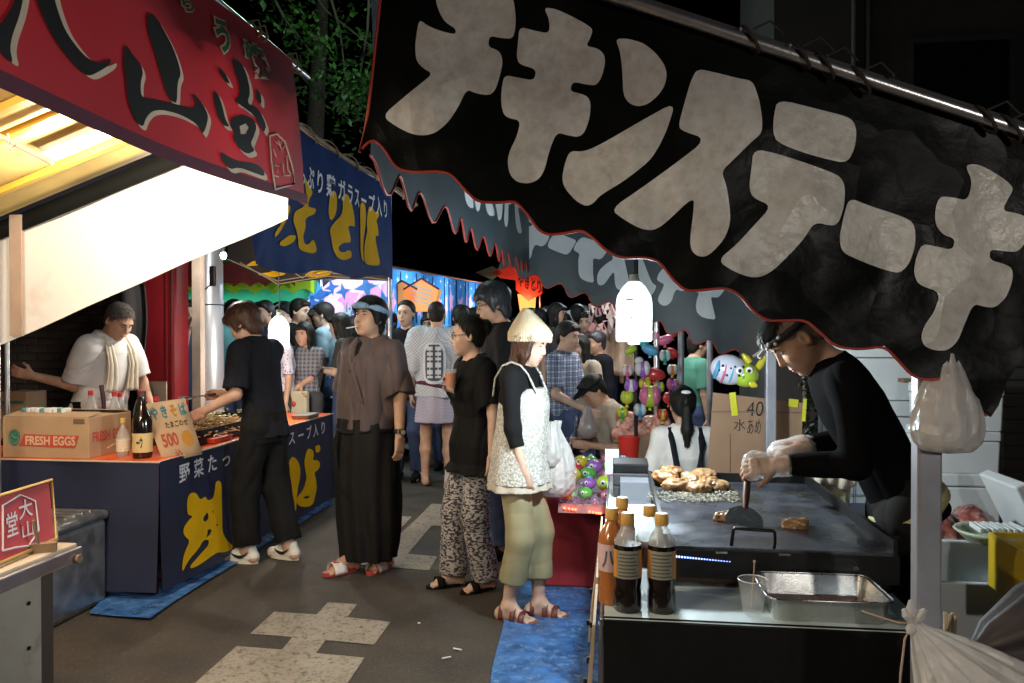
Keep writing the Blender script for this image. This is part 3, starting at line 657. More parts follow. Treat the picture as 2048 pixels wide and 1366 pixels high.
# ================================================================ ground
mb = MB(); mb.poly([(-60, -25, 0), (60, -25, 0), (60, 90, 0), (-60, 90, 0)]); struct('road', mb, ASPHALT)
def floor_print(name, loops, mat, z=.004):
    mb = MB(); surf(mb, loops, lambda s, t: Vector((s, t, z)), 50); return struct(name, mb, mat)
def gpx(pts): return [tuple(at_z(u, v, 0)[:2]) for u, v in pts]
zr = lambda p: zoom(p, 400, 980, 3.539)
floor_print('road_marking', [gpx(zr([(905, 800), (1112, 812), (1042, 905), (1348, 938), (1232, 1100), (890, 1068), (820, 1160), (1166, 1192), (1040, 1380), (880, 1560), (-150, 1480), (30, 1312), (260, 1110), (580, 1135), (655, 1045), (355, 1022), (525, 866), (825, 886)]))], PAINT)
floor_print('road_marking', [gpx(zr([(1640, 100), (1765, 105), (1705, 185), (1870, 200), (1830, 265), (1640, 255), (1470, 455), (1680, 475), (1620, 573), (1270, 545), (950, 518), (1010, 450), (1200, 440), (1290, 440), (1400, 330), (1545, 195)]))], PAINT)
floor_print('road_marking', [gpx(zr([(1360, 185), (1500, 192), (1320, 380), (1210, 400)]))], PAINT)
TARPW = waves(4, .012, 9, 9)
def tarp(label, pts):
    lo = gpx(pts); mb = MB(); surf(mb, [lo], lambda s, t: Vector((s, t, .010 + .5 * (.012 + TARPW(s, t)))), .09); return tag(obj('tarp', mb, TARP), label, 'tarp')
tarp('bright blue plastic tarp edge under the navy noodle stall counter', [(178, 1232), (300, 1243), (352, 1205), (446, 1147), (668, 1008), (640, 1000), (430, 1080), (225, 1180)])
tarp('blue plastic tarp on the road under the woman in sandals', [(1032, 1139), (1110, 1146), (1215, 1160), (1330, 1366), (1330, 1500), (960, 1500), (985, 1340), (1008, 1250)])
for i, (u, v, a) in enumerate(((893, 1316, .6), (915, 1299, -.3), (838, 1247, 0))):
    p = at_z(u, v, .006); mb = MB(); L = .022 if i < 2 else .006; d = Vector((math.cos(a), math.sin(a), 0)) * L
    mb.cyl(p - d + Vector((0, 0, .002)), p + d + Vector((0, 0, .002)), .004, n=8)
    tag(obj('cigarette_butt', mb, M('butt_paper', (.75, .72, .66), bump=0)), ('white cigarette butt lying on the bare asphalt', 'cigarette butt just beyond another, nearer the tarp', 'tiny scrap of white litter further up the road')[i], 'litter')

# ================================================================ the chicken steak stall at the right: frame, roof, three printed banners
YG, YF, XE = 1.95, 5.8, -.62                # near gable, far gable, street-side eave
stall = thing('food_stall', 'chicken steak stall with black scalloped banners and big grey letters', 'food stall', (0.2, 3.8, 0))
pA, pB = at_y(1500, 92, YG), at_y(2048, 272, YG)
e1 = (pB - pA).normalized(); e2 = Vector((-e1.z, 0, e1.x)); o_g = pA + e1 * ((XE - pA.x) / e1.x)     # along the roof slope, across it
def sh(p): q = p - o_g; return (q.dot(e1), q.dot(e2))
BW = waves(11, .02, 7, 5); BW2 = waves(12, .013, 26, 16)
def gable_near(u, v, off=0.0):
    p = at_y(u, v, YG); s, h = sh(p); p.y += BW(s, h) + BW2(s, h) * min(1, max(0, -h / .5)) - off; return p
Z1 = lambda p: zoom(p, 720, 0, 3.413); Z2 = lambda p: zoom(p, 1100, 60, 3.413); Z3 = lambda p: zoom(p, 1200, 140, 3.105); Z4 = lambda p: zoom(p, 1648, 260, 2.2775)
LETTERS = [
 Z1([(520, -60), (530, 40), (555, 110), (590, 165), (655, 200), (655, 240), (560, 225), (480, 200), (425, 160), (410, 200), (390, 330), (395, 430), (440, 480), (505, 515), (420, 590), (300, 680), (150, 795), (270, 880), (370, 925), (450, 930), (520, 910), (600, 840), (670, 730), (725, 605), (790, 630), (880, 640), (920, 600), (950, 510), (970, 420), (960, 360), (930, 330), (870, 310), (880, 235), (960, 250), (1035, 255), (1055, 200), (1060, 110), (1050, 20), (1030, -60)]),
 Z1([(1250, 35), (1290, 120), (1290, 215), (1180, 195), (1085, 170), (1075, 280), (1065, 380), (1085, 430), (1200, 460), (1185, 540), (1080, 520), (980, 500), (960, 600), (958, 700), (975, 770), (1010, 800), (1095, 820), (1070, 930), (1020, 1030), (1005, 1100), (1020, 1190), (1070, 1240), (1150, 1250), (1220, 1220), (1260, 1150), (1290, 1020), (1340, 895), (1420, 915), (1490, 925), (1530, 895), (1565, 800), (1575, 700), (1555, 650), (1510, 630), (1430, 610), (1450, 545), (1540, 565), (1610, 575), (1650, 520), (1675, 420), (1665, 360), (1620, 320), (1540, 300), (1570, 250), (1590, 190), (1540, 150), (1430, 90), (1330, 45)]),
 Z2([(445, 55), (480, 150), (495, 290), (500, 440), (540, 500), (600, 525), (670, 510), (740, 450), (780, 390), (798, 310), (780, 240), (720, 160), (640, 95), (540, 60)]),
 Z2([(855, 500), (640, 615), (400, 745), (290, 800), (220, 822), (135, 815), (100, 900), (80, 1010), (100, 1080), (180, 1170), (250, 1205), (300, 1180), (340, 1130), (500, 1035), (680, 900), (750, 790), (800, 680)]),
 Z3([(600, 0), (560, 80), (520, 220), (485, 350), (500, 385), (660, 440), (450, 600), (250, 740), (65, 865), (150, 935), (250, 990), (330, 1000), (400, 960), (580, 790), (575, 900), (555, 1060), (565, 1125), (600, 1160), (650, 1165), (700, 1130), (770, 1050), (805, 950), (800, 850), (780, 730), (745, 640), (830, 560), (930, 460), (995, 405), (1000, 330), (985, 210), (950, 100), (920, 75), (850, 65), (720, 30)]),
 Z3([(1095, 190), (1070, 300), (1065, 400), (1090, 460), (1250, 520), (1400, 560), (1490, 580), (1540, 565), (1580, 480), (1590, 380), (1570, 320), (1520, 290), (1350, 250)]),
 Z3([(945, 500), (930, 640), (920, 740), (945, 800), (1060, 850), (950, 970), (840, 1090), (720, 1190), (820, 1255), (930, 1290), (1000, 1285), (1070, 1250), (1180, 1140), (1260, 1050), (1320, 950), (1440, 975), (1480, 945), (1510, 850), (1515, 750), (1500, 690), (1460, 655), (1300, 595), (1100, 530)]),
 Z4([(110, 310), (85, 400), (65, 500), (80, 560), (180, 600), (300, 640), (355, 650), (395, 610), (420, 530), (420, 450), (400, 410), (330, 380), (200, 340)]),
 Z4([(645, 160), (680, 230), (660, 320), (590, 305), (530, 300), (508, 360), (510, 430), (545, 475), (605, 495), (590, 545), (520, 530), (450, 517), (425, 580), (415, 650), (435, 705), (530, 740), (500, 830), (460, 885), (442, 940), (460, 985), (510, 1005), (570, 1005), (620, 960), (650, 880), (690, 790), (750, 805), (800, 808), (850, 760), (875, 680), (870, 630), (840, 610), (765, 590), (768, 540), (830, 550), (890, 555), (925, 510), (935, 440), (925, 395), (890, 378), (820, 365), (845, 310), (868, 265), (830, 225), (740, 170), (690, 152)])]
bottom = [(720, 305), (735, 286), (750, 280), (768, 297), (788, 333), (820, 344), (880, 343), (905, 350), (930, 380), (955, 404), (1000, 405), (1030, 401), (1055, 428), (1075, 458), (1095, 469), (1130, 466), (1165, 460), (1188, 478), (1212, 502), (1240, 517), (1290, 514), (1320, 522), (1345, 558), (1372, 583), (1405, 581), (1450, 576), (1480, 590), (1505, 622), (1535, 642), (1570, 641), (1612, 640), (1640, 664), (1672, 694), (1720, 699), (1770, 692), (1800, 722), (1830, 754), (1860, 761), (1898, 755), (1925, 790), (1960, 824), (1984, 835)]
edge = bottom + [(2000, 812), (2022, 756), (2062, 700), (2110, 560), (2120, 300), (2048, 276), (1500, 96), (1260, 17), (900, -101), (770, -144), (765, 0), (747, 150)]
mb = MB(); surf(mb, [edge], lambda u, v: gable_near(u, v), 28); banner = obj('gable_banner', mb, BLACKCLOTH, stall)
for lt in LETTERS:
    mb = MB(); surf(mb, [chaikin(lt, 2)], lambda u, v: gable_near(u, v, .004), 28); obj('letter', mb, LETTERW, banner)
mb = MB(); mb.tube([gable_near(*q[:2]) for q in chaikin(bottom, 2)[:-6]], .0035, 6); mb.tube([gable_near(*q) for q in ((770, -144), (765, 0), (747, 150), (735, 230), (720, 305))], .004, 6); obj('piping', mb, REDPIPE, banner)
# far gable and street front, the same cloth seen from the inside of the stall
SL = sh(at_y(2040, 720, YG))[0]; HB = -.60
letters_sh = [[sh(at_y(u, v, YG)) for u, v in chaikin(lt, 1)] for lt in LETTERS]
def gable_far(s, h, off=0.0): p = o_g + e1 * s + e2 * h; return Vector((p.x, YF + BW(s * 1.3 + 2, h) - off, p.z + .05))
lo = [(s, HB - .03 - .035 * math.cos(s * 2 * math.pi / .19) ) for s in np.linspace(0, SL, 70)]
mb = MB(); surf(mb, [lo + [(SL, .02), (0, .02)]], gable_far, .1); fb = obj('gable_banner', mb, LINING, stall)
for lt in letters_sh:
    mb = MB(); surf(mb, [[(SL - .02 - s, h) for s, h in lt]], lambda s, h: gable_far(s, h, .004), .1); obj('letter', mb, INSIDEW, fb)
mb = MB(); mb.tube([gable_far(*q) for q in lo], .004, 6); obj('piping', mb, REDPIPE, fb)
LF = YF - YG; zt = o_g.z
def front_b(s, h, off=0.0): return Vector((XE + .6 * BW(s, h + 1) + off, YG + s, zt + h + .12 * (s / LF)))
lo2 = [(s, -.66 + .04 * math.cos(s * 2 * math.pi / .30) + .03 * math.cos(s * 1.1)) for s in np.linspace(0, LF, 110)]
mb = MB(); surf(mb, [lo2 + [(LF, .02), (0, .02)]], front_b, .12); fr = obj('front_banner', mb, LINING, stall)
sc = LF / SL * .94
for lt in letters_sh:
    mb = MB(); surf(mb, [[(LF - .1 - s * sc, h * 1.05) for s, h in lt]], lambda s, h: front_b(s, h, .004), .12); obj('letter', mb, INSIDEW, fr)
mb = MB(); mb.tube([front_b(*q) for q in lo2], .004, 6); obj('piping', mb, REDPIPE, fr)
# roof sheet, pipes, posts
mb = MB(); mb.grid(lambda a, b: o_g + e1 * (a * SL) + Vector((0, b * LF, .045 + .02 * math.sin(b * 9) * math.sin(a * 3) - .02)), 10, 12); obj('roof_sheet', mb, M('dark_roof_tarp', (.03, .035, .04), rough=.6, bump=.3, bs=8), stall, solid=.004)
mb = MB(); mb.cyl(at_y(1262, 3, YG - .03) - e1 * .75, at_y(2048, 262, YG - .03) + e1 * .25, .0145, n=14); obj('roof_pipe', mb, PIPE, stall)
mb = MB(); mb.cyl(at_y(1262, -6, YG) - e1 * .75, at_y(2048, 253, YG) + e1 * .25, .010, n=12); obj('roof_pipe', mb, PIPE, stall)
for u, v in ((1500, 75), (1600, 108), (1648, 128), (1720, 158), (1970, 236), (2020, 254)):
    p = at_y(u, v, YG - .03); mb = MB(); mb.tube([p + Vector((.02 * math.cos(a), .026 * math.sin(a), -.03 * math.cos(a) - .004)) for a in np.linspace(0, 6.28, 12)], .0042, 6)
    mb.tube([p + e2 * .02, p + e2 * .05 + e1 * .03, p + e2 * .03 + e1 * .07], .003, 5); obj('tie_cord', mb, M('dark_cord', (.03, .024, .02), rough=.8, bump=0), stall)
for p0, p1 in (((XE, YG, zt), (XE, YF, zt + .12)), (tuple(o_g + e1 * SL), tuple(o_g + e1 * SL + Vector((0, LF, 0))))):
    mb = MB(); mb.cyl(p0, p1, .014); obj('roof_beam', mb, PIPE, stall)
pp = at_y(1853, 900, 2.02); mb = MB(); mb.box((pp.x, 2.02, .975), (.056, .05, 1.95), bev=.006); obj('post', mb, POSTP, stall)
pp = at_y(1541, 800, 4.6); mb = MB(); mb.box((pp.x, 4.6, 1.0), (.056, .05, 2.0), bev=.006); obj('post', mb, POSTP, stall)

# ================================================================ the red stall at the near left
RX, RY0, RY1 = -1.70, -1.2, 4.25
rst = thing('food_stall', 'stall with red banner of black brush letters, yellow roof and white side curtain', 'food stall', (-2.4, 2, 0))
roofz = lambda x: 2.70 + .356 * (x + 1.7)
RW = waves(21, .022, 4, 3)
def redb(u, v, off=0.0):
    p = at_x(u, v, RX); p.x += RW(p.y, p.z) + off; return p
# outline in the banner's own plane: y along the street, z up
def redp(y, z, off=0.0): return Vector((RX + RW(y, z) + off, y, z))
zb = lambda y: 2.19 + .02 * math.sin(y * 1.7) + (.03 * max(0, y - 3.6))
ys = np.linspace(RY0, 4.27, 40)
far_edge = [tuple(at_x(u, v, RX)[1:]) for u, v in ((612, 412), (606, 330), (596, 250), (584, 170), (577, 122))]
topz = far_edge[-1][1]
out = [(y, zb(y)) for y in ys if y < far_edge[0][0] - .05] + far_edge + [(RY0, topz + .02)]
mb = MB(); surf(mb, [out], redp, .12); rb = obj('front_banner', mb, REDCLOTH, rst)
mb = MB(); surf(mb, [[(y, zb(y) - .002) for y in ys] + [(y, zb(y) + .05) for y in ys[::-1]]], lambda y, z: redp(y, z, .003), .2); obj('hem', mb, DARKBORDER, rb)
Z5 = lambda p: zoom(p, 0, 0, 4.553); Z6 = lambda p: zoom(p, 230, 20, 3.415)
KANJI = [
 Z5([(280, -420), (430, -420), (480, -20), (520, 120), (580, 280), (680, 420), (760, 510), (850, 565), (930, 570), (1020, 530), (1000, 590), (900, 650), (800, 695), (720, 660), (620, 550), (500, 400), (400, 220), (300, -20)]),
 Z5([(230, -400), (190, -20), (150, 150), (80, 330), (60, 450), (90, 580), (20, 540), (-60, 430), (-120, 300), (-50, 250), (60, 100), (120, -20), (150, -400)]),
 Z6([(235, 30), (270, 20), (310, 60), (360, 150), (410, 250), (445, 350), (465, 440), (440, 490), (435, 640), (395, 620), (360, 560), (330, 450), (280, 260), (235, 130)]),
 Z6([(85, 230), (130, 300), (190, 370), (205, 430), (185, 490), (185, 595), (260, 605), (400, 635), (470, 655), (540, 670), (560, 640), (530, 570), (560, 580), (600, 640), (630, 700), (635, 750), (605, 850), (585, 820), (555, 770), (450, 710), (330, 680), (260, 690), (215, 740), (195, 800), (150, 770), (110, 690), (85, 600), (80, 480), (65, 380), (70, 280)]),
 Z6([(695, 380), (740, 430), (775, 510), (740, 490), (705, 430)]),
 Z6([(790, 335), (830, 350), (870, 430), (895, 560), (875, 640), (930, 660), (960, 700), (1000, 790), (985, 840), (960, 800), (920, 720), (850, 660), (790, 620), (830, 580), (820, 480), (795, 400)]),
 Z6([(670, 540), (700, 580), (720, 640), (740, 740), (770, 800), (730, 790), (690, 720), (670, 620)]),
 Z6([(775, 735), (850, 712), (915, 742), (938, 800), (918, 865), (900, 915), (930, 962), (880, 985), (825, 945), (785, 870), (800, 840), (768, 790)]),
 Z6([(925, 530), (960, 570), (965, 650), (935, 620)]),
 Z6([(710, 965), (760, 1000), (830, 1035), (930, 1045), (990, 1090), (1000, 1140), (920, 1110), (830, 1075), (770, 1090), (720, 1030)])]
for i, k in enumerate(KANJI):
    k = chaikin(k, 2 if i < 4 else 1); dx, dy = ((14, 8) if i < 2 else (7, 9)); mb = MB()
    hs = [[(q[0], q[1]) for q in Z6([(830, 795), (868, 775), (890, 805), (870, 850), (838, 848)])]] if i == 7 else []
    surf(mb, [[(u + dx, v + dy) for u, v, *_ in k]], lambda u, v: redb(u, v, .004), 30); obj('letter_shadow', mb, CREAM, rb)
    mb = MB(); surf(mb, [[(q[0], q[1]) for q in k]] + hs, lambda u, v: redb(u, v, .0065), 30); obj('letter', mb, INK, rb)
for ch, pts in (('う', Z6([(640, 20), (760, 60), (800, 290), (700, 300)])), ('焼', Z6([(835, 190), (960, 250), (1040, 470), (900, 440)])), ('ら', Z6([(430, -150), (520, -110), (570, 20), (470, 10)]))):
    for bold, off, mt, nm in ((.085, .006, CREAM, 'letter_shadow'), (.03, .009, GREENINK, 'letter')):
        def gm(s, t, pts=pts, off=off):
            a_, b_, c_, d_ = [Vector(q) for q in pts]; q = (a_ * (1 - s) + b_ * s) * (1 - t) + (d_ * (1 - s) + c_ * s) * t; return redb(q.x, q.y, off)
        mb = MB(); text_on(mb, ch, gm, 0, 1, 0, 1, bold); obj(nm, mb, mt, rb)
st = Z6([(1020, 860), (1070, 845), (1130, 900), (1165, 990), (1200, 1100), (1215, 1190), (1150, 1205), (1075, 1225), (1055, 1130), (1038, 1030), (1020, 860)])
mb = MB(); mb.tube([redb(u, v, .006) for u, v in st], .006, 5)
for ln in ([(1060, 900), (1095, 925), (1110, 880)], [(1085, 890), (1110, 960), (1130, 930)], [(1150, 990), (1160, 1090), (1185, 1120)], [(1120, 1050), (1135, 1130), (1180, 1130)], [(1050, 950), (1070, 1000), (1065, 1050)], [(1065, 1060), (1100, 1070), (1085, 1110)], [(1060, 1130), (1095, 1140)]): mb.tube([redb(u, v, .006) for u, v in Z6(ln)], .004, 5)
obj('stamp_print', mb, CREAM, rb)
# roof, pole, valance band, white side curtain with its brown strip and post
mb = MB(); NU = 40
mb.grid(lambda a, b: Vector((RX - .02 - 3.2 * a, RY0 + b * (RY1 - .3 - RY0), roofz(RX - .02 - 3.2 * a) + .012 * math.sin(b * 60) + .02)), 8, 80); obj('roof_sheet', mb, YROOF, rst, solid=.003)
for y in (.2, 1.6, 2.95, 3.15, 3.62): mb = MB(); mb.box(((RX - 1.6), y, roofz(RX - 1.6) - .012), (3.3, .035, .03), rot=Matrix.Rotation(-math.atan(.356), 3, 'Y')); obj('rafter', mb, M('yellow_batten', (.55, .33, .04), rough=.5), rst)
mb = MB(); mb.cyl((RX - .01, RY0, topz + .01), (RX - .01, 4.3, topz + .01), .016); obj('roof_pipe', mb, PIPE, rst)
for y in (3.55, 3.62, 4.0): mb = MB(); mb.tube([Vector((RX + .028 * math.cos(a), y + .01 * a, topz + .03 * math.sin(a))) for a in np.linspace(0, 12, 26)], .006, 5); mb.tube([(RX, y, topz + .03), (RX + .02, y + .06, topz + .06), (RX + .01, y + .12, topz + .02)], .004, 5); obj('tie_cord', mb, ROPE, rst)
YC = 4.0; CW = waves(31, .02, 8, 3)
cur = [(x, roofz(x) - .06) for x in np.linspace(-4.2, RX - .01, 12)] + [(RX - .01, at_y(552, 437, YC).z), (at_y(0, 692, YC).x, at_y(0, 692, YC).z), (-4.2, 1.02)]
mb = MB(); surf(mb, [cur], lambda x, z: Vector((x, YC + CW(x, z), z)), .15); obj('side_curtain', mb, WHITECURTAIN, rst)
mb = MB(); mb.grid(lambda a, b: Vector((-4.2 + a * (RX + 4.15), YC - .03, roofz(-4.2 + a * (RX + 4.15)) - .10 * (1 - b) + .0)), 8, 1); obj('valance', mb, M('black_valance', (.006, .0065, .006), rough=.8, spec=.05), rst, solid=.004)
pp = at_y(25, 550, YC - .06); q_ = at_y(25, 672, YC - .03); mb = MB(); mb.box((pp.x, YC - .03, (q_.z + 2.15) / 2), (.07, .02, 2.15 - q_.z)); obj('curtain_strip', mb, M('brown_strip', (.34, .25, .19), rough=.8, bump=.2, bs=60), rst)  # narrow brown strip laid down the front of the curtain
a, b = at_y(5, 275, 3.1), at_y(105, 326, 3.1); mb = MB(); mb.cyl(a - (b - a) * .8, b, .012); mb.tube([a + (b - a) * .15 + Vector((0, -.012, .03)), a + (b - a) * .2 + Vector((0, -.018, -.04)), a + (b - a) * .3 + Vector((0, -.015, .0))], .005, 5); obj('brace', mb, M('white_rod', (.65, .62, .55), rough=.5), rst)
for y in (RY1 - .3, -.9): mb = MB(); mb.cyl((RX - .06, y, 0) if y < 0 else (-3.35, y, 0), (RX - .06, y, 2.7) if y < 0 else (-3.35, y, 2.1), .02); obj('post', mb, PIPE, rst)
TUBE = M('lit_tube', (.9, .88, .8), emit=14, ecol=(1.0, .90, .72), bump=0)
def strip_lamp(y, label, pw):
    x0, x1 = RX - .92, RX - .12; z = lambda x: roofz(x) - .05; t = thing('fluorescent_lamp', label, 'lamp', ((x0 + x1) / 2, y, z(-2.2)), 'strip lamps under the yellow roof')
    rot = Matrix.Rotation(-math.atan(.356), 3, 'Y'); c = Vector(((x0 + x1) / 2, y, z((x0 + x1) / 2))); L = (x1 - x0) / math.cos(math.atan(.356))
    mb = MB(); mb.box(c + Vector((0, 0, .022)), (L, .085, .03), rot=rot); obj('housing', mb, M('lamp_white', (.8, .8, .76), rough=.4), t)
    mb = MB(); mb.box(c + Vector((0, 0, -.008)), (L - .05, .06, .03), rot=rot, bev=.01); obj('diffuser', mb, TUBE, t)
    for f in (-.28, .14): l = lamp('POINT', 'tube_light', c + Vector((f * math.cos(.342), 0, f * math.sin(.342) - .085)), pw / 2, (1, .87, .68), .05); l.parent = t; l.location = l.location - ORG[t.name]
strip_lamp(3.4, 'lit white strip lamp under yellow roof beside the white curtain', 72)
strip_lamp(1.5, 'added strip lamp under the yellow roof, unseen in the middle of the stall', 125)  # lamp added out of view to light the road and faces
strip_lamp(-.4, 'added strip lamp under the yellow roof, unseen at the near end of the stall', 115)  # lamp added out of view as fill from the near end

# counter of the red stall, bottom left
cnt = thing('stall_counter', 'low serving counter with steel edge at the bottom left corner', 'counter', (-2.2, 1.6, 0))
c1 = at_z(156, 1085, .75); X1 = c1.x; YE = c1.y
mb = MB(); mb.box((X1 - .55, YE - 1.93, .735), (1.1, 3.86, .03), bev=.008); obj('worktop', mb, M('scrubbed_wood', (.52, .42, .30), rough=.5, var=.2, vs=8, bump=.3, bs=40, dirt=(.35, .24, .15), ds=6), cnt)
mb = MB(); mb.box((X1 + .006, YE - 1.93, .712), (.018, 3.87, .05), bev=.005); obj('edge_trim', mb, M('dull_steel', (.38, .33, .34), rough=.3, metal=.8), cnt)
mb = MB(); mb.box((X1 - .035, YE - 1.90, .475), (.012, 3.5, .42)); obj('front_panel', mb, M('grey_ply', (.33, .29, .24), rough=.6, var=.15, vs=4, bump=.2, dirt=(.18, .14, .1), ds=5), cnt)
mb = MB(); mb.box((X1 - .05, YE - .12, .36), (.04, .06, .72)); obj('leg', mb, M('dark_wood', (.05, .032, .022), rough=.7), cnt)
for z in (.31, .45, .6):
    for y in (1.2, 1.7, 2.2, 2.45): mb = MB(); mb.cyl((X1 - .03, y + YE - 2.66, z), (X1 - .024, y + YE - 2.66, z), .007, n=8); obj('bolt', mb, BLACKM, cnt)
mb = MB(); mb.cyl((X1 - .05, YE - .03, .70), (X1 + .03, YE - .03, .70), .016); obj('end_cap', mb, WOOD, cnt)
# little red sign on a wooden stand
sg = thing('counter_sign', 'small red framed sign with white stamp print on wooden stand', 'sign', (-1.95, 2.55, .75))
a0, a1 = at_z(108, 1075, .77), at_z(-60, 1140, .77)
q0, q1 = at_z(108, 1078, .765), at_z(-60, 1150, .765); up = Vector((-.10, .10, .235)) * .8
def signp(s, t, off=0.0): nrm = (q1 - q0).cross(up).normalized(); nrm = nrm if nrm.dot(Vector((0, 0, 1.5)) - q0) > 0 else -nrm; return q1 + (q0 - q1) * s + up * t + nrm * off
mb = MB(); mb.grid(lambda a, b: signp(a, b), 2, 2); obj('panel', mb, M('coral_red_print', (.50, .05, .06), rough=.6, bump=0), sg)
mb = MB(); mb.tube([signp(0, 1.02, .004), signp(1.02, 1.02, .004), signp(1.02, -.02, .004), signp(0, -.02, .004)], .007, 6); obj('frame', mb, M('gold_frame', (.50, .32, .10), rough=.4), sg)
mb = MB(); mb.tube([signp(s, t, .003) for s, t in ((.35, .15), (.38, .85), (.6, .93), (.78, .75), (.8, .25), (.66, .06), (.5, .12), (.35, .15))], .0035, 5)
text_on(mb, '大', lambda s, t: signp(s, t, .004), .56, .74, .85, .52, .01); text_on(mb, '山', lambda s, t: signp(s, t, .004), .57, .75, .48, .2, .01); text_on(mb, '堂', lambda s, t: signp(s, t, .004), .40, .55, .72, .3, .01); obj('stamp_print', mb, WHITEP, sg)
p = signp(.72, .0, .02); mb = MB(); mb.box((p.x, p.y, .766), (.11, .03, .03), rz=.5).cyl(p, p + Vector((-.01, -.01, .09)), .006); obj('stand', mb, WOOD, sg)
# galvanised chest behind it
gb = thing('metal_chest', 'galvanised metal chest with ribbed lid beside the navy counter', 'chest', (-3.2, 3.9, 0))
xr = at_z(170, 1225, 0).x
mb = MB(); mb.box((xr - .42, 3.88, .235), (.84, .52, .47), bev=.03); obj('body', mb, GALV, gb)
lid = MB(); lid.box((xr - .42, 3.88, .49), (.86, .54, .05), bev=.02); lidp = obj('lid', lid, GALV, gb)
for i in range(7): mb = MB(); mb.box((xr - .42, 3.68 + i * .066, .519), (.74, .026, .012), bev=.005); obj('rib', mb, GALV, lidp)

# ================================================================ the noodle stall
NX, NY0, NY1 = -2.53, 4.16, 6.93
nst = thing('food_stall', 'noodle stall with navy banner of yellow brush letters', 'food stall', (-3.2, 5.5, 0))
BX = -2.0
NW = waves(41, .03, 5, 3); NW2 = waves(42, .02, 22, 16)
def navyb(y, z, off=0.0):
    k = max(0, min(1, (2.35 - z) / .4)) * max(0, min(1, (6.2 - y) / 1.0)); return Vector((BX + NW(y, z) * .7 + NW2(y, z) * k + off, y, z))
nb_top = lambda y: 2.80 + .004 * math.sin(y * 8); nb_bot = lambda y: 1.87 + .13 * (y - 4.2) / 2.8 + .02 * math.sin(y * 5)
yy = np.linspace(4.18, 7.0, 30)
mb = MB(); surf(mb, [[(y, nb_bot(y)) for y in yy] + [(y, nb_top(y)) for y in yy[::-1]]], navyb, .05); nb = obj('front_banner', mb, NAVYB, nst)
ZB = lambda p: zoom(p, 500, 240, 3.793)
for g in ([(230, 640), (285, 650), (275, 720), (240, 800), (210, 850), (180, 895), (172, 860), (220, 780), (232, 700)], [(300, 870), (340, 880), (320, 930), (260, 960), (215, 950), (220, 920), (265, 895)], [(320, 690), (400, 660), (430, 600), (395, 410), (450, 500), (490, 550), (455, 600), (440, 660), (520, 670), (505, 715), (440, 735), (420, 760), (430, 820), (405, 880), (420, 940), (450, 945), (480, 900), (500, 940), (520, 995), (480, 1015), (410, 1000), (365, 970), (350, 900), (335, 830), (310, 760)],
          [(630, 530), (650, 560), (652, 660), (640, 730), (615, 765), (600, 720), (603, 620), (615, 555)], [(700, 555), (730, 570), (760, 640), (780, 740), (782, 815), (750, 800), (720, 810), (735, 860), (750, 930), (690, 930), (655, 960), (660, 1000), (700, 1005), (730, 985), (750, 1000), (750, 1045), (700, 1065), (650, 1050), (625, 990), (615, 900), (605, 830), (640, 770), (680, 720), (690, 650), (683, 590)],
          [(850, 620), (875, 640), (885, 720), (878, 830), (865, 900), (862, 1000), (870, 1080), (850, 1060), (835, 980), (838, 850), (835, 720), (838, 650)], [(905, 650), (930, 670), (940, 700), (965, 690), (970, 730), (950, 760), (960, 800), (968, 880), (945, 880), (955, 960), (975, 1080), (970, 1105), (900, 1100), (875, 1080), (870, 1000), (880, 900), (895, 850), (890, 780), (895, 700)]):
    P = [tuple(at_x(q[0], q[1], BX)[1:]) for q in chaikin(ZB(g), 2)]; mb = MB(); surf(mb, [P], lambda y, z: navyb(y, z, .007), .05); obj('letter', mb, YELLOW, nb)
for i, (ch, y0) in enumerate(zip('野菜たっぷり鶏ガラスープ入り', np.linspace(4.25, 6.68, 14))):
    sm = ch in 'っ'; mb = MB(); text_on(mb, ch, lambda s, t: navyb(s, t, .008), y0, y0 + .155, 2.60 - (.04 if sm else 0) + .006 * i, 2.60 - .17 + .006 * i, .02); obj('letter', mb, WHITEP, nb)
for r_ in ((2.83, BX), ): mb = MB(); mb.tube([(BX, y, 2.82 + .01 * math.sin(y * 3)) for y in np.linspace(3.9, 7.9, 24)], .018, 8); mb.tube([(BX + .03 * math.sin(y * 14), y, 2.82 + .035 * math.cos(y * 14)) for y in np.linspace(3.9, 7.9, 120)], .006, 4); obj('roof_pipe', mb, WOOD, nst)
mb = MB(); mb.grid(lambda a, b: Vector((BX - .02 - 2.4 * a, 4.2 + b * 2.8, 2.80 - .30 * 2.4 * a)), 4, 4); obj('roof_sheet', mb, M('dark_awning', (.02, .025, .05), rough=.6), nst, solid=.004)
# far side banner, black with yellow print, sagging below
def sideb(x, z, off=0.0): return Vector((x, 6.98 + .06 * math.sin(3 * x) * (2.3 - z) - off, z))
A = [tuple((lambda p: (p.x, p.z))(at_y(u, v, 6.98))) for u, v in ((455, 520), (520, 555), (575, 566), (660, 558), (775, 562), (775, 540), (700, 420), (455, 420))]
mb = MB(); surf(mb, [A], sideb, .1); sb = obj('side_banner', mb, M('black_banner', (.022, .017, .016), rough=.5, bump=.5, bs=10, transl=.2), nst)
for g in ([(490, 532), (510, 520), (560, 519), (580, 530), (575, 548), (545, 556), (510, 548), (545, 544), (560, 534), (535, 528), (505, 532)], [(608, 553), (625, 540), (640, 536), (668, 541), (660, 552), (630, 556)]):
    P = [(lambda p: (p.x, p.z))(at_y(q[0], q[1], 6.98)) for q in chaikin(g, 1)]; mb = MB(); surf(mb, [P], lambda x, z: sideb(x, z, .006), .1); obj('letter', mb, YELLOW, sb)
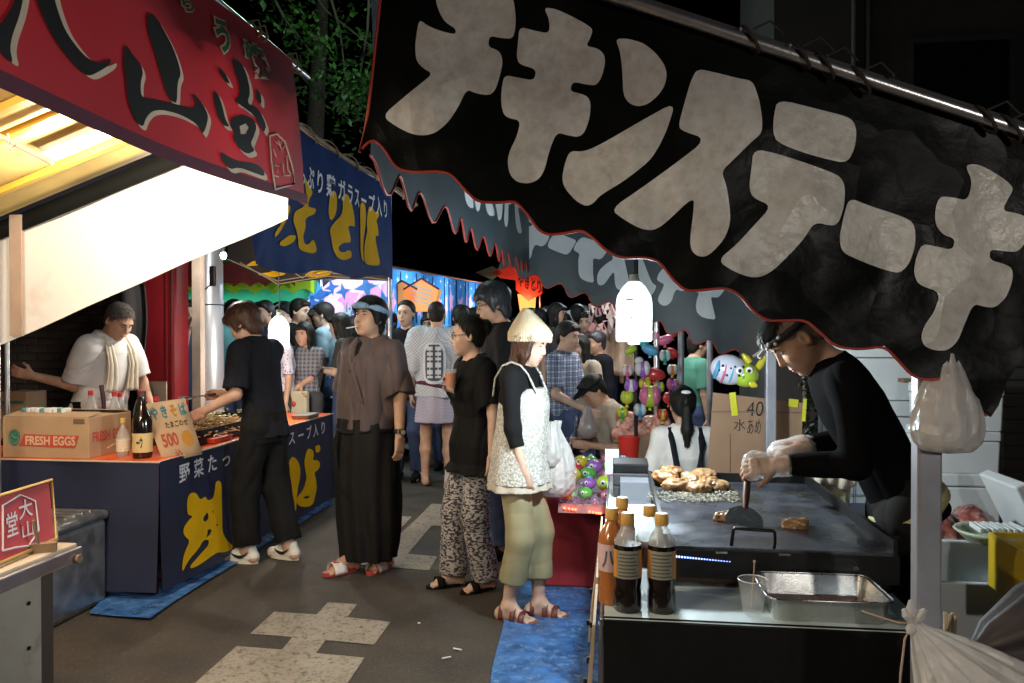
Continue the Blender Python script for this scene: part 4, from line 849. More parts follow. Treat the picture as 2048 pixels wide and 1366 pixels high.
for pts in ([(455, 518), (555, 562), (660, 545), (775, 560)], [(480, 525), (556, 568), (655, 552), (700, 556)], [(520, 500), (605, 556), (650, 530)]):
    mb = MB(); mb.tube([at_y(u, v, 6.9) for u, v in pts], .006, 5); obj('rope', mb, ROPE, nst)
pp = at_y(397, 650, 5.9); mb = MB(); mb.box((pp.x, 5.9, 1.15), (.07, .07, 2.3)); obj('post', mb, M('grey_wood', (.22, .18, .15), rough=.6, var=.2), nst)
mb = MB(); mb.cyl((BX - .02, 7.0, 0), (BX - .02, 7.0, 2.8), .02); obj('post', mb, PIPE, nst)
pp = at_y(14, 760, 4.6); mb = MB(); mb.cyl((pp.x, 4.6, 0), (pp.x, 4.6, 2.2), .016); obj('post', mb, PIPE, nst)
# its counter
ct = thing('stall_counter', 'navy cloth covered counter with yellow brush letters and orange top', 'counter', (-3.2, 5.5, 0)); HT = .785
mb = MB(); mb.box((NX - .46, (NY0 + NY1) / 2, HT - .015), (.90, NY1 - NY0 - .02, .03), bev=.004); mb.box((NX - 1.2, NY0 + .25, HT - .016), (1.0, .48, .028)); obj('table_top', mb, ORANGE, ct)
CWv = waves(51, .012, 7, 3)
def fasc(y, z, off=0.0): return Vector((NX + CWv(y, z) + .06 * (HT - z) * (HT - z) + off, y, z))
mb = MB(); surf(mb, [[(NY0, .06), (NY1, .0 + .03), (NY1, HT), (NY0, HT)]], fasc, .12); fc = obj('front_cloth', mb, NAVY, ct)
def sidec(x, z): return Vector((x, NY0 + .6 * CWv(x * 1.3, z) - .05 * (HT - z) * (HT - z), z))
mb = MB(); surf(mb, [[(-4.1, .03), (NX, .06), (NX, HT), (-4.1, HT)]], sidec, .12); obj('side_cloth', mb, NAVY, ct)
mb = MB(); mb.tube([(-4.1, NY0 - .004, HT - .004), (NX, NY0 - .004, HT - .004), (NX + .004, NY1, HT - .004)], .006, 5); obj('cloth_edge', mb, M('beige_piping', (.45, .35, .25), bump=0), ct)
ZF = lambda p: zoom(p, 320, 860, 4.553)
B1 = [(300, 565), (345, 578), (375, 640), (430, 600), (445, 645), (500, 625), (522, 540), (530, 475), (560, 458), (582, 490), (578, 620), (572, 800), (560, 930), (600, 1010), (650, 1050), (640, 1085), (560, 1115), (500, 1110), (420, 1160), (330, 1225), (250, 1265), (248, 1235), (330, 1140), (420, 1050), (430, 1000), (380, 1000), (330, 1080), (240, 1180), (190, 1285), (180, 1270), (200, 1130), (260, 1010), (210, 960), (205, 900), (240, 840), (300, 780), (245, 775), (250, 640), (270, 590)]
H1 = [[(385, 810), (440, 740), (445, 800), (410, 840)], [(425, 905), (465, 905), (450, 940), (405, 985), (420, 940)], [(480, 735), (495, 730), (490, 765)], [(500, 870), (530, 850), (525, 870)]]
for g, hs in ((B1, H1), ([(1045, 330), (1080, 370), (1105, 430), (1118, 520), (1105, 580), (1085, 590), (1070, 520), (1050, 420)], []), ([(1210, 235), (1250, 270), (1275, 340), (1270, 430), (1245, 520), (1230, 620), (1215, 745), (1185, 745), (1185, 600), (1180, 480), (1170, 380), (1175, 310)], []),
              ([(1360, 165), (1410, 185), (1415, 230), (1400, 280), (1450, 270), (1480, 310), (1460, 360), (1410, 390), (1430, 450), (1430, 540), (1400, 620), (1385, 670), (1330, 700), (1260, 700), (1225, 670), (1230, 620), (1290, 520), (1330, 440), (1320, 370), (1310, 300), (1330, 210)], [[(1280, 620), (1310, 600), (1355, 600), (1330, 625)], [(1240, 600), (1330, 455), (1280, 560)]]), ([(1425, 150), (1475, 130), (1485, 190), (1440, 215)], [])):
    conv = lambda q: [tuple(at_x(a[0], a[1], NX + .02)[1:]) for a in q]
    mb = MB(); surf(mb, [conv(chaikin(ZF(g), 2))] + [conv(chaikin(ZF(h), 1)) for h in hs], lambda y, z: fasc(y, z, .006), .12); obj('letter', mb, YELLOW, fc)
for ch, y0, y1 in (('き', 5.02, 5.35), ('そ', 5.55, 5.88)):
    mb = MB(); text_on(mb, ch, lambda s, t: fasc(s, t, .006), y0, y1, .60, .12, .05); obj('letter', mb, YELLOW, fc)
for i, (ch, y0) in enumerate(zip('野菜たっぷり鶏ガラスープ入り', np.linspace(4.34, 6.62, 14))):
    mb = MB(); text_on(mb, ch, lambda s, t: fasc(s, t, .006), y0, y0 + .13, .745, .625, .015); obj('letter', mb, WHITEP, fc)

# ================================================================ behind the noodle stall: pole, red pillar, walls
pl = thing('utility_pole', 'thick galvanised utility pole lit blue behind the noodle stall', 'pole', (0, 0, 0)); pp = at_y(418, 650, 6.6)
mb = MB(); mb.lathe((pp.x, 6.6, 0), [(.128, 0), (.122, 1.75)], 28); mb.lathe((pp.x, 6.6, 0), [(.127, 1.76), (.127, 1.80)], 28); mb.lathe((pp.x, 6.6, 0), [(.120, 1.80), (.105, 6.5)], 28); obj('shaft', mb, M('pole_steel', (.36, .40, .45), rough=.35, metal=.55, var=.08, vs=6, bump=.05), pl)
mb = MB(); mb.box((pp.x + .10, 6.48, 2.0), (.05, .03, .17), bev=.006); obj('number_plate', mb, BLACKM, pl)
mb = MB(); mb.tube([(pp.x - .12, 6.49, 1.78), (pp.x, 6.47, 1.86), (pp.x + .12, 6.5, 1.96)], .007, 5); obj('strap', mb, BLACKM, pl)
arm = MB(); arm.tube([(pp.x, 6.6, 5.2), (pp.x + .5, 6.9, 5.45), (pp.x + 1.0, 7.2, 5.45)], .03, 8); obj('added_lamp_arm', arm, GALV, pl)
hd = MB(); hd.lathe((pp.x + 1.05, 7.25, 5.33), [(.13, 0), (.12, .08), (.04, .14)], 18); lh = obj('added_lamp_head', hd, M('added_lamp_glass', (.8, .9, .85), emit=6, ecol=(.75, 1, .85), bump=0), pl)
l = lamp('POINT', 'added_street_light', (pp.x + 1.05, 7.25, 5.2), 230, (.66, 1, .80), .08); l.data.energy = 85; l.parent = pl; l.location = l.location - ORG[pl.name]  # arm, head and light added above the frame to light the leaves
rp = at_y(315, 650, 6.2); mb = MB(); mb.box((rp.x, 6.3, 2.1), (.31, .30, 4.2), rz=YAW, bev=.03); mb.box((rp.x + .11, 6.3 - .152, 2.1), (.012, .012, 4.2), rz=YAW); t = obj('red_pillar', mb, REDPANEL); tag(t, 'tall red painted square pillar behind the cook in white', 'pillar')
mb = MB(); mb.box((-6.0, 7.2, 1.7), (3.6, .2, 3.4)); w = tag(obj('brick_wall', mb, DARKWALL), 'dim brown wall behind the cook in white', 'wall')
BRICK = M('dim_brick', (.075, .055, .045), rough=.85, var=.35, vs=5, bump=.4, bs=50); bp = None
for r in range(16):
    for c in range(12):
        x = -4.45 - c * .225 - (r % 2) * .11; z = .75 + r * .075
        if bp is None: mb = MB(); mb.box((0, 0, 0), (.21, .024, .062), bev=.006); bp = obj('brick', mb, BRICK, w)
        b = bp if (r == 0 and c == 0) else bp.copy()
        if b is not bp: COL.objects.link(b); b.parent = w
        b.location = (x, 7.098 + random.uniform(-.004, .004), z)
rpx = at_y(275, 660, 5.9); cl = MB()
cl.grid(lambda a, b: Vector((rpx.x - .25 + .30 * a + .02 * math.sin(b * 5), 5.9 + .06 * math.sin(a * 9) , 1.93 - .85 * b - .06 * abs(a - .5))), 14, 12); tag(obj('hanging_cloth', cl, M('black_apron', (.012, .012, .014), rough=.8), solid=.012), 'black cloth hanging against the red pillar', 'cloth')

# ================================================================ further stalls: green scallops, pink blossoms, red banner
def scallop_banner(par, x0, x1, y, z0, z1, mat, n, amp=.05, name='valance', ph=0):
    xs = np.linspace(x0, x1, n * 6 + 1); lo = [(x, z0 + amp * abs(math.sin(math.pi * n * (x - x0) / (x1 - x0) + ph))) for x in xs]
    mb = MB(); surf(mb, [lo + [(x1, z1), (x0, z1)]], lambda x, z: Vector((x, y + .02 * math.sin(x * 9), z)), .3); return obj(name, mb, mat, par)
gs = thing('food_stall', 'far stall with green, yellow and dark red scalloped valance', 'food stall', (-4.8, 9, 0))
g0, g1 = at_y(330, 600, 8.6), at_y(622, 600, 8.6); zz = lambda v: at_y(500, v, 8.6).z
scallop_banner(gs, g0.x - .6, g1.x, 8.75, zz(606), zz(540), M('green_cloth', (.03, .28, .15), rough=.7, transl=.5), 9, .03)
scallop_banner(gs, g0.x - .6, g1.x, 8.68, zz(588), zz(530), M('lime_cloth', (.38, .52, .02), rough=.7, transl=.5), 10, .06)
scallop_banner(gs, g0.x - .6, g1.x - .18, 8.6, zz(574), zz(525), M('maroon_cloth', (.16, .02, .02), rough=.7, transl=.4), 12, .05)
mb = MB(); mb.box(((g0.x + g1.x) / 2 - .4, 9.9, zz(520)), (3.2, 2.6, .03)); obj('roof_sheet', mb, M('green_roof', (.03, .2, .1), rough=.7, transl=.4), gs)
for x in (g0.x - .6, g1.x): mb = MB(); mb.cyl((x, 8.9, 0), (x, 8.9, zz(520)), .02); obj('post', mb, PIPE, gs)
l = lamp('AREA', 'stall_light', (-4.6, 9.6, 2.0), 130, (.62, .95, .85), .5); l.parent = gs; l.location = l.location - ORG[gs.name]
BLUEC = M('blue_banner', (.06, .27, .62), rough=.6, transl=.6, bump=.1); PINKB = M('pale_pink_banner', (.74, .48, .70), rough=.6, transl=.55, bump=.1); PINKP = M('pink_print', (.78, .42, .66), rough=.6, transl=.5, bump=0); STARP = M('pale_star_print', (.72, .85, .88), rough=.6, transl=.4, bump=0)
ps = thing('food_stall', 'far stall with blue banners printed with pink blossoms and white stars', 'food stall', (-3.2, 11, 0))
pn = at_y(775, 530, 8.6); PX0 = pn.x; PZ = lambda y: 2.24 + .035 * (y - 8.6)
def flower(cx, cz, r, k=5, d=.45, ph=0.3): return [(cx + r * (1 if i % 2 == 0 else d) * math.cos(ph + math.pi * i / k), cz + r * (1 if i % 2 == 0 else d) * math.sin(ph + math.pi * i / k)) for i in range(2 * k)]
fp = lambda y, z, off=0.0: Vector((PX0 + .03 * math.sin(y * 4) + off, y, z))
FLW = [[tuple(q[:2]) for q in chaikin(flower(8.9 + i * .55, 1.86 + .03 * (8.9 + i * .55 - 8.6) + .05 * math.sin(i * 2.4), .19 + .045 * abs(math.sin(i * 1.7)), 5, .42, i * .7), 2)] for i in range(13)]; STW = [[tuple(q) for q in flower(8.82 + i * .30, PZ(8.82 + i * .30) - .075 - .045 * (i % 2), .05, 4, .35, 0)] for i in range(23)]
mb = MB(); surf(mb, [[(8.6, 1.55), (16, 1.70), (16, PZ(16)), (8.6, PZ(8.6))]] + FLW + STW, fp, .3); pf = obj('front_banner', mb, BLUEC, ps)
sp = lambda x, z, off=0.0: Vector((x, 8.6 + .03 * math.sin(x * 5) - off, z))
A = [(lambda p: (p.x, p.z))(at_y(u, v, 8.6)) for u, v in ((775, 545), (775, 645), (612, 650), (600, 612), (660, 562), (700, 552))]
mb = MB(); surf(mb, [A], sp, .3); psd = obj('side_banner', mb, PINKB, ps)
rr = random.Random(5)
for i in range(13):
    y = 8.9 + i * .55; mb = MB(); surf(mb, [FLW[i]], fp, .3); obj('blossom_print', mb, PINKP, pf)
    for j in (2 * i, 2 * i + 1):
        if j < 23: mb = MB(); surf(mb, [STW[j]], fp, .3); obj('star_print', mb, STARP, pf)
    mb = MB(); mb.tube([fp(y + .3, 1.64, .008), fp(y + .3, PZ(y) - .01, .008)], .008, 4); obj('seam', mb, M('navy_seam', (.02, .04, .15), bump=0), pf)
for (u, v, r_) in ((700, 600, .16), (748, 590, .18), (725, 630, .14)):
    p = at_y(u, v, 8.6); mb = MB(); surf(mb, [chaikin(flower(p.x, p.z, r_, 5, .5, rr.random()), 2)], lambda a, b: sp(a, b, .006), .3); obj('blossom_print', mb, PINKP, psd)
for (u, v, r_, m_) in ((735, 574, .15, BLUEC), (688, 583, .10, BLUEC), (640, 590, .17, BLUEC), (625, 610, .15, BLUEC), (664, 575, .10, BLUEC), (700, 625, .12, BLUEC), (768, 600, .12, BLUEC), (760, 566, .08, STARP), (640, 600, .06, STARP), (632, 617, .06, STARP), (655, 590, .06, STARP), (700, 620, .08, STARP), (715, 612, .07, STARP), (692, 628, .07, STARP), (730, 640, .07, STARP)):
    p = at_y(u, v, 8.6); mb = MB(); surf(mb, [flower(p.x, p.z, r_, 4, .35, .2)], lambda a, b: sp(a, b, .010), .3); obj('star_print', mb, m_, psd)
mb = MB(); mb.tube([(PX0, y, PZ(y) + .01) for y in np.linspace(8.5, 16.1, 12)], .02, 6); obj('roof_pipe', mb, PIPE, ps)
for y in (8.7, 12.4, 15.9): mb = MB(); mb.cyl((PX0 - .05, y, 0), (PX0 - .05, y, PZ(y)), .02); obj('post', mb, PIPE, ps)
mb = MB(); mb.grid(lambda a, b: Vector((PX0 - 2.4 * a, 8.6 + 7.4 * b, PZ(8.6 + 7.4 * b) + .02 - .1 * a)), 3, 3); obj('roof_sheet', mb, M('pale_roof', (.35, .4, .5), rough=.7, transl=.3), ps)
for y, pw in ((9.4, 190), (11.6, 200), (14, 200)):
    l = lamp('POINT', 'stall_light', (PX0 - .55, y, 1.95), pw * .28, (.80, .90, 1), .08); l.parent = ps; l.location = l.location - ORG[ps.name]
for (u, w_, m_) in ((808, 34, 1), (846, 40, 2)):
    c = at_y(u, 588, 9.2); t = thing('paper_lantern', ('plain orange diamond lantern' if m_ == 1 else 'striped orange diamond lantern') + ' hanging at the blossom stall', 'lantern', c)
    r_ = w_ / 1593 * 9.2; mb = MB()
    f = [(0, r_ * .75), (r_ * .9, .05), (r_ * .6, -r_ * .9), (-r_ * .6, -r_ * .9), (-r_ * .9, .05)]
    mb.add([c + Vector((x, -.08, z)) for x, z in f] + [c + Vector((x, .08, z)) for x, z in f], [(0, 1, 2, 3, 4), (9, 8, 7, 6, 5)] + [(i, 5 + i, 5 + (i + 1) % 5, (i + 1) % 5) for i in range(5)]); obj('shade', mb, M('orange_paper', (.75, .30, .08), rough=.6, emit=.5, ecol=(1, .42, .14)), t)
    mb = MB(); mb.tube([c + Vector((-r_ * .92, -.085, .05)), c + Vector((0, -.085, r_ * .77)), c + Vector((r_ * .92, -.085, .05))], .012, 5); obj('frame', mb, M('lantern_frame', (.12, .03, .06), bump=0), t)
    if m_ == 2:
        for k in range(4): mb = MB(); mb.box(c + Vector((0, -.088, -.1 + k * .055)), (r_ * 1.2, .006, .018), rot=Matrix.Rotation(.3, 3, 'Y')); obj('stripe', mb, M('lantern_stripe', (.55, .6, .6), bump=0), t)
rs = thing('food_stall', 'far stall with bright red banner and orange glow', 'food stall', (-2, 17, 0))
P = lambda u, v, y=16.8: at_y(u, v, y)
mb = MB(); mb.poly([P(985, 545), P(1020, 520), P(1052, 540), P(1040, 562), P(1000, 556)]); mb.poly([P(1030, 535), P(1086, 556), P(1084, 588), P(1056, 602), P(1032, 580)]); obj('banner', mb, M('glowing_red_cloth', (.65, .05, .03), rough=.6, transl=.3, emit=.25, ecol=(1, .06, .03)), rs)  # emission in the cloth stands in for lamp light shining through
mb = MB(); text_on(mb, 'やきとり', lambda s, t: P(s, t + (s - 1040) * .35, 16.77), 1036, 1082, 546, 574, .03); obj('letter', mb, INK, rs)
mb = MB(); mb.poly([P(1035, 588, 17.2), P(1072, 592, 17.2), P(1070, 622, 17.2), P(1040, 622, 17.2)]); obj('glow_sheet', mb, M('orange_glow_sheet', (.8, .35, .08), emit=1.3, ecol=(1, .42, .10), bump=0), rs)  # emissive sheet stands for the orange glow inside the stall
mb = MB(); mb.poly([P(950, 545), P(985, 532), P(1005, 545), P(985, 560)]); obj('roof_sheet', mb, M('drab_roof', (.22, .24, .16), transl=.3), rs)
for x in (-2.6, -1.6): mb = MB(); mb.cyl((x, 17.1, 0), (x, 17.1, 2.6), .025); obj('post', mb, PIPE, rs)
l = lamp('POINT', 'stall_light', P(1050, 600, 16.6), 25, (1, .35, .15), .1); l.parent = rs; l.location = l.location - ORG[rs.name]
# far tents over the crowd, the toy stall beyond the chicken stall
mb = MB(); mb.grid(lambda a, b: at_y(1090 + 150 * a, 560 + 10 * math.sin(9 * a) - 90 * b, 11 + 2 * b), 8, 2); tag(obj('awning', mb, M('dim_awning', (.03, .035, .045), rough=.7)), 'dark awning over the far crowd behind the white lamp', 'awning')

# ================================================================ building and tree against the black sky
bd = thing('building', 'dark grey building rising behind the right hand stall', 'building', (4.5, 8.5, 0)); WALLG = M('grey_render', (.05, .048, .046), rough=.85, var=.2, vs=2, bump=.2)
bx = at_y(1548, 80, 7.6).x
mb = MB(); mb.box((bx + 3, 8.6, 4.5), (6, 2, 9)); obj('wall', mb, WALLG, bd)
for x in (bx + .7, bx + .82): mb = MB(); mb.cyl((x, 7.57, .1), (x, 7.57, 8.8), .03); obj('drain_pipe', mb, M('dark_pipe', (.05, .05, .05), rough=.6), bd)
for z in (3.6, 6.0):
    for x in (bx + 1.6, bx + 3.2):
        mb = MB(); mb.box((x, 7.585, z), (.9, .06, 1.1)); wf = obj('window', mb, M('window_frame', (.08, .08, .085), rough=.5, metal=.5), bd)
        mb = MB(); mb.box((x, 7.56, z), (.8, .02, 1.0)); obj('pane', mb, M('night_glass', (.01, .011, .013), rough=.08, bump=0), wf)
mb = MB(); mb.box((bx + 2.6, 7.3, 4.6), (2.6, .7, .12), rot=Matrix.Rotation(.0, 3, 'Y')); obj('canopy', mb, M('maroon_canopy', (.06, .02, .025), rough=.6), bd)
tr = thing('tree', 'leafy tree with green lit branches above the navy banner', 'tree', (-3.6, 10.2, 0))
mb = MB(); mb.tube([(-4.3, 10.6, 0), (-4.25, 10.6, 2), (-4.1, 10.5, 4), (-3.9, 10.4, 6.5)], .16, 10, rs=[.2, .17, .13, .07]); obj('trunk', mb, BARK, tr)
br = []; rr = random.Random(3)
for pts in ([(520, -60), (570, 40), (615, 95), (650, 150), (700, 220)], [(640, -80), (680, 60), (690, 150), (720, 240)], [(740, -40), (735, 60), (720, 150), (700, 200)], [(560, 120), (600, 150), (640, 190)], [(600, -60), (650, 20), (740, 90)]):
    Y = rr.uniform(8.2, 9.4); p = [at_y(u, v, Y + .2 * i) for i, (u, v) in enumerate(pts)]; br.append(p); mb = MB(); mb.tube(p, .012, 6, rs=[.018 - .003 * i for i in range(len(p))]); obj('branch', mb, BARK, tr)
mb = MB()
def leaf(mb, p, L, rr):
    d = Vector((rr.uniform(-1, 1), rr.uniform(-1, 1), rr.uniform(-.9, .4))).normalized(); w = d.cross(Vector((rr.uniform(-1, 1), rr.uniform(-1, 1), 1))).normalized() * L * .26; n = d.cross(w).normalized() * L * .08
    mb.add([p, p + d * L * .45 + w + n, p + d * L, p + d * L * .45 - w + n, p + d * L * .5], [(0, 1, 4), (1, 2, 4), (2, 3, 4), (3, 0, 4)], True)
for p in br:
    for i in range(len(p) - 1):
        for _ in range(20): leaf(mb, p[i].lerp(p[i + 1], rr.random()) + Vector((rr.gauss(0, .11), rr.gauss(0, .11), rr.gauss(0, .10))), rr.uniform(.07, .12), rr)
for (u, v, sx, sz, n) in ((668, 150, .12, .06, 60), (710, 170, .16, .10, 110), (735, 165, .10, .06, 70), (730, 195, .16, .06, 110), (700, 222, .12, .05, 60), (655, 70, .08, .08, 30), (575, 30, .12, .12, 60), (745, 100, .05, .1, 40), (610, 60, .12, .1, 60), (640, 100, .10, .06, 50), (600, 180, .15, .05, 40)):
    for _ in range(n):
        c = at_y(u, v, 8.8); leaf(mb, c + Vector((rr.gauss(0, sx), rr.gauss(0, .2), rr.gauss(0, sz))), rr.uniform(.06, .11), rr)
for _ in range(500):
    c = at_y(rr.uniform(430, 800), rr.uniform(-160, 330), rr.uniform(9.6, 11.5)); leaf(mb, c, rr.uniform(.08, .13), rr)
obj('crown', mb, LEAF, tr)
# ================================================================ hanging jug lamps
JUG = M('lit_milky_jug', (.80, .86, .86), rough=.5, transl=.7, emit=.22, ecol=(.86, .98, .97), bump=0); JUGW = M('lit_warm_jug', (.86, .82, .74), rough=.5, transl=.7, emit=.35, ecol=(1, .96, .88), bump=0)
PLASTIC_CLEAR = M('clear_plastic', (.85, .87, .88), rough=.12, trans=.85, bump=0, alpha=.45)
def jug_lamp(u, v0, v1, Y, label, mat, pw, col, cord):
    p0, p1 = at_y(u, v1, Y), at_y(u, v0, Y); h = p1.z - p0.z; w = h * .26; t = thing('jug_lamp', label, 'lamp', (p0.x, Y, p0.z)); c = (p0.x, Y, p0.z)
    mb = MB(); mb.lathe(c, [(w * .93, 0), (w, h * .02), (w, h * .56), (w * .93, h * .66), (w * .62, h * .80), (w * .34, h * .87)], 28, sy=.8, sq=.55); obj('shade', mb, mat, t)
    mb = MB(); mb.lathe(c, [(w * .32, h * .87), (w * .32, h * .905), (w * .26, h * .91), (w * .26, h * .97)], 16); obj('neck', mb, M('jug_neck', (.75, .8, .78), rough=.4, bump=0, transl=.4), t)
    mb = MB(); mb.lathe(c, [(.005, -.012), (w * .3, -.010), (w * .34, .03)], 14); obj('bulb', mb, M('lit_bulb', (1, 1, 1), emit=8, ecol=col, bump=0), t)
    mb = MB(); mb.tube([Vector(c) + Vector((0, 0, h * .9)), Vector(c) + Vector((.004, 0, h * 1.3)), Vector(c) + Vector((0, 0, cord))], .004, 6); obj('cord', mb, M('lamp_cord', (.05, .05, .05), bump=0), t)
    if w > .055:
        mb = MB(); mb.box((p0.x - .012, Y - w * .80, p0.z + h * .34), (.010, .004, .010)).box((p0.x + .02, Y - w * .80, p0.z + h * .34), (.006, .004, .008)).box((p0.x - .02, Y - w * .8, p0.z + h * .60), (.03, .004, .006)); obj('print', mb, M('brown_label_print', (.35, .15, .1), bump=0), t)
    l = lamp('POINT', 'inner_glow', (p0.x, Y, p0.z + h * .38), 1.2 * (w / .06) ** 2, col, .018); l.parent = t; l.location = Vector((0, 0, h * .38))
    l = lamp('POINT', 'bulb_light', (p0.x, Y, p0.z - .07), pw, col, .045); l.parent = t; l.location = Vector((0, 0, -.07)); return t
jug_lamp(1268, 545, 683, 3.45, 'large glowing white jug lamp hanging above the griddle', JUG, 74, (.82, .95, 1), .62)
jl = jug_lamp(558, 622, 697, 6.2, 'glowing white jug lamp hanging behind the brown haired young man', JUGW, 40, (1, .9, .76), .62)
t = thing('jug_lamp', 'added fill lamp in a white jug shade, unseen behind the camera', 'lamp', (1.6, -1.1, 1.98)); mb = MB(); mb.lathe((1.6, -1.1, 1.98), [(.065, 0), (.07, .01), (.07, .13), (.04, .19), (.02, .24)], 24, sq=.5); obj('shade', mb, JUGW, t)
l = lamp('POINT', 'bulb_light', (1.6, -1.1, 1.91), 88, (1, .94, .86), .06); l.parent = t; l.location = Vector((0, 0, -.07))  # unseen fill light added for the near banner and foam boxes
bl = thing('bare_bulb', 'small bare bulb under the navy banner next to the white curtain', 'bulb', at_y(447, 511, 5.6)); c = at_y(447, 511, 5.6)
mb = MB(); mb.ell(c, (.022, .022, .028)); obj('glass', mb, M('lit_bare_bulb', (1, 1, 1), emit=30, ecol=(1, .93, .85), bump=0), bl); mb = MB(); mb.cyl(c + Vector((0, 0, .02)), c + Vector((0, 0, .07)), .014); obj('socket', mb, BLACKM, bl)
l = lamp('POINT', 'bulb_light', c + Vector((0, -.04, -.05)), 44, (1, .9, .78), .03); l.parent = bl; l.location = Vector((0, -.04, -.05))
mb = MB(); cc = at_y(1461, 453, 5.6); mb.ell(cc, .012); tag(obj('pilot_light', mb, M('blue_white_led', (1, 1, 1), emit=10, ecol=(.7, .75, 1), bump=0)), 'tiny blue white point of light under the black roof', 'light')

# ================================================================ chicken stall counter and griddle
LX, NYc, ZC = -.03, 2.19, .72
ctr = thing('stall_counter', 'steel topped counter with black cloth front carrying the griddle', 'counter', (.4, 3.2, 0))
WORN = M('scratched_steel', (.58, .70, .72), rough=.45, metal=.05, var=.15, vs=6, bump=.25, bs=40, rvar=.12)
mb = MB(); mb.box((.40, 3.30, ZC - .012), (.86, 2.22, .024), bev=.003); obj('worktop', mb, WORN, ctr)
mb = MB(); mb.box((LX - .006, 3.30, ZC - .03), (.010, 2.23, .065), bev=.003); mb.box((LX - .005, NYc + .02, .35), (.02, .03, .70)); obj('edge_trim', mb, M('bright_edge', (.45, .48, .60), rough=.25, metal=.9), ctr)
CV = waves(61, .006, 9, 2)
def blackf(x, z): return Vector((x, NYc - .006 + CV(x, z) * (ZC - z), z))
mb = MB(); surf(mb, [[(LX, .02), (.845, .02), (.845, ZC - .004), (LX, ZC - .004)]], blackf, .1); mb.add([(LX, NYc - .006, ZC - .004), (.845, NYc - .006, ZC - .004), (.845, NYc + .012, ZC + .003), (LX, NYc + .012, ZC + .003)], [(0, 1, 2, 3)]); obj('front_cloth', mb, M('matt_black_cloth', (.0045, .0045, .005), rough=.75, var=.3, vs=6, bump=.2, spec=.2), ctr)
mb = MB(); mb.box((.842, 3.3, .36), (.006, 2.2, .70)); obj('side_cloth', mb, M('matt_black_cloth', (.01, .01, .011)), ctr)
for y in (2.3, 4.3): mb = MB(); mb.box((.80, y, .35), (.04, .04, .70)); obj('leg', mb, BLACKM, ctr)
# cardboard menu boards hanging on the customer side
for i, (y0, y1, z0, z1, tl, lab) in enumerate(((2.25, 2.62, .30, .68, .05, 'cardboard menu board hanging at the near end of the counter side'), (2.66, 3.05, .33, .69, .035, 'cardboard menu board hanging in the middle of the counter side'), (3.15, 3.6, .28, .68, .07, 'cardboard menu board hanging at the far end of the counter side'))):
    t = thing('menu_board', lab, 'sign', (LX - .03, y0, z0), 'cardboard menu boards on the counter side'); rot = Matrix.Rotation(-tl * 2.2, 3, 'Y')
    mb = MB(); mb.box((LX - .028 - tl * .3, (y0 + y1) / 2, (z0 + z1) / 2), (.008, y1 - y0, z1 - z0), rot=Matrix.Rotation(tl * 1.6, 3, 'Y')); obj('panel', mb, M('pale_cardboard', (.52, .40, .28), rough=.85, dirt=(.25, .12, .05), ds=8, dcut=(.6, .66)), t)
    mb = MB(); fm = lambda s, tt: Vector((LX - .034 - tl * .3 - (tt - (z0 + z1) / 2) * math.tan(-tl * 1.6) * 1.0 - .001, s, tt)); text_on(mb, ('チキン', 'ステーキ', '500円')[i], fm, y1 - .04, y0 + .04, z1 - .06, z1 - .18, .02); obj('letter', mb, INK, t)
    for y in (y0 + .03, y1 - .03): mb = MB(); mb.box((LX - .04 - tl * .5, y, z0 + .07), (.012, .014, .02)); obj('clip', mb, BLACKM, t)

gr = thing('griddle', 'wide steel griddle plate on a black iron gas burner frame', 'griddle', (.46, 3.1, ZC))
GZ = .845; GX0, GX1, GY0, GY1 = .155, .83, 2.50, 3.62
PLATE = M('seasoned_steel', (.075, .08, .10), rough=.30, metal=.5, var=.5, vs=5, bump=.1, bs=60, rvar=.14, dirt=(.035, .03, .026), ds=6, dcut=(.50, .66))
mb = MB(); mb.box(((GX0 + GX1) / 2, (GY0 + GY1) / 2, GZ - .005), (GX1 - GX0, GY1 - GY0, .010), bev=.002); obj('plate', mb, PLATE, gr)
mb = MB()
for a, b in (((GX0, GY0), (GX0, GY1)), ((GX1, GY0), (GX1, GY1)), ((GX0, GY1), (GX1, GY1))):
    mb.box(((a[0] + b[0]) / 2, (a[1] + b[1]) / 2, GZ + .016), (abs(b[0] - a[0]) + .012, abs(b[1] - a[1]) + .012, .045))
obj('rim', mb, BLACKM, gr)
mb = MB(); mb.box(((GX0 + GX1) / 2, GY0 - .006, GZ - .050), (GX1 - GX0 + .02, .012, .085)); obj('front_panel', mb, BLACKM, gr)
mb = MB(); mb.box(((GX0 + GX1) / 2 - .02, GY0 + .22, ZC + .020), (GX1 - GX0 + .02, .40, .022)); obj('drip_tray', mb, M('rusty_iron', (.09, .05, .03), rough=.7, metal=.3, var=.4, vs=9, bump=.4), gr)
for x in (GX0 + .02, GX1 - .02):
    for y in (GY0 + .03, GY1 - .03): mb = MB(); mb.box((x, y, ZC + .05), (.03, .03, .10)); obj('leg', mb, BLACKM, gr)
h0, h1 = at_y(1463, 1082, GY0 - .008), at_y(1548, 1088, GY0 - .008)
mb = MB(); mb.tube([h0 + Vector((0, 0, -.012)), h0 + Vector((0, -.012, .006)), h0 + Vector((.002, -.02, .040)), h0 + Vector((.008, -.022, .045)), h1 + Vector((-.008, -.022, .045)), h1 + Vector((-.002, -.02, .040)), h1 + Vector((0, -.012, .006)), h1 + Vector((0, 0, -.012))], .0055, 8); obj('handle', mb, BLACKM, gr)
for x in (h0.x - .03, h1.x + .03): mb = MB(); mb.box((x, GY0 - .013, GZ - .012), (.034, .004, .006)); obj('bracket', mb, STEEL, gr)
FL = M('gas_flame', (.2, .3, 1), emit=6, ecol=(.25, .35, 1), bump=0)
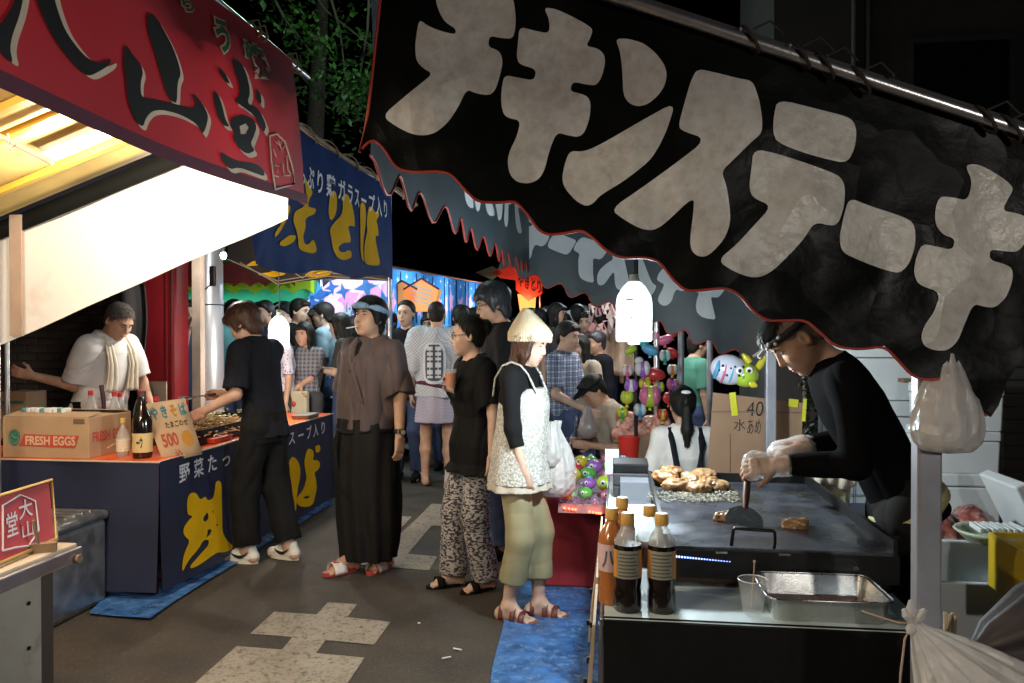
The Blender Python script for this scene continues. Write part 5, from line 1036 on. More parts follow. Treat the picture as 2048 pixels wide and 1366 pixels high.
for i in range(20):
    p = at_y(1353 + i * 5.6, 1113 + i * .55, GY0 - .014); mb = MB(); mb.ell(p, (.0028 - .00006 * i, .001, .0036 - .00012 * i), 6, 4); obj('burner_flame', mb, FL, gr)
# scraper in the cook's hand
sc_ = thing('scraper', 'broad half round steel scraper with dark wooden handle pressed on the griddle', 'scraper', at_z(1490, 1060, GZ))
b0 = at_z(1488, 1052, GZ + .004); top_ = at_y(1494, 965, 2.92)
ax = (top_ - b0).normalized(); sd = Vector((1, .15, 0)); sd = (sd - ax * sd.dot(ax)).normalized(); nn = ax.cross(sd)
mb = MB(); F = [(-.062, 0), (.062, 0), (.063, .03), (.054, .058), (.030, .078), (.012, .084), (-.012, .084), (-.030, .078), (-.054, .058), (-.063, .03)]
pts = [b0 + sd * x + ax * y for x, y in F]; mb.add([p + nn * .0012 for p in pts] + [p - nn * .0012 for p in pts], [tuple(range(10)), tuple(range(10, 20))[::-1]] + [(i, 10 + i, 10 + (i + 1) % 10, (i + 1) % 10) for i in range(10)]); obj('blade', mb, STEEL, sc_)
mb = MB(); mb.tube([b0 + ax * .075, b0 + ax * .12, b0 + ax * .26], .013, 10, rs=[.009, .013, .014]); obj('handle', mb, M('dark_red_handle', (.07, .02, .014), rough=.4), sc_)
# meat
MEAT = M('browned_chicken', (.20, .085, .028), rough=.4, var=.5, vs=28, bump=.7, bs=70, dirt=(.36, .23, .11), ds=30, dcut=(.45, .62), coat=.3); PALE = M('pale_chicken', (.28, .165, .08), rough=.4, var=.4, vs=22, bump=.7, bs=60, dirt=(.24, .12, .05), ds=16, dcut=(.55, .68), coat=.3)
def blob(name, label, c, r, mat, cat, seed, group=None, rz=0.0, h=.0045):
    F = Field(h); rr = random.Random(seed); ca, sa = math.cos(rz), math.sin(rz); ax_ = [(ca, sa, 0), (-sa, ca, 0), (0, 0, 1)]
    F.el(c, r, ax_, k=.02)
    for _ in range(12):
        a = rr.uniform(0, 6.3); q = (c[0] + math.cos(a) * r[0] * .7 * ca - math.sin(a) * r[1] * .7 * sa, c[1] + math.cos(a) * r[0] * .7 * sa + math.sin(a) * r[1] * .7 * ca, c[2] + rr.uniform(-.3, .4) * r[2]); s_ = rr.uniform(.3, .55); F.el(q, (r[0] * s_, r[1] * s_ * 1.1, r[2] * s_ * 1.2), ax_, k=.015)
    V, Q = F.mesh(lambda x, y, z: folds(seed, .0035, 90, 1)(x, y, z) + folds(seed + 5, .003, 240, 1)(x, y, z)); V[:, 2] = np.maximum(V[:, 2], c[2] - r[2]); o = np_obj(name, V, Q, mat, None); return tag(o, label, cat, group)
for i, (u, v, w, d_, hh, mt, lab, rz) in enumerate(((1330, 962, .050, .05, .030, 0, 'deep brown chicken steak at the front corner of the griddle', .2), (1352, 972, .055, .045, .022, 1, 'pale piece of chicken leaning on the brown steak', .5), (1385, 966, .045, .04, .028, 0, 'crisp chicken piece next to the pale one', .9), (1398, 976, .05, .035, .02, 1, 'flat chicken strip in front of the crisp piece', .3), (1418, 970, .045, .04, .024, 0, 'golden chicken piece in the middle of the row', .4), (1438, 972, .04, .03, .018, 1, 'small pale chicken piece at the end of the row', .2), (1345, 948, .05, .04, .026, 0, 'browned chicken piece behind the first steak', .1), (1405, 955, .05, .04, .026, 1, 'chicken piece at the back of the griddle row', .6), (1458, 1032, .04, .025, .010, 1, 'raw pink chicken slice beside the scraper', .2), (1590, 1045, .03, .02, .005, 1, 'scrap of cooked chicken on the right of the plate', .3))):
    p = at_z(u, v + 8, GZ); blob('chicken_piece', lab, (p.x, p.y, GZ + hh), (w * .9, d_, hh), PALE if mt else MEAT, 'meat', i + 3, 'chicken pieces on the griddle', rz)
# sprouts and scraps along the plate
mb = MB(); rr = random.Random(9)
for _ in range(420):
    p = at_z(rr.uniform(1300, 1475), rr.uniform(985, 1006), GZ); a = rr.uniform(0, 6.3); L = rr.uniform(.008, .02); d = Vector((math.cos(a), math.sin(a), rr.uniform(-.1, .4))) * L; mb.tube([p + Vector((0, 0, .003)), p + d * .5 + Vector((0, 0, .005)), p + d + Vector((0, 0, .004))], .0016, 4)
tag(obj('meat_scraps', mb, M('cooked_scraps', (.26, .24, .18), rough=.5, var=.5, vs=60)), kind='stuff')
# foam trays at the back of the griddle
for i, (u, v, lab) in enumerate(((1333, 951, 'white foam tray standing behind the griddle, nearer the black boxes'), (1402, 948, 'white foam tray behind the griddle beside the first tray'))):
    p = at_z(u, v, GZ); t = MB(); t.box((p.x, 3.76, .835), (.13, .16, .03), taper=.85, bev=.008); o = obj('foam_tray', t, M('white_foam', (.74, .70, .62), rough=.7)); tag(o, lab, 'tray', 'foam trays behind the griddle')
mb = MB(); mb.box((.40, 3.80, .77), (.75, .24, .10)); tag(obj('back_shelf', mb, M('grey_shelf', (.16, .17, .2), rough=.5)), 'low grey shelf along the back of the griddle', 'shelf')
# black boxes on the counter corner
BB = M('black_foam_box', (.035, .037, .042), rough=.65, bump=.2)
for i, (z, h_, lab) in enumerate(((ZC, .055, 'lowest grey black tray in the stack by the counter edge'), (ZC + .056, .06, 'middle grey black tray in the stack by the counter edge'), (ZC + .117, .045, 'topmost darker tray in the stack by the counter edge'))):
    mb = MB(); mb.box((.075, 3.92, z + h_ / 2), (.17, .20, h_), taper=.95, bev=.006); o = obj('tray', mb, BB if i < 2 else BLACKM); tag(o, lab, 'tray', 'black trays stacked at the counter edge')
p = at_z(1218, 925, ZC); mb = MB(); mb.box((-.015, 4.15, ZC + .12), (.07, .004, .13)); tag(obj('price_card', mb, M('pale_card', (.55, .62, .68), rough=.6)), 'small pale blank card standing behind the black trays', 'sign')
# soy bottles
GLASSY = M('bottle_plastic', (.72, .74, .74), rough=.15, bump=0, alpha=.35); SOY = M('dark_soy', (.009, .005, .004), rough=.12, bump=0, coat=.6); SAUCE = M('orange_brown_sauce', (.38, .13, .035), rough=.2, bump=0, coat=.5); CAPC = M('ochre_cap', (.62, .36, .08), rough=.45, bump=0)
LABEL = M('bottle_label', (.27, .265, .215), rough=.5, bump=0); LABELO = M('orange_label', (.55, .24, .04), rough=.5, bump=0); CLEARISH = M('empty_bottle', (.55, .60, .62), rough=.2, bump=0, alpha=.5)
def bottle(u, v, label, liquid, lab2, rz):
    p = at_z(u, v, ZC); c = Vector((p.x, p.y, ZC)); t = thing('sauce_bottle', label, 'bottle', c, 'sauce bottles standing on the counter edge'); r = .040
    mb = MB(); mb.lathe(c, [(r * .9, .0), (r, .008), (r * .97, .055), (r * .92, .07), (r, .085), (r, .178), (r * .96, .188)], 26); obj('body', mb, liquid, t)
    mb = MB(); mb.lathe(c, [(r * .96, .188), (r * .86, .203), (r * .55, .228), (r * .42, .236), (r * .42, .244)], 26); obj('shoulder', mb, GLASSY if liquid is not SAUCE else SAUCE, t)
    mb = MB(); mb.lathe(c, [(r * .46, .243), (r * .48, .245), (r * .47, .272), (r * .42, .274)], 22); obj('cap', mb, CAPC, t); mb = MB(); mb.lathe(c, [(r * .40, .2738), (r * .40, .2752)], 18); obj('cap_top', mb, M('white_cap_top', (.75, .7, .6), bump=0), t)
    lb = MB(); n = 16
    for (a0, a1, m_) in ((-2.5 + rz, -.9 + rz, 0), (-2.95 + rz, -2.52 + rz, 1), (-.88 + rz, -.4 + rz, 1)):
        lb.mat(m_).grid(lambda a, b: c + Vector(((r + .0012) * math.cos(a0 + (a1 - a0) * a), (r + .0012) * math.sin(a0 + (a1 - a0) * a), .098 + .078 * b)), n, 1)
    lo = obj('label', lb, [LABEL, LABELO] if lab2 == 0 else [M('pink_label', (.6, .42, .45), bump=0), M('pink_label', (.6, .42, .45))], t)
    tx = MB()
    for k in range(7):
        a0, a1 = -2.4 + rz, -1.0 + rz - .3 * ((k * 7) % 3) / 3; tx.grid(lambda a, b: c + Vector(((r + .002) * math.cos(a0 + (a1 - a0) * a), (r + .002) * math.sin(a0 + (a1 - a0) * a), .104 + k * .010 + .004 * b)), 10, 1)
    if lab2: tx = MB(); text_on(tx, '八', lambda s, tt: c + Vector(((r + .002) * math.cos(s), (r + .002) * math.sin(s), tt)), -2.2 + rz, -1.2 + rz, .165, .11, .03)
    obj('print', tx, M('label_print', (.08, .08, .07), bump=0), lo)
bottle(1255, 1219, 'dark soy sauce bottle with grey label, left of the front two', SOY, 0, .15); bottle(1323, 1221, 'dark soy sauce bottle with grey label, right of the front two', SOY, 0, .1)
bottle(1224, 1204, 'orange brown sauce bottle at the counter edge', SAUCE, 1, -.1); bottle(1244, 1172, 'sauce bottle standing behind the orange brown one', SAUCE, 1, .1); bottle(1299, 1196, 'nearly empty clear bottle behind the right soy bottle', CLEARISH, 1, -.2)
# plastic cup with skewer
p = at_z(1505, 1222, ZC); c = Vector((p.x, p.y, ZC)); t = thing('plastic_cup', 'clear plastic cup with a thin stirrer beside the steel tray', 'cup', c); CUPM = M('thin_clear_plastic', (.8, .85, .88), rough=.08, bump=0, alpha=.13)
mb = MB(); mb.lathe(c, [(.028, .002), (.040, .09), (.0385, .09), (.027, .004)], 24); obj('wall', mb, CUPM, t); mb = MB(); mb.tube([c + Vector((.040 * math.cos(a), .040 * math.sin(a), .09)) for a in np.linspace(0, 6.283, 25)], .0016, 5); obj('rim', mb, M('cup_rim', (.75, .78, .8), rough=.15, bump=0), t)
mb = MB(); mb.tube([c + Vector((-.004, 0, .006)), c + Vector((.006, .005, .135))], .0018, 5).ell(c + Vector((.006, .005, .138)), .0045, 8, 6); tag(obj('stirrer', mb, M('thin_wood', (.45, .3, .18), rough=.6)), 'thin wooden stirrer standing in the clear cup', 'stirrer')
def steel_tray(label, c, L, W, H, rz, wall=.012):
    t = thing('steel_tray', label, 'tray', c); Rz = Matrix.Rotation(rz, 3, 'Z'); c = Vector(c)
    def ring(l, w, z, r): return [c + Rz @ Vector((sx * (l / 2 - r) + r * math.cos(a), sy * (w / 2 - r) + r * math.sin(a), z)) for (sx, sy, a0) in ((1, 1, 0), (-1, 1, 90), (-1, -1, 180), (1, -1, 270)) for a in [R(a0 + k * 30) for k in range(4)]]
    rings = [ring(L * .93, W * .9, .001, .025), ring(L, W, H, .03), ring(L + .018, W + .018, H + .002, .036), ring(L + .018, W + .018, H - .003, .036)]
    inner = [ring(L - .004, W - .004, H + .001, .029), ring(L * .93 - .004, W * .9 - .004, .005, .024)]
    mb = MB(); n = 16; allr = rings[:3] ; vs = [q for r_ in allr for q in r_]; mb.add(vs, [(i * n + k, i * n + (k + 1) % n, (i + 1) * n + (k + 1) % n, (i + 1) * n + k) for i in range(2) for k in range(n)], True)
    mb.add(inner[0] + inner[1], [(k, n + k, n + (k + 1) % n, (k + 1) % n) for k in range(n)], True); mb.add(inner[1], [list(range(n))]); mb.add(rings[2] + inner[0], [(k, (k + 1) % n, n + (k + 1) % n, n + k) for k in range(n)])
    obj('pan', mb, STEEL, t); mb = MB(); mb.tube(rings[2] + [rings[2][0]], .003, 6); obj('rim', mb, STEEL, t); return t
a, b = at_z(1530, 1236, ZC), at_z(1768, 1238, ZC)
steel_tray('rectangular steel tray with oily film at the front of the counter', (a.x * .5 + b.x * .5 + .006, 2.345, ZC), b.x - a.x - .005, .24, .062, .02)
mb = MB(); mb.box((a.x * .5 + b.x * .5, 2.345, ZC + .008), (.27, .19, .004), rz=.02); tag(obj('oil_film', mb, M('brown_oil', (.16, .085, .045), rough=.12, var=.3, vs=8, coat=.5)), 'thin brown oily marinade lying in the steel tray', 'sauce')
steel_tray('small steel tray of pink slices at the right of the griddle', at_z(1608, 1030, .80), .15, .20, .04, .2)
# pale bucket with white towel behind the cook's arms
bk = at_y(1660, 1040, 3.75); t = thing('bucket', 'pale yellow plastic tub behind the cook', 'tub', (bk.x, 3.9, .5)); mb = MB(); mb.box((bk.x, 3.95, .76), (.25, .25, .20), taper=.92, bev=.03); obj('tub', mb, M('pale_yellow_plastic', (.55, .55, .33), rough=.4), t)
mb = MB(); mb.grid(lambda a, b: Vector((bk.x - .13 + .26 * a, 3.82 - .02 * math.sin(b * 3) + .006 * math.sin(a * 30), .90 - .10 * b + .012 * math.sin(a * 14))), 20, 8); tag(obj('towel', mb, M('white_towel', (.62, .60, .50), rough=.95, bump=.5, bs=120), solid=.012), 'crumpled white towel over the pale yellow tub', 'towel')
mb = MB(); mb.box((bk.x - .05, 3.95, .33), (.75, .5, .64), bev=.01); tag(obj('blue_case', mb, M('dark_blue_case', (.02, .05, .16), rough=.5)), 'dark blue case under the pale tub behind the griddle', 'case')
# cardboard screen with prices
cs = thing('cardboard_screen', 'large brown cardboard sheet with handwritten price and yellow tape', 'sign', (0.9, 4.75, 0)); YC2 = 4.72
k = lambda u, v: at_y(u, v, YC2)
q = [k(1426, 785), k(1606, 806), k(1600, 985), k(1412, 985)]
mb = MB(); mb.add(q + [p + Vector((0, .01, 0)) for p in q], [(0, 3, 2, 1), (4, 5, 6, 7), (0, 1, 5, 4), (1, 2, 6, 5), (2, 3, 7, 6), (3, 0, 4, 7)]); obj('sheet', mb, CARD2, cs)
q = [k(1412, 987), k(1600, 987), k(1598, 1090), k(1408, 1090)]; mb = MB(); mb.add(q + [p + Vector((0, .01, 0)) for p in q], [(0, 3, 2, 1), (4, 5, 6, 7), (0, 1, 5, 4), (1, 2, 6, 5), (2, 3, 7, 6), (3, 0, 4, 7)]); obj('flap', mb, CARD2, cs)
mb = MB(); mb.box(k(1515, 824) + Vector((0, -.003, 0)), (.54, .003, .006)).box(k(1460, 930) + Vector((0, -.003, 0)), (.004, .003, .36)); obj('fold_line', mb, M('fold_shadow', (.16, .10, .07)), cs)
for u, v, w, h_, r_ in ((1467, 808, .036, .135, -.12), (1586, 806, .055, .045, .1), (1608, 820, .02, .13, .06)): mb = MB(); mb.box(k(u, v) + Vector((0, -.006, 0)), (w, .003, h_), rot=Matrix.Rotation(r_, 3, 'Y')); obj('tape', mb, M('yellow_tape', (.62, .60, .03), rough=.4, bump=0), cs)
for bd_, s0, s1, t0, t1 in (('400', 1492, 1545, 803, 832), ('水', 1466, 1492, 836, 862), ('あめ', 1494, 1522, 838, 868)):
    mb = MB(); text_on(mb, bd_, lambda s, t: k(s, t) + Vector((0, -.004, 0)), s0, s1, t0, t1, -.008, .1); obj('letter', mb, INK, cs)

# ================================================================ right edge: foam boxes, meat, crates, bags
WHITEBAG = M('white_carrier_bag', (.80, .78, .76), rough=.3, var=.05, vs=6, bump=1.0, bs=26, transl=.45)
crinkle(WHITEBAG, 22, .012)
def styro(label, u0, u1, v0, v1, Y, dep=.34, open_=False):
    a, b = at_y(u0, v1, Y), at_y(u1, v0, Y); t = thing('foam_box', label, 'box', ((a.x + b.x) / 2, Y, a.z), 'white foam boxes stacked by the wall'); w = b.x - a.x; h_ = b.z - a.z; cx, cy = (a.x + b.x) / 2, Y + dep / 2
    if not open_:
        mb = MB(); mb.box((cx, cy, a.z + h_ * .38), (w, dep, h_ * .76), taper=.97, bev=.008); obj('body', mb, STYRO, t); mb = MB(); mb.box((cx, cy, a.z + h_ * .885), (w + .006, dep + .006, h_ * .22), bev=.008); obj('lid', mb, STYRO, t)
    else:
        for nm, c, d in (('side', (cx, Y + .015, a.z + h_ / 2), (w, .03, h_)), ('side', (cx, Y + dep - .015, a.z + h_ / 2), (w, .03, h_)), ('side', (a.x + .015, cy, a.z + h_ / 2), (.03, dep - .062, h_)), ('side', (b.x - .015, cy, a.z + h_ / 2), (.03, dep - .062, h_)), ('base', (cx, cy, a.z + .015), (w - .062, dep - .062, .03))):
            mb = MB(); mb.box(c, d, bev=.006); obj(nm, mb, STYRO, t)
    return t, (cx, cy, a.z, w, h_)
styro('topmost white foam box of the stack beside the hanging bag', 1868, 2008, 772, 862, 4.1); styro('white foam box second from the top of the stack', 1862, 2002, 864, 947, 4.1); styro('white foam box third from the top, above the meat', 1858, 2003, 949, 1060, 4.1)
styro('white foam box behind the stack, standing to the left', 1700, 1850, 690, 800, 4.6); styro('lower white foam box behind the cook, under another', 1700, 1850, 802, 940, 4.6)
_, mbx = styro('open white foam box holding bags of red meat', 1872, 2012, 1085, 1168, 3.45, .40, True)
styro('lowest open foam box on the ground at the right', 1872, 2030, 1170, 1290, 3.3, .42, True)
RAW = M('raw_meat', (.26, .075, .06), rough=.3, var=.5, vs=14, bump=.5, bs=40, dirt=(.52, .36, .30), ds=11, dcut=(.5, .62), coat=.5)
for i, (dx, lab) in enumerate(((-.075, 'bag of raw red meat at the left of the open foam box'), (.075, 'bag of raw red meat at the right of the open foam box'))): blob('meat_bag', lab, (mbx[0] + dx, mbx[1] - .03, mbx[2] + mbx[4] * 1.0), (.078, .13, .11), RAW, 'meat', 40 + i, 'bags of raw meat in the foam box', 0, .009)
ld = at_y(2030, 1010, 3.7); mb = MB(); mb.box(ld, (.05, .34, .26), rot=Matrix.Rotation(-.45, 3, 'Y'), bev=.008); tag(obj('foam_slab', mb, STYRO), 'white foam lid leaning against the box stack', 'lid')
dl = at_y(1990, 1068, 3.3); t = thing('round_basin', 'pale green round plastic basin over the meat box', 'basin', dl); mb = MB(); mb.lathe(dl, [(.10, -.03), (.13, .0), (.145, .012), (.14, .018), (.125, .006), (.09, -.02)], 28); obj('bowl', mb, M('pale_green_plastic', (.50, .56, .42), rough=.4), t)
mb = MB()
rr = random.Random(4)
for i in range(9): mb.box(dl + Vector((-.07 + .02 * i, rr.uniform(-.01, .01), .025)), (.014, .12, .02), rz=rr.uniform(-.1, .1), bev=.004)
tag(obj('skewer_tray', mb, M('clear_tray', (.7, .73, .73), rough=.25, bump=.2)), 'ribbed clear tray lying on the pale green basin', 'tray')
yc = at_y(2046, 1145, 3.0); t = thing('plastic_crate', 'yellow plastic crate cut off by the right edge', 'crate', yc); YP = M('yellow_plastic', (.66, .44, .02), rough=.4)
for nm, c_, d_ in (('side', (.15, -.13, 0), (.36, .014, .20)), ('side', (-.035, .02, 0), (.014, .30, .20)), ('side', (.15, .17, 0), (.36, .014, .20))):
    mb = MB(); mb.box(yc + Vector(c_), d_, bev=.004); o = obj(nm, mb, YP, t)
for z in (-.095, .095): mb = MB(); mb.box(yc + Vector((.15, -.135, z)), (.38, .03, .022), bev=.005); obj('rail', mb, YP, t)
mb = MB()
for i in range(7): mb.box(yc + Vector((.0 + i * .05, -.138, .02)), (.026, .004, .09))
obj('grip_slot', mb, M('dark_slot', (.08, .05, .01), bump=0), t)
# dark slatted shutter and wire grid
sl = thing('slatted_shutter', 'dark grey slatted shutter beyond the foam boxes', 'shutter', at_y(2030, 900, 4.7)); a = at_y(2008, 1000, 4.7)
for i in range(20): mb = MB(); mb.box((a.x + .55, 4.72, .06 + i * .072), (1.1, .02, .062), rot=Matrix.Rotation(.25, 3, 'X')); obj('slat', mb, M('dark_slat', (.045, .043, .042), rough=.5), sl)
mb = MB(); mb.box((a.x + .5, 4.9, 1.75), (1.0, .05, .45)); wn_ = tag(obj('white_notice', mb, M('lit_notice', (.62, .68, .75), rough=.6)), 'pale notice board above the dark slatted shutter', 'sign'); mb = MB(); text_on(mb, '大安売', lambda s, t: Vector((s, 4.872, t)), a.x + .04, a.x + .5, 1.85, 1.62, .01); obj('letter', mb, INK, wn_)
wp = thing('wire_grid_display', 'pale blue white panel with wire grid behind the cook', 'panel', at_y(1770, 800, 4.95)); c = at_y(1770, 760, 4.98); mb = MB(); mb.box((c.x, 5.0, 1.05), (.75, .02, 1.5)); obj('board', mb, M('pale_panel', (.40, .50, .56), rough=.6), wp)
g = MB()
for i in range(9): g.cyl((c.x - .36 + i * .09, 4.97, .4), (c.x - .36 + i * .09, 4.97, 1.78), .0028, n=5)
for i in range(15): g.cyl((c.x - .37, 4.965, .45 + i * .09), (c.x + .37, 4.965, .45 + i * .09), .0028, n=5)
obj('wire_grid', g, M('dark_wire', (.08, .09, .1), rough=.5), wp)
mb = MB(); mb.box(at_y(1806, 760, 4.6), (.055, .2, .02)); tag(obj('small_shelf', mb, WOOD), 'small wooden shelf on the wire grid', 'shelf')
mb = MB(); q = at_y(1798, 730, 4.85); mb.cyl(q, q + Vector((0, 0, -.9)), .008); tag(obj('thin_pole', mb, BLACKM), 'thin dark pole in front of the wire grid', 'pole')
# hanging white bag and the large tied sack
def pleated(name, prof, c, n=72, amp=.06, k=11, seed=0, drift=(0, 0)):
    rr = random.Random(seed); ph = [rr.uniform(0, 6.3) for _ in range(4)]; H = prof[-1][1] - prof[0][1]; mb = MB(); vs = []
    for r, z in prof:
        t = (z - prof[0][1]) / H
        for i in range(n):
            a = 2 * math.pi * i / n; w = 1 + amp * (.25 + t) * (math.sin(k * a + ph[0]) + .6 * math.sin((k * 2 + 1) * a + ph[1] + 3 * t)) + .03 * math.sin(2 * a + ph[2] + 4 * t)
            vs.append((c[0] + drift[0] * t + r * w * math.cos(a), c[1] + drift[1] * t + r * w * math.sin(a), c[2] + z))
    L = len(prof); mb.add(vs, [(i * n + j, i * n + (j + 1) % n, (i + 1) * n + (j + 1) % n, (i + 1) * n + j) for i in range(L - 1) for j in range(n)], True); mb.add([vs[i] for i in range(n)], [list(range(n))[::-1]]); return mb
hb = at_y(1893, 905, 1.99); S_ = 1.99 / 1593
t = tag(obj('hanging_bag', pleated('bag', [(.02, 0), (.055, .006), (.072, .025), (.0775, .055), (.074, .09), (.064, .125), (.052, .16), (.040, .19), (.030, .22), (.02, .26)], (hb.x, 1.99, hb.z), amp=.05, seed=2), WHITEBAG), 'white plastic bag hanging from the banner corner at the post', 'bag')
tb = at_y(1826, 1247, 1.80)
t = thing('rubbish_sack', 'large white plastic sack tied by its neck to the post', 'bag', (tb.x, 1.8, .0))
ax3 = Vector((.62, -.12, -.77)).normalized(); xs_ = ax3.cross(Vector((0, 1, 0))).normalized(); ys_ = ax3.cross(xs_); mb = MB(); n = 96; rr = random.Random(8); vs = []; prof = [(.012, 0), (.018, .02), (.045, .07), (.08, .14), (.12, .23), (.155, .34), (.17, .46), (.16, .58), (.12, .68), (.05, .74)]
for r, z in prof:
    for i in range(n):
        a = 2 * math.pi * i / n; w = 1 + .10 * math.exp(-z * 2.2) * (math.sin(13 * a) + .7 * math.sin(29 * a + 2)) + .03 * math.sin(5 * a + 9 * z); p = tb + ax3 * z * .8 + xs_ * r * w * math.cos(a) + ys_ * r * w * math.sin(a) * .8; p.z = max(p.z, .004); vs.append(p)
mb.add(vs, [(i * n + j, i * n + (j + 1) % n, (i + 1) * n + (j + 1) % n, (i + 1) * n + j) for i in range(len(prof) - 1) for j in range(n)], True); obj('sack', mb, WHITEBAG, t)
mb = MB()
for d in (Vector((-.005, 0, .05)), Vector((.022, -.01, .035)), Vector((-.02, 0, .03)), Vector((-.012, -.01, -.02))): mb.tube([tb, tb + d * .6, tb + d], .008, 6, rs=[.009, .012, .004])
obj('knot', mb, WHITEBAG, t); mb = MB(); mb.tube([tb + Vector((-.09, .05, .005)), tb + Vector((-.03, 0, .0)), tb, tb + Vector((-.02, -.01, -.03)), tb + Vector((-.035, -.03, -.10)), tb + Vector((-.05, -.05, -.25))], .0025, 5); obj('string', mb, M('pink_string', (.5, .36, .28), rough=.8, bump=0), t)
# chopsticks in a cup, dark umbrella
cp = at_y(1903, 1276, 2.05); rr = random.Random(6)
t = thing('chopstick_cup', 'clear cup holding a bundle of pale wooden chopsticks', 'cup', cp); mb = MB(); mb.lathe(cp + Vector((.012, .02, -.12)), [(.035, 0), (.045, .11), (.044, .11), (.034, .004)], 20); obj('cup', mb, CUPM, t)
for i in range(7): mb = MB(); q = cp + Vector((rr.uniform(-.012, .014), rr.uniform(-.01, .02), -.09)); mb.box(q + Vector((0, 0, .065)), (.006, .005, .16 + rr.uniform(-.01, .01)), rot=Matrix.Rotation(rr.uniform(-.08, .08), 3, 'Y')); tag(obj('chopstick', mb, M('pale_bamboo', (.62, .48, .30), rough=.6)), 'pale wooden chopstick standing in the clear cup', 'chopstick', 'chopsticks bundled in the clear cup')
um = at_y(2040, 1270, 1.95); t = thing('folded_umbrella', 'folded grey brown umbrella cut off by the right edge', 'umbrella', um); mb = MB(); n = 40; ua = Vector((-.9, -.1, -.35)).normalized(); ux = ua.cross(Vector((0, 1, 0))).normalized(); uy = ua.cross(ux); vs = []
for r, z in ((.09, -.35), (.11, -.2), (.085, -.05), (.05, .06), (.01, .12)):
    for i in range(n): a = 2 * math.pi * i / n; w = 1 + .16 * math.sin(7 * a); vs.append(um + ua * z + ux * r * w * math.cos(a) + uy * r * w * math.sin(a))
mb.add(vs, [(i * n + j, i * n + (j + 1) % n, (i + 1) * n + (j + 1) % n, (i + 1) * n + j) for i in range(4) for j in range(n)], True); obj('canopy', mb, M('grey_brown_cloth', (.045, .037, .040), rough=.6, bump=.2), t); mb = MB(); mb.cyl(um - ua * .5, um + ua * .14, .005); obj('shaft', mb, BLACKM, t)

# ================================================================ noodle counter goods
HT = .785
eb0, eb1 = at_z(12, 913, HT), at_z(178, 918, HT); eb = thing('egg_carton', 'cardboard box printed in red and green for eggs', 'box', ((eb0.x + eb1.x) / 2, eb0.y + .2, HT))
w = eb1.x - eb0.x; y0 = eb1.y; hh = .235; dpt = .40
mb = MB(); mb.box((eb0.x + w / 2, y0 + dpt / 2, HT + hh / 2), (w, dpt, hh), bev=.003); obj('body', mb, CARD, eb)
for yy_, d in ((y0 + .06, .12), (y0 + dpt - .06, .12)): mb = MB(); mb.box((eb0.x + w / 2, yy_, HT + hh + .012), (w - .01, d, .004), rot=Matrix.Rotation(.16 * (1 if d > 0 and yy_ < y0 + .2 else -1), 3, 'X')); obj('flap', mb, CARD, eb)
RP = M('red_box_print', (.50, .06, .04), rough=.7, bump=0); GP = M('green_box_print', (.03, .20, .15), rough=.7, bump=0)
fy = y0 - .0025; X = lambda u: eb0.x + (u - 12) / 166 * w; Zf = lambda v: HT + hh * (913 - v) / 98
P = lambda u, v, o=0: Vector((X(u), fy - o, Zf(v)))
mb = MB(); mb.poly([P(45, 884), P(54, 856), P(160, 858), P(152, 888)]); pr = obj('print', mb, RP, eb); mb = MB(); text_on(mb, 'FRESH EGGS', lambda s, t: P(s, t, .0015), 57, 153, 860, 882, .03); obj('letter', mb, M('cream_box_print', (.62, .45, .28), rough=.7, bump=0), eb)
mb = MB(); mb.poly([P(35 + 11.5 * math.cos(a), 864 + 20 * math.sin(a)) for a in np.linspace(0, 6.283, 28)[:-1]]); obj('logo', mb, GP, eb); mb = MB(); mb.tube([P(35, 846, .001), P(30, 856, .001), P(33, 864, .001), P(43, 866, .001), P(42, 874, .001), P(35, 880, .001)], .0028, 5); mb.tube([P(35 + 9.5 * math.cos(a), 864 + 17 * math.sin(a), .001) for a in np.linspace(0, 6.283, 28)], .0012, 4); obj('logo_mark', mb, CARD, eb)
xs2 = eb1.x + .0025; mb = MB(); text_on(mb, 'FRESH EGGS', lambda s, t: Vector((xs2, s, t)), y0 + .03, y0 + dpt - .04, HT + .15, HT + .09, .02); obj('letter', mb, RP, eb)
mb = MB(); mb.box((eb1.x - .06, y0 - .0015, HT + hh - .02), (.07, .003, .03), bev=.001); obj('hand_hole', mb, M('dark_card', (.16, .10, .06)), eb)
# packs on the box
for i in range(10):
    p = Vector((eb0.x + .06 + i * .028, y0 + .12 + .004 * (i % 3), HT + hh + .03)); mb = MB(); mb.box(p, (.022, .07, .026), rz=random.uniform(-.2, .2), bev=.004); o = obj('sauce_sachet', mb, M('white_sachet' if i % 4 else 'teal_sachet', (.66, .66, .62) if i % 4 else (.10, .28, .30), rough=.4)); tag(o, 'small sachet lying in a row on the egg carton', 'sachet', 'sachets on the egg carton')
bp = at_y(37, 800, 5.0); t = thing('cardboard_box', 'plain cardboard box standing open behind the egg carton', 'box', bp); mb = MB(); mb.box((bp.x, 5.05, HT + .16), (.19, .2, .32)); obj('body', mb, CARD, t); mb = MB(); mb.box((bp.x, 4.947, HT + .25), (.16, .003, .02)); obj('print', mb, GP, t)
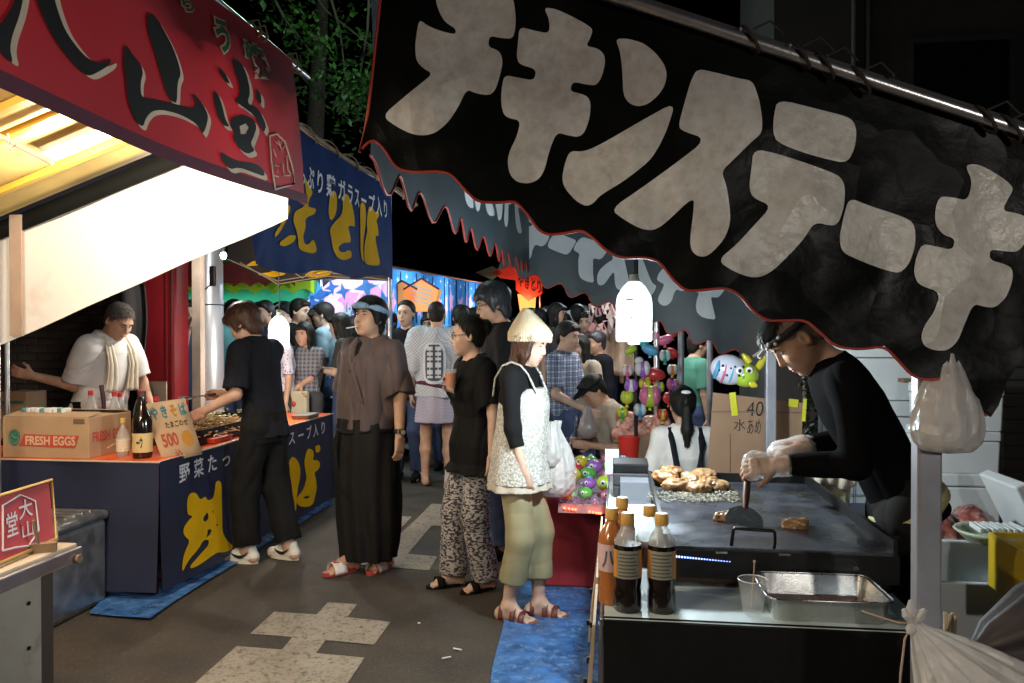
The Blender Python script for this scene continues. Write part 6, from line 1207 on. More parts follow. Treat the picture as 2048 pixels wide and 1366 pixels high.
# bottles with red caps
CLR = M('clear_bottle', (.55, .55, .50), rough=.12, bump=0, alpha=.45); REDCAP = M('red_cap', (.62, .04, .04), rough=.4, bump=0)
def pet(u, vtop, Y, label, mat, h=.31, r=.045):
    z1 = at_y(u, vtop, Y); c = Vector((z1.x, Y, HT)); hh = z1.z - HT; s = hh / .31; t = thing('bottle', label, 'bottle', c, 'bottles with red caps on the noodle counter'); mb = MB(); mb.lathe(c, [(r * .9, 0), (r, .01), (r, .17 * s), (r * .9, .20 * s), (r * .5, .255 * s), (r * .33, .275 * s), (r * .33, .285 * s)], 20); obj('body', mb, mat, t); mb = MB(); mb.lathe(c, [(r * .40, .28 * s), (r * .40, .31 * s)], 16); obj('cap', mb, REDCAP, t)
pet(182, 781, 4.95, 'clear water bottle with red cap behind the egg carton', CLR); pet(229, 783, 4.95, 'clear bottle with red cap right of the dark grip', CLR); pet(240, 785, 5.05, 'clear bottle with red cap behind its twin', CLR); pet(289, 794, 4.75, 'dark bottle with red cap behind the soy bottle', SOY); pet(312, 793, 4.8, 'dark bottle with red cap behind the price board', SOY); pet(281, 780, 5.0, 'tall dark bottle with red cap at the back', SOY)
q = at_y(205, 800, 4.9); mb = MB(); mb.tube([q + Vector((.01, 0, -.2)), q + Vector((.008, 0, 0)), q + Vector((-.006, 0, .10))], .016, 10, rs=[.012, .014, .017]); tag(obj('knife_grip', mb, M('dark_grip', (.06, .02, .03), rough=.4)), 'dark wooden grip sticking up between the clear bottles', 'tool')
sb_ = at_z(285, 915, HT); c = Vector((sb_.x, sb_.y, HT)); t = thing('soy_bottle', 'tall dark soy bottle with cream label by the price board', 'bottle', c); r = .055; mb = MB(); mb.lathe(c, [(r * .92, 0), (r, .012), (r, .215), (r * .8, .25), (r * .38, .30), (r * .33, .36)], 26); obj('body', mb, SOY, t); mb = MB(); mb.lathe(c, [(r * .4, .352), (r * .4, .385)], 16); obj('cap', mb, M('dark_cap', (.05, .03, .03), rough=.4), t)
mb = MB(); mb.lathe(c, [(r + .001, .035), (r + .001, .145)], 26); lo = obj('label', mb, M('cream_label', (.66, .50, .22), rough=.5, bump=0), t); mb = MB(); fm = lambda s, tt: c + Vector(((r + .003) * math.cos(s), (r + .003) * math.sin(s), tt)); text_on(mb, 'ーウ', fm, -1.6, -1.0, .125, .06, .03); text_on(mb, 'うま', fm, -2.5, -2.1, .13, .10, .01); obj('letter', mb, INK, lo)
sb_ = at_z(246, 912, HT); c = Vector((sb_.x, sb_.y, HT)); t = thing('glass_bottle', 'slim clear glass bottle with yellow cap beside the egg carton', 'bottle', c); r = .036; mb = MB(); mb.lathe(c, [(r * .9, 0), (r, .01), (r, .12), (r * .75, .145), (r * .35, .175), (r * .32, .20)], 22); obj('body', mb, CLR, t); mb = MB(); mb.lathe(c, [(r * .42, .195), (r * .42, .222)], 14); obj('cap', mb, M('mustard_cap', (.62, .42, .10), rough=.5), t); mb = MB(); mb.lathe(c, [(r + .001, .03), (r + .001, .10)], 22); obj('label', mb, M('white_label', (.66, .60, .46), rough=.6, dirt=(.3, .22, .12), ds=60), t)
# handwritten price board
pb = thing('price_board', 'cardboard price board with handwritten teal and red letters', 'sign', (NX - .06, 4.35, HT)); A = at_y(287, 809, 4.42); B = at_y(369, 797, 4.62); C_ = at_y(404, 908, 4.52); D = at_y(327, 926, 4.30)
fm = lambda s, t: (A * (1 - s) + B * s) * (1 - t) + (D * (1 - s) + C_ * s) * t
nr = (B - A).cross(D - A).normalized(); nr = nr if nr.y < 0 else -nr; fq = lambda s, t, o=.009: fm(s, t) + nr * o
mb = MB(); mb.grid(lambda a, b: fm(a, b), 4, 4); obj('panel', mb, CARD, pb, solid=.006); mb = MB(); mb.tube([fq(0, 0, 0), fq(1, 0, 0), fq(1, 1, 0), fq(0, 1, 0), fq(0, 0, 0)], .003, 5); obj('edge', mb, M('pale_card_edge', (.5, .36, .2), bump=0), pb)
TEAL = M('teal_marker', (.02, .14, .17), bump=0); REDM = M('red_marker', (.30, .05, .02), bump=0)
for i, ch in enumerate('やきそば'): mb = MB(); text_on(mb, ch, fq, .07 + .23 * i, .25 + .23 * i, .06, .30, .04); obj('letter', mb, TEAL if i != 2 else M('ochre_marker', (.35, .16, .02), bump=0), pb)
mb = MB(); text_on(mb, 'たまごのせ', fq, .32, .88, .36, .47, .015); obj('letter', mb, INK, pb); mb = MB(); text_on(mb, '500', fq, .12, .52, .55, .78, .03); text_on(mb, '込', fq, .34, .52, .83, .96, .02); obj('letter', mb, REDM, pb)
mb = MB(); mb.add([fq(.62 + .14 + .15 * math.cos(a), .70 + .14 * math.sin(a)) for a in np.linspace(0, 6.283, 20)[:-1]], [list(range(19))]); obj('drawing', mb, M('ochre_marker', (.35, .16, .02)), pb)
# noodle griddle and noodles
gc = at_z(400, 868, HT); NG = thing('noodle_griddle', 'black noodle griddle plate on the orange counter top', 'griddle', (NX - .5, 5.3, HT)); mb = MB(); mb.box((NX - .40, 5.35, HT + .03), (.62, 1.15, .06), bev=.006); obj('plate', mb, BLACKM, NG); mb = MB()
for a, d in (((NX - .09, 5.35), (.012, 1.16)), ((NX - .71, 5.35), (.012, 1.16)), ((NX - .4, 4.77), (.63, .012)), ((NX - .4, 5.93), (.63, .012))): mb.box((a[0], a[1], HT + .075), (d[0], d[1], .05))
obj('rim', mb, BLACKM, NG)
mb = MB(); rr = random.Random(12)
for _ in range(620):
    cx, cy = NX - .38 + rr.gauss(0, .13), 5.2 + rr.gauss(0, .25); z = HT + .065 + max(0, .11 * math.exp(-((cx - NX + .38) ** 2 + (cy - 5.2) ** 2 * .3) / .03)) * rr.random(); p = Vector((cx, cy, z)); pts = [p]
    a = rr.uniform(0, 6.3)
    for _k in range(4): a += rr.uniform(-.9, .9); p = p + Vector((math.cos(a) * .026, math.sin(a) * .026, rr.uniform(-.008, .008))); pts.append(p)
    mb.tube(pts, .0042, 5)
tag(obj('noodles', mb, M('fried_noodles', (.46, .27, .10), rough=.4, var=.4, vs=40, coat=.3)), 'heap of brown fried noodles on the black griddle', 'noodles', kind='stuff')
mb = MB(); rr = random.Random(13)
for _ in range(60): p = Vector((NX - .30 + rr.gauss(0, .1), 5.15 + rr.gauss(0, .2), HT + .12 + rr.uniform(0, .05))); mb.ell(p, (rr.uniform(.008, .02), rr.uniform(.008, .016), .004), 6, 4, rot=Matrix.Rotation(rr.uniform(0, 3), 3, 'X'))
tag(obj('cabbage_bits', mb, M('cabbage', (.5, .55, .3), rough=.5)), kind='stuff')
for i, (u, v, lab, col) in enumerate(((425, 886, 'red and white paper tray at the noodle counter edge', (.55, .06, .03)), (612, 838, 'grey tray of chopped greens at the far end of the orange top', (.14, .13, .12)))):
    p = at_z(u, v, HT); mb = MB(); mb.box((p.x - .03, p.y + .06, HT + .02), (.16, .26, .036), taper=.9, bev=.006); tag(obj('tray', mb, M('tray_%s' % ('red' if i == 0 else 'grey'), col, rough=.5)), lab, 'tray')
p = at_z(560, 846, HT); mb = MB(); mb.lathe((p.x, p.y, HT), [(.03, 0), (.03, .15), (.012, .19), (.012, .22)], 16); tag(obj('squeeze_bottle', mb, M('milky_plastic', (.55, .55, .55), rough=.35)), 'milky squeeze bottle at the far end of the noodle counter', 'bottle')
p = at_y(312, 790, 5.55); mb = MB(); mb.box((p.x, 5.55, HT + .18), (.17, .012, .36)); tag(obj('wind_shield', mb, M('greasy_steel', (.22, .20, .17), rough=.5, metal=.5)), 'greasy steel wind shield behind the noodle griddle', 'shield')

# ================================================================ toy stall between: tinsel tray, balloons, crate
tt = thing('toy_table', 'red cloth table with tinsel tray and red lights', 'table', (0, 4.9, 0)); TZ = .60
mb = MB(); mb.box((-.02, 5.02, TZ - .03), (.56, 1.55, .05)); obj('tray', mb, M('grey_pink_tray', (.30, .22, .22), rough=.5), tt)
mb = MB(); mb.box((-.26, 5.1, .28), (.42, .9, .52), bev=.01); obj('cloth', mb, M('red_table_cloth', (.24, .012, .02), rough=.7, var=.2, vs=3, bump=.2, bs=20), tt)
mb = MB(); rr = random.Random(2)
for _ in range(2600):
    e = rr.random(); x, y = (-.30 + rr.gauss(0, .012), rr.uniform(4.2, 5.8)) if e < .35 else (rr.uniform(-.3, .25), 4.24 + rr.gauss(0, .015)) if e < .7 else (rr.uniform(-.3, .25), rr.uniform(4.25, 5.78)); p = Vector((x, y, TZ + rr.uniform(0, .03))); d = Vector((rr.uniform(-1, 1), rr.uniform(-1, 1), rr.uniform(-.5, 1))) * .016; w_ = Vector((rr.uniform(-1, 1), rr.uniform(-1, 1), 0)) * .003
    mb.add([p - w_, p + w_, p + d], [(0, 1, 2)])
o = obj('tinsel', mb, M('purple_tinsel', (.42, .08, .50), rough=.2, metal=.8, bump=0, var=.5, vs=80), tt); o['kind'] = 'stuff'
LED = M('red_led', (1, .1, .05), emit=14, ecol=(1, .05, .02), bump=0)
for i in range(9):
    u = (1129, 1138, 1145, 1151, 1179, 1186, 1192, 1197, 1201)[i]; v = 1016 + (u - 1129) * .15; p = at_y(u, v, 4.235); mb = MB(); mb.ell(p, .007, 8, 6); obj('led', mb, LED, tt)
l = lamp('POINT', 'led_glow', (-.15, 4.16, TZ - .02), .25, (1, .06, .03), .05); l.parent = tt; l.location = l.location - ORG[tt.name]
TOYC = {'yellow': (.62, .55, .04), 'green': (.12, .42, .08), 'pink': (.66, .16, .32), 'sky blue': (.10, .38, .66), 'white': (.66, .66, .66), 'red': (.6, .05, .05), 'purple': (.32, .12, .5), 'lime': (.42, .58, .05), 'orange': (.65, .25, .04), 'teal': (.05, .42, .40)}
rr = random.Random(31); names = list(TOYC)
for i in range(24):
    c_ = names[i % 10]; y = 4.33 + (i // 5) * .27 + rr.uniform(-.04, .04); x = -.245 + (i % 5) * .10 + rr.uniform(-.02, .02); r = rr.uniform(.04, .058); t = thing('bagged_toy', '%s toy ball in clear wrap, %s row of the tinsel tray' % (c_, ('front', 'second', 'third', 'fourth', 'back')[min(4, i // 5)]), 'toy', (x, y, TZ), 'toys heaped on the tinsel tray')
    mb = MB(); mb.ell((x, y, TZ + r * .8), (r, r, r * .8), 12, 8); obj('ball', mb, M('toy_' + c_.replace(' ', '_'), TOYC[c_], rough=.25, bump=0, coat=.4), t)
    mb = MB(); mb.ell((x - r * .3, y - r * .8, TZ + r * .95), (r * .3, r * .2, r * .3), 8, 6); obj('eye', mb, M('toy_eye_white', (.8, .8, .8), rough=.2, bump=0), t); mb = MB(); mb.ell((x - r * .3, y - r * .97, TZ + r * .95), (r * .13, r * .06, r * .14), 6, 5); obj('pupil', mb, BLACKM, t)
    if i % 3 == 0: mb = MB(); mb.tube([(x - r, y, TZ + r * .6), (x, y, TZ + r * 1.66), (x + r, y, TZ + r * .6)], .012, 6); obj('stripe', mb, M('toy_' + names[(i + 3) % 10].replace(' ', '_'), TOYC[names[(i + 3) % 10]], rough=.25, bump=0, coat=.4), t)
yc = at_z(1178, 1145, 0); t = thing('plastic_crate', 'yellow plastic crate standing under the toy table', 'crate', yc)
for z in (.03, .14, .25): mb = MB(); mb.box((yc.x + .05, yc.y + .2, z), (.26, .36, .05), bev=.005); obj('rail', mb, YP, t)
for x in (-.07, .03, .15): mb = MB(); mb.box((yc.x + .05 + x - .01, yc.y + .018, .14), (.03, .02, .27)); obj('slat', mb, YP, t)
mb = MB(); mb.box((yc.x + .05, yc.y + .2, .14), (.22, .32, .24)); obj('contents', mb, M('dark_contents', (.08, .05, .03)), t)
# frame posts of the toy stall
for (u, v0, v1, Y, r_, lab) in ((1313, 640, 950, 5.9, .020, 'thin shiny pole left of the ponytail woman'), (1362, 650, 900, 6.3, .024, 'grey pole beyond the ponytail woman'), (1420, 660, 900, 6.6, .026, 'grey pole behind the cardboard screen'), (1272, 700, 950, 5.6, .014, 'thin dark pole carrying balloons')):
    p = at_y(u, 700, Y); mb = MB(); mb.cyl((p.x, Y, 0), (p.x, Y, 2.3), r_); tag(obj('tent_pole', mb, PIPE if 'shiny' in lab else POSTP if 'grey' in lab else BLACKM), lab, 'pole', 'poles of the toy stall')
p = at_y(1612, 760, 5.4); mb = MB(); mb.cyl((p.x, 5.4, 0), (p.x, 5.4, 1.85), .022); tag(obj('tent_pole', mb, PIPE), 'pale pole beside the dark bush behind the cardboard', 'pole')
# inflatables
def balloon(u, v, Y, r, col, label, kind='ball', col2=None, rot=0):
    c = at_y(u, v, Y); t = thing('balloon_toy', label, 'balloon', c, 'inflatable toys hanging at the toy stall'); sx, sz = (r, r) if kind == 'ball' else (r * 1.25, r * .7)
    m1 = M('inflated_' + col.replace(' ', '_'), TOYC[col], rough=.22, bump=0, coat=.5, transl=.2); mb = MB(); mb.ell(c, (sx, r * .8, sz), 20, 12, rot=Matrix.Rotation(rot, 3, 'Y')); obj('body', mb, m1, t)
    if col2: 
        m2 = M('inflated_' + col2.replace(' ', '_'), TOYC[col2], rough=.22, bump=0, coat=.5, transl=.2); mb = MB()
        for q in (-1, 1): mb.ell(c + Vector((q * sx * .45, -r * .1, sz * .1)), (sx * .52, r * .78, sz * .93), 14, 9)
        obj('panel', mb, m2, t)
    mb = MB(); mb.cyl(c + Vector((0, 0, -sz)), c + Vector((0, 0, -sz - .02)), .008, .014, 8); obj('valve', mb, m1, t)
    return t, c
for a in ((1285, 738, 5.5, .055, 'purple', 'purple white inflatable under the glowing jug lamp', 'ball', 'white'), (1300, 700, 5.6, .05, 'sky blue', 'sky blue inflatable dolphin shape by the thin pole', 'long', None, .4), (1308, 748, 5.7, .065, 'red', 'red inflatable with blue patch by the shiny pole', 'long', None, .2), (1262, 772, 5.4, .045, 'white', 'white purple inflatable bunny shape low on the left', 'ball', 'purple'), (1254, 795, 5.4, .045, 'yellow', 'yellow inflatable star shape low on the left', 'ball', 'lime'), (1300, 793, 5.5, .075, 'lime', 'big lime and pink beach ball by the shiny pole', 'ball', 'pink'), (1338, 796, 5.8, .045, 'red', 'small red inflatable right of the shiny pole', 'ball', None), (1330, 680, 5.9, .05, 'pink', 'pink inflatable high on the shiny pole', 'long', None, -.4), (1288, 685, 5.7, .035, 'teal', 'teal inflatable just below the jug lamp', 'ball', None), (1345, 740, 5.9, .04, 'orange', 'orange inflatable between the two poles', 'ball', 'white'), (1278, 722, 5.5, .03, 'white', 'white round inflatable on the thin pole', 'ball', None), (1325, 830, 5.6, .04, 'yellow', 'yellow inflatable low by the shiny pole', 'ball', 'red'), (1255, 742, 5.6, .04, 'pink', 'pink inflatable left of the thin dark pole', 'ball', 'white'), (1290, 768, 5.6, .045, 'orange', 'orange and yellow inflatable between the poles', 'ball', 'yellow'), (1330, 712, 5.8, .042, 'teal', 'teal and white inflatable right of the shiny pole', 'ball', 'white'), (1345, 705, 6.0, .04, 'red', 'red inflatable near the grey pole', 'long', None, .6), (1345, 770, 5.9, .045, 'purple', 'purple and pink inflatable below the orange one', 'ball', 'pink'), (1280, 820, 5.5, .045, 'sky blue', 'sky blue and white inflatable above the candy bags', 'ball', 'white'), (1318, 775, 5.7, .04, 'sky blue', 'small sky blue inflatable against the shiny pole', 'ball', 'yellow'), (1262, 700, 5.6, .038, 'lime', 'lime inflatable under the left side of the jug lamp', 'long', None, -.5), (1345, 665, 6.1, .04, 'orange', 'orange inflatable highest by the grey pole', 'ball', 'red'), (1310, 672, 5.9, .035, 'white', 'white and pink inflatable high between the poles', 'ball', 'pink'), (1245, 825, 5.5, .04, 'green', 'green inflatable beside the vendor in the visor', 'ball', 'yellow')): balloon(*a)
fc_ = at_y(1478, 750, 4.6); F = thing('inflatable_fish', 'inflatable fish with lime green head above the cardboard screen', 'balloon', fc_)
LIME = M('inflated_lime', TOYC['lime']); mb = MB(); mb.ell(fc_ + Vector((-.055, 0, .03)), (.105, .075, .085), 20, 12, rot=Matrix.Rotation(.25, 3, 'Y')); obj('body', mb, M('fish_body', (.52, .55, .66), rough=.22, bump=0, coat=.5), F)
for i, (x, c_) in enumerate(((-.125, 'sky blue'), (-.085, 'pink'), (-.045, 'sky blue'))): mb = MB(); mb.ell(fc_ + Vector((x, -.004, .035 - i * .008)), (.016, .075, .083 - .016 * abs(i - 1.4)), 12, 9, rot=Matrix.Rotation(.25, 3, 'Y')); obj('stripe', mb, M('inflated_' + c_.replace(' ', '_'), TOYC[c_]), F)
for i in range(7): mb = MB(); mb.ell(fc_ + Vector((-.12 + i * .022, -.068 - .003 * (i % 2), .03 + .03 * math.sin(i * 2.2))), (.008, .004, .008), 8, 6); obj('spot', mb, INK, F)
mb = MB(); mb.ell(fc_ + Vector((.035, -.01, .0)), (.075, .072, .068), 18, 12); obj('head', mb, LIME, F)
mb = MB(); mb.ell(fc_ + Vector((.012, -.075, -.008)), (.010, .006, .010), 8, 6); obj('nostril', mb, M('inflated_green', TOYC['green'], rough=.25, bump=0), F)
for x in (.045, -.005):
    mb = MB(); mb.ell(fc_ + Vector((x, -.07, .028)), (.021, .012, .022), 12, 8); e = obj('eye', mb, M('toy_eye_white', (.8, .8, .8)), F); mb = MB(); mb.ell(fc_ + Vector((x - .003, -.082, .027)), (.010, .004, .011), 10, 6); obj('pupil', mb, BLACKM, e)
mb = MB()
for a_, b_ in (((.09, .0, .02), (.15, 0, .11)), ((.06, 0, .07), (.02, 0, .12)), ((.05, -.05, -.04), (.09, -.06, -.06))): mb.tube([fc_ + Vector(a_), fc_ + (Vector(a_) + Vector(b_)) / 2, fc_ + Vector(b_)], .02, 8, rs=[.018, .022, .008])
obj('fin', mb, M('inflated_yellow', TOYC['yellow'], rough=.22, bump=0), F)
# goods hung behind: packets, beige drape, small sign, candy bags, red bucket
rr = random.Random(17)
for i in range(42):
    u = rr.uniform(1180, 1262); v = rr.uniform(592, 668); p = at_y(u, v, 8.2); mb = MB(); mb.box(p, (rr.uniform(.03, .06), .02, rr.uniform(.08, .15)), rot=Matrix.Rotation(rr.uniform(-.5, .5), 3, 'Y'), bev=.005); c_ = rr.choice(((.42, .22, .2), (.30, .12, .13), (.45, .35, .3), (.16, .1, .1))); tag(obj('hanging_packet', mb, M('packet_%d' % int(c_[0] * 100), c_, rough=.35)), 'reddish prize packet hanging in the cluster behind the jug lamp', 'packet', 'prize packets hung at the toy stall')
dp = at_y(1228, 690, 8.4); mb = MB(); mb.grid(lambda a, b: dp + Vector((-.20 + .40 * a + .10 * (b) * (a - .5), .05 * math.sin(a * 16), .20 - .52 * b)), 24, 8); tag(obj('drape', mb, M('beige_drape', (.50, .36, .27), rough=.8), solid=.006), 'beige drape hanging behind the seated vendor', 'drape')
p = at_y(1147, 628, 9.5); mb = MB(); mb.box(p, (.14, .01, .09)); tag(obj('small_sign', mb, M('small_pale_sign', (.6, .6, .55))), 'small pale sign over the far crowd', 'sign')
for i, (u, v) in enumerate(((1252, 850), (1275, 862), (1262, 838), (1300, 845), (1320, 842), (1310, 858), (1245, 868))): 
    p = at_y(u, v, 5.7); blob('candy_bag', ('candy bag at the front of the pink heap', 'candy bag beside the thin dark pole', 'candy bag on top of the pink heap', 'candy bag right of the thin dark pole', 'candy bag near the shiny pole', 'candy bag low by the shiny pole', 'candy bag at the left end of the heap')[i], tuple(p), (.06, .05, .05), M('pink_candy', (.60, .30, .24), rough=.25, var=.5, vs=30, bump=.6, bs=40, coat=.4), 'bag', 60 + i, 'bags of pink candy', 0, .012)
p = at_y(1258, 895, 5.6); mb = MB(); mb.lathe((p.x, 5.6, p.z - .09), [(.06, 0), (.075, .17)], 20); tag(obj('red_bucket', mb, M('red_plastic', (.62, .03, .02), rough=.35, bump=0)), 'red plastic bucket under the candy bags', 'bucket')
p = at_y(1300, 890, 5.75); mb = MB(); mb.box((p.x, 5.8, .55), (.2, .25, .5)); tag(obj('carton', mb, CARD2), 'brown carton under the candy bags', 'box')
# bush behind the cook
mb = MB(); rr = random.Random(44)
for _ in range(700): leaf(mb, at_y(rr.uniform(1600, 1700), rr.uniform(700, 960), 5.3) + Vector((0, rr.gauss(0, .12), 0)), rr.uniform(.04, .08), rr)
bs_ = thing('bush', 'dark leafy bush behind the cook', 'bush', at_y(1650, 900, 5.3)); obj('foliage', mb, M('dark_leaf', (.03, .055, .025), rough=.5, var=.4), bs_); mb = MB(); q = at_y(1650, 900, 5.3); mb.cyl((q.x, 5.3, 0), (q.x, 5.3, 1.2), .03); obj('stem', mb, BARK, bs_)
l = lamp('AREA', 'toy_light', (.5, 6.6, 2.25), 26, (1, .95, .92), .4); ln_ = thing('fluorescent_lamp', 'added strip lamp, unseen under the roof of the toy stall', 'lamp', (.5, 6.6, 2.28)); mb = MB(); mb.box((.5, 6.6, 2.29), (.6, .06, .03)); obj('diffuser', mb, TUBE, ln_); l.parent = ln_; l.location = Vector((0, 0, -.03))  # unseen lamp added to light the toys

for x, y, z, pw, col_, lab in ((-.15, 7.5, 2.42, 46, (.86, .95, 1), 'added white jug lamp for the crowd, hidden behind the dark banner'), (-.2, 10.4, 2.5, 60, (.84, .94, 1), 'added white jug lamp further down the lane, hidden behind the dark banner'), (-2.75, 7.85, 2.3, 40, (.80, .97, 1), 'added white jug lamp hidden behind the navy noodle banner')):  # lamps added out of sight to brighten the crowd
    t = thing('jug_lamp', lab, 'lamp', (x, y, z), 'added jug lamps down the lane'); mb = MB(); mb.lathe((x, y, z), [(.065, 0), (.07, .01), (.07, .13), (.04, .19), (.02, .24)], 24, sq=.5); obj('shade', mb, JUG, t); mb = MB(); mb.tube([(x, y, z + .23), (x, y, z + .5)], .004, 5); obj('cord', mb, M('lamp_cord', (.05, .05, .05)), t)
    l = lamp('POINT', 'bulb_light', (x, y, z - .07), pw, col_, .06); l.parent = t; l.location = Vector((0, 0, -.07))
# ================================================================ people
def cloth(name, c, **k): return M('cloth_' + name, c, rough=k.pop('rough', .85), var=k.pop('var', .12), vs=k.pop('vs', 5), bump=k.pop('bump', .2), bs=k.pop('bs', 220), sheen=k.pop('sheen', 0), **k)
BLK = cloth('black', (.006, .006, .007), spec=.2); NVY = cloth('dark_navy', (.007, .008, .013), spec=.2); JEAN = cloth('denim', (.045, .07, .16)); DGREY = cloth('dark_grey', (.05, .05, .055)); WHT = cloth('white', (.70, .69, .67))
def glasses(p, col=(.02, .015, .015), r=.021):
    S = p.s; mb = MB()
    for q in (-1, 1):
        mb.tube([p.Hq(q * .031 + r * 1.15 * math.cos(a), .101 - abs(q * .031 + r * math.cos(a)) * .12, .008 + r * .8 * math.sin(a)) for a in np.linspace(0, 6.283, 17)], .0021 * S, 5)
        mb.tube([p.Hq(q * .054, .095, .014), p.Hq(q * .074, .06, .014), p.Hq(q * .082, -.005, .012)], .0019 * S, 5)
    mb.tube([p.Hq(-.009, .101, .012), p.Hq(0, .103, .014), p.Hq(.009, .101, .012)], .0018 * S, 5); obj('glasses', mb, M('glasses_frame', col, rough=.3, bump=0), p.t)
G0 = lambda u, v: at_z(u, v, 0)
V3 = lambda a: Vector((float(a[0]), float(a[1]), float(a[2])))

# woman in the cream knit hat
g = G0(1040, 1236)
A = Person('woman in a cream knit hat, white lace top and khaki trousers by the griddle', g, -14, H=1.56, sex='f', skin_kind='pale', head=(-8, 20, 0), vox=.006, fat=.90)
A.arms(right=at_y(1050, 958, g.y - .16), left=(-.16, .24, .86), rp=(.3, -1, -.2)).legs(right=(.06, -.05), left=(-.06, .09), toe=(4, -10)).body(curl=(38, 45)).features(open_eyes=False)
A.hair('bob', HAIR_BROWN, fringe=False)
A.top(BLK, inf=.010, sleeve=1.42, sr=(.056, .050), hem=(.0, .15, .12), neck=.066, seed=5)
CAM = M_pattern('white_lace', 'lace', (.72, .71, .67), (.47, .455, .41), 80, transl=.15)
A.skirt(CAM, [(.795, .205, .178), (.95, .182, .158), (1.10, .162, .146, 0, .012), (1.22, .160, .145, 0, .020), (1.28, .146, .136, 0, .022), (1.325, .104, .112, 0, .03)], pleat=.006, np_=9, name='lace_top', seed=6)
A.skirt(M('cloth_chiffon', (.66, .60, .50), rough=.8, transl=.3, bump=.1), [(.755, .212, .184), (.80, .197, .170)], pleat=.010, np_=12, name='hem', seed=7)
mb = MB()
for q in (-1, 1): mb.tube([A.Uq(q * .085, .135, .40), A.Uq(q * .10, .085, .51), A.Uq(q * .108, .045, .558), A.Uq(q * .110, -.01, .578), A.Uq(q * .105, -.065, .555), A.Uq(q * .095, -.115, .48), A.Uq(q * .08, -.135, .38)], .006, 6)
obj('strap', mb, CAM, A.t)
A.trousers(cloth('khaki', (.30, .27, .155)), r=(.090, .078, .074), cuff=.235, fold=.003, seed=9); A.shoes(M('dark_red_leather', (.10, .022, .022), rough=.4), M('tan_sole', (.20, .085, .04), rough=.6), 'strappy')
F = Field(.0055); S = A.s; n = A.hax
hz = n[2] * .955 - n[1] * .295; hy = n[1] * .955 + n[2] * .295; F.loft(A.Hq(0, -.010, .022), [n[0], hy, hz], [(z * S, a * S, b * S, 0, c * S) for z, a, b, c in ((-.014, .108, .126, 0), (.03, .110, .128, 0), (.055, .101, .118, -.002), (.085, .086, .101, -.008), (.115, .067, .078, -.016), (.143, .046, .053, -.025), (.163, .029, .033, -.032), (.176, .015, .017, -.036), (.180, .006, .007, -.037))], k=.01)
def ribs(x, y, z):
    a = np.arctan2((y - A.hc[1]) * n[0][0] * 0 + (x - A.hc[0]) * n[1][0] + (y - A.hc[1]) * n[1][1], (x - A.hc[0]) * n[0][0] + (y - A.hc[1]) * n[0][1]); return .0020 * np.sin(40 * a) + .0008 * np.sin(300 * z + 3 * np.sin(20 * a)) + .003 * np.sin(2 * a + 30 * z)
V, Q = F.mesh(ribs); hat = np_obj('knit_hat', V, Q, cloth('cream_knit', (.66, .55, .38), bump=.5, bs=160), A.t)
hb_ = V3(A.arm[-1][2]); c = Vector((hb_.x - .045, hb_.y + .0, hb_.z - .20)); mb = pleated('bag', [(.03, 0), (.085, .008), (.105, .05), (.11, .11), (.10, .19), (.075, .26), (.045, .31), (.022, .36), (.03, .40)], c, seed=5, amp=.07, k=7)
tag(obj('carrier_bag', mb, WHITEBAG), 'white plastic carrier bag held by the woman in the knit hat', 'bag')
c2 = c + Vector((-.03, -.06, .16)); mb = pleated('bag', [(.02, 0), (.055, .01), (.07, .06), (.06, .13), (.03, .20), (.035, .24)], c2, seed=9, amp=.1, k=6); tag(obj('carrier_bag', mb, WHITEBAG), 'smaller white bag on top of the carrier bag beside the lace top', 'bag')

# woman in black with glasses and a drink
g = G0(948, 1174)
B = Person('woman in glasses and loose black top holding an iced drink', g, 216, H=1.585, sex='f', skin_kind='pale', head=(-22, 4, 0), fat=.98, vox=.006)
B.arms(right=at_y(912, 782, g.y - .10), left=(-.30, .02, .80), rp=(.5, -.3, -1)).legs(right=(.09, .10), left=(-.08, -.04), toe=(6, -6)).body(curl=(30, 22), hand_dir={1: (.0, .55, .85)}, palm={1: (-.85, .3, -.2)}).features(lip=(.48, .10, .10))
B.hair('bun'); glasses(B)
B.top(BLK, inf=.026, sleeve=.80, sr=(.066, .072), hem=(-.15, .220, .190), neck=.088, neckf=.05, bust=.022, fold=.009, seed=11)
B.trousers(M_pattern('ikat_cloth', 'ikat', (.030, .030, .036), (.40, .37, .37), 52), waist=-.02, inf=.004, r=(.094, .080, .088), cuff=.085, fold=.005, seed=12); B.shoes(BLK, BLK, 'mule')
w, d, nn_, bb = B.handinfo[1]; cpt = V3(w) + V3(nn_) * .034 + Vector((0, 0, .018)); cu = Vector((0, 0, 1))
t = thing('iced_drink', 'clear cup of amber iced drink held up by the woman in glasses', 'cup', cpt); mb = MB(); mb.lathe(cpt + Vector((0, 0, -.045)), [(.026, 0), (.036, .11), (.034, .11), (.025, .003)], 22); obj('cup', mb, CUPM, t); mb = MB(); mb.lathe(cpt + Vector((0, 0, -.042)), [(.0245, 0), (.033, .085)], 20); obj('tea', mb, M('amber_tea', (.60, .15, .008), rough=.1, bump=0), t)
w = V3(B.arm[1][2]); e_ = V3(B.arm[1][1]); dd = (e_ - w).normalized(); mb = MB(); mb.cyl(w + dd * .01, w + dd * .03, .030, n=16); obj('bracelet', mb, M('dark_bracelet', (.02, .04, .06), rough=.4), B.t)

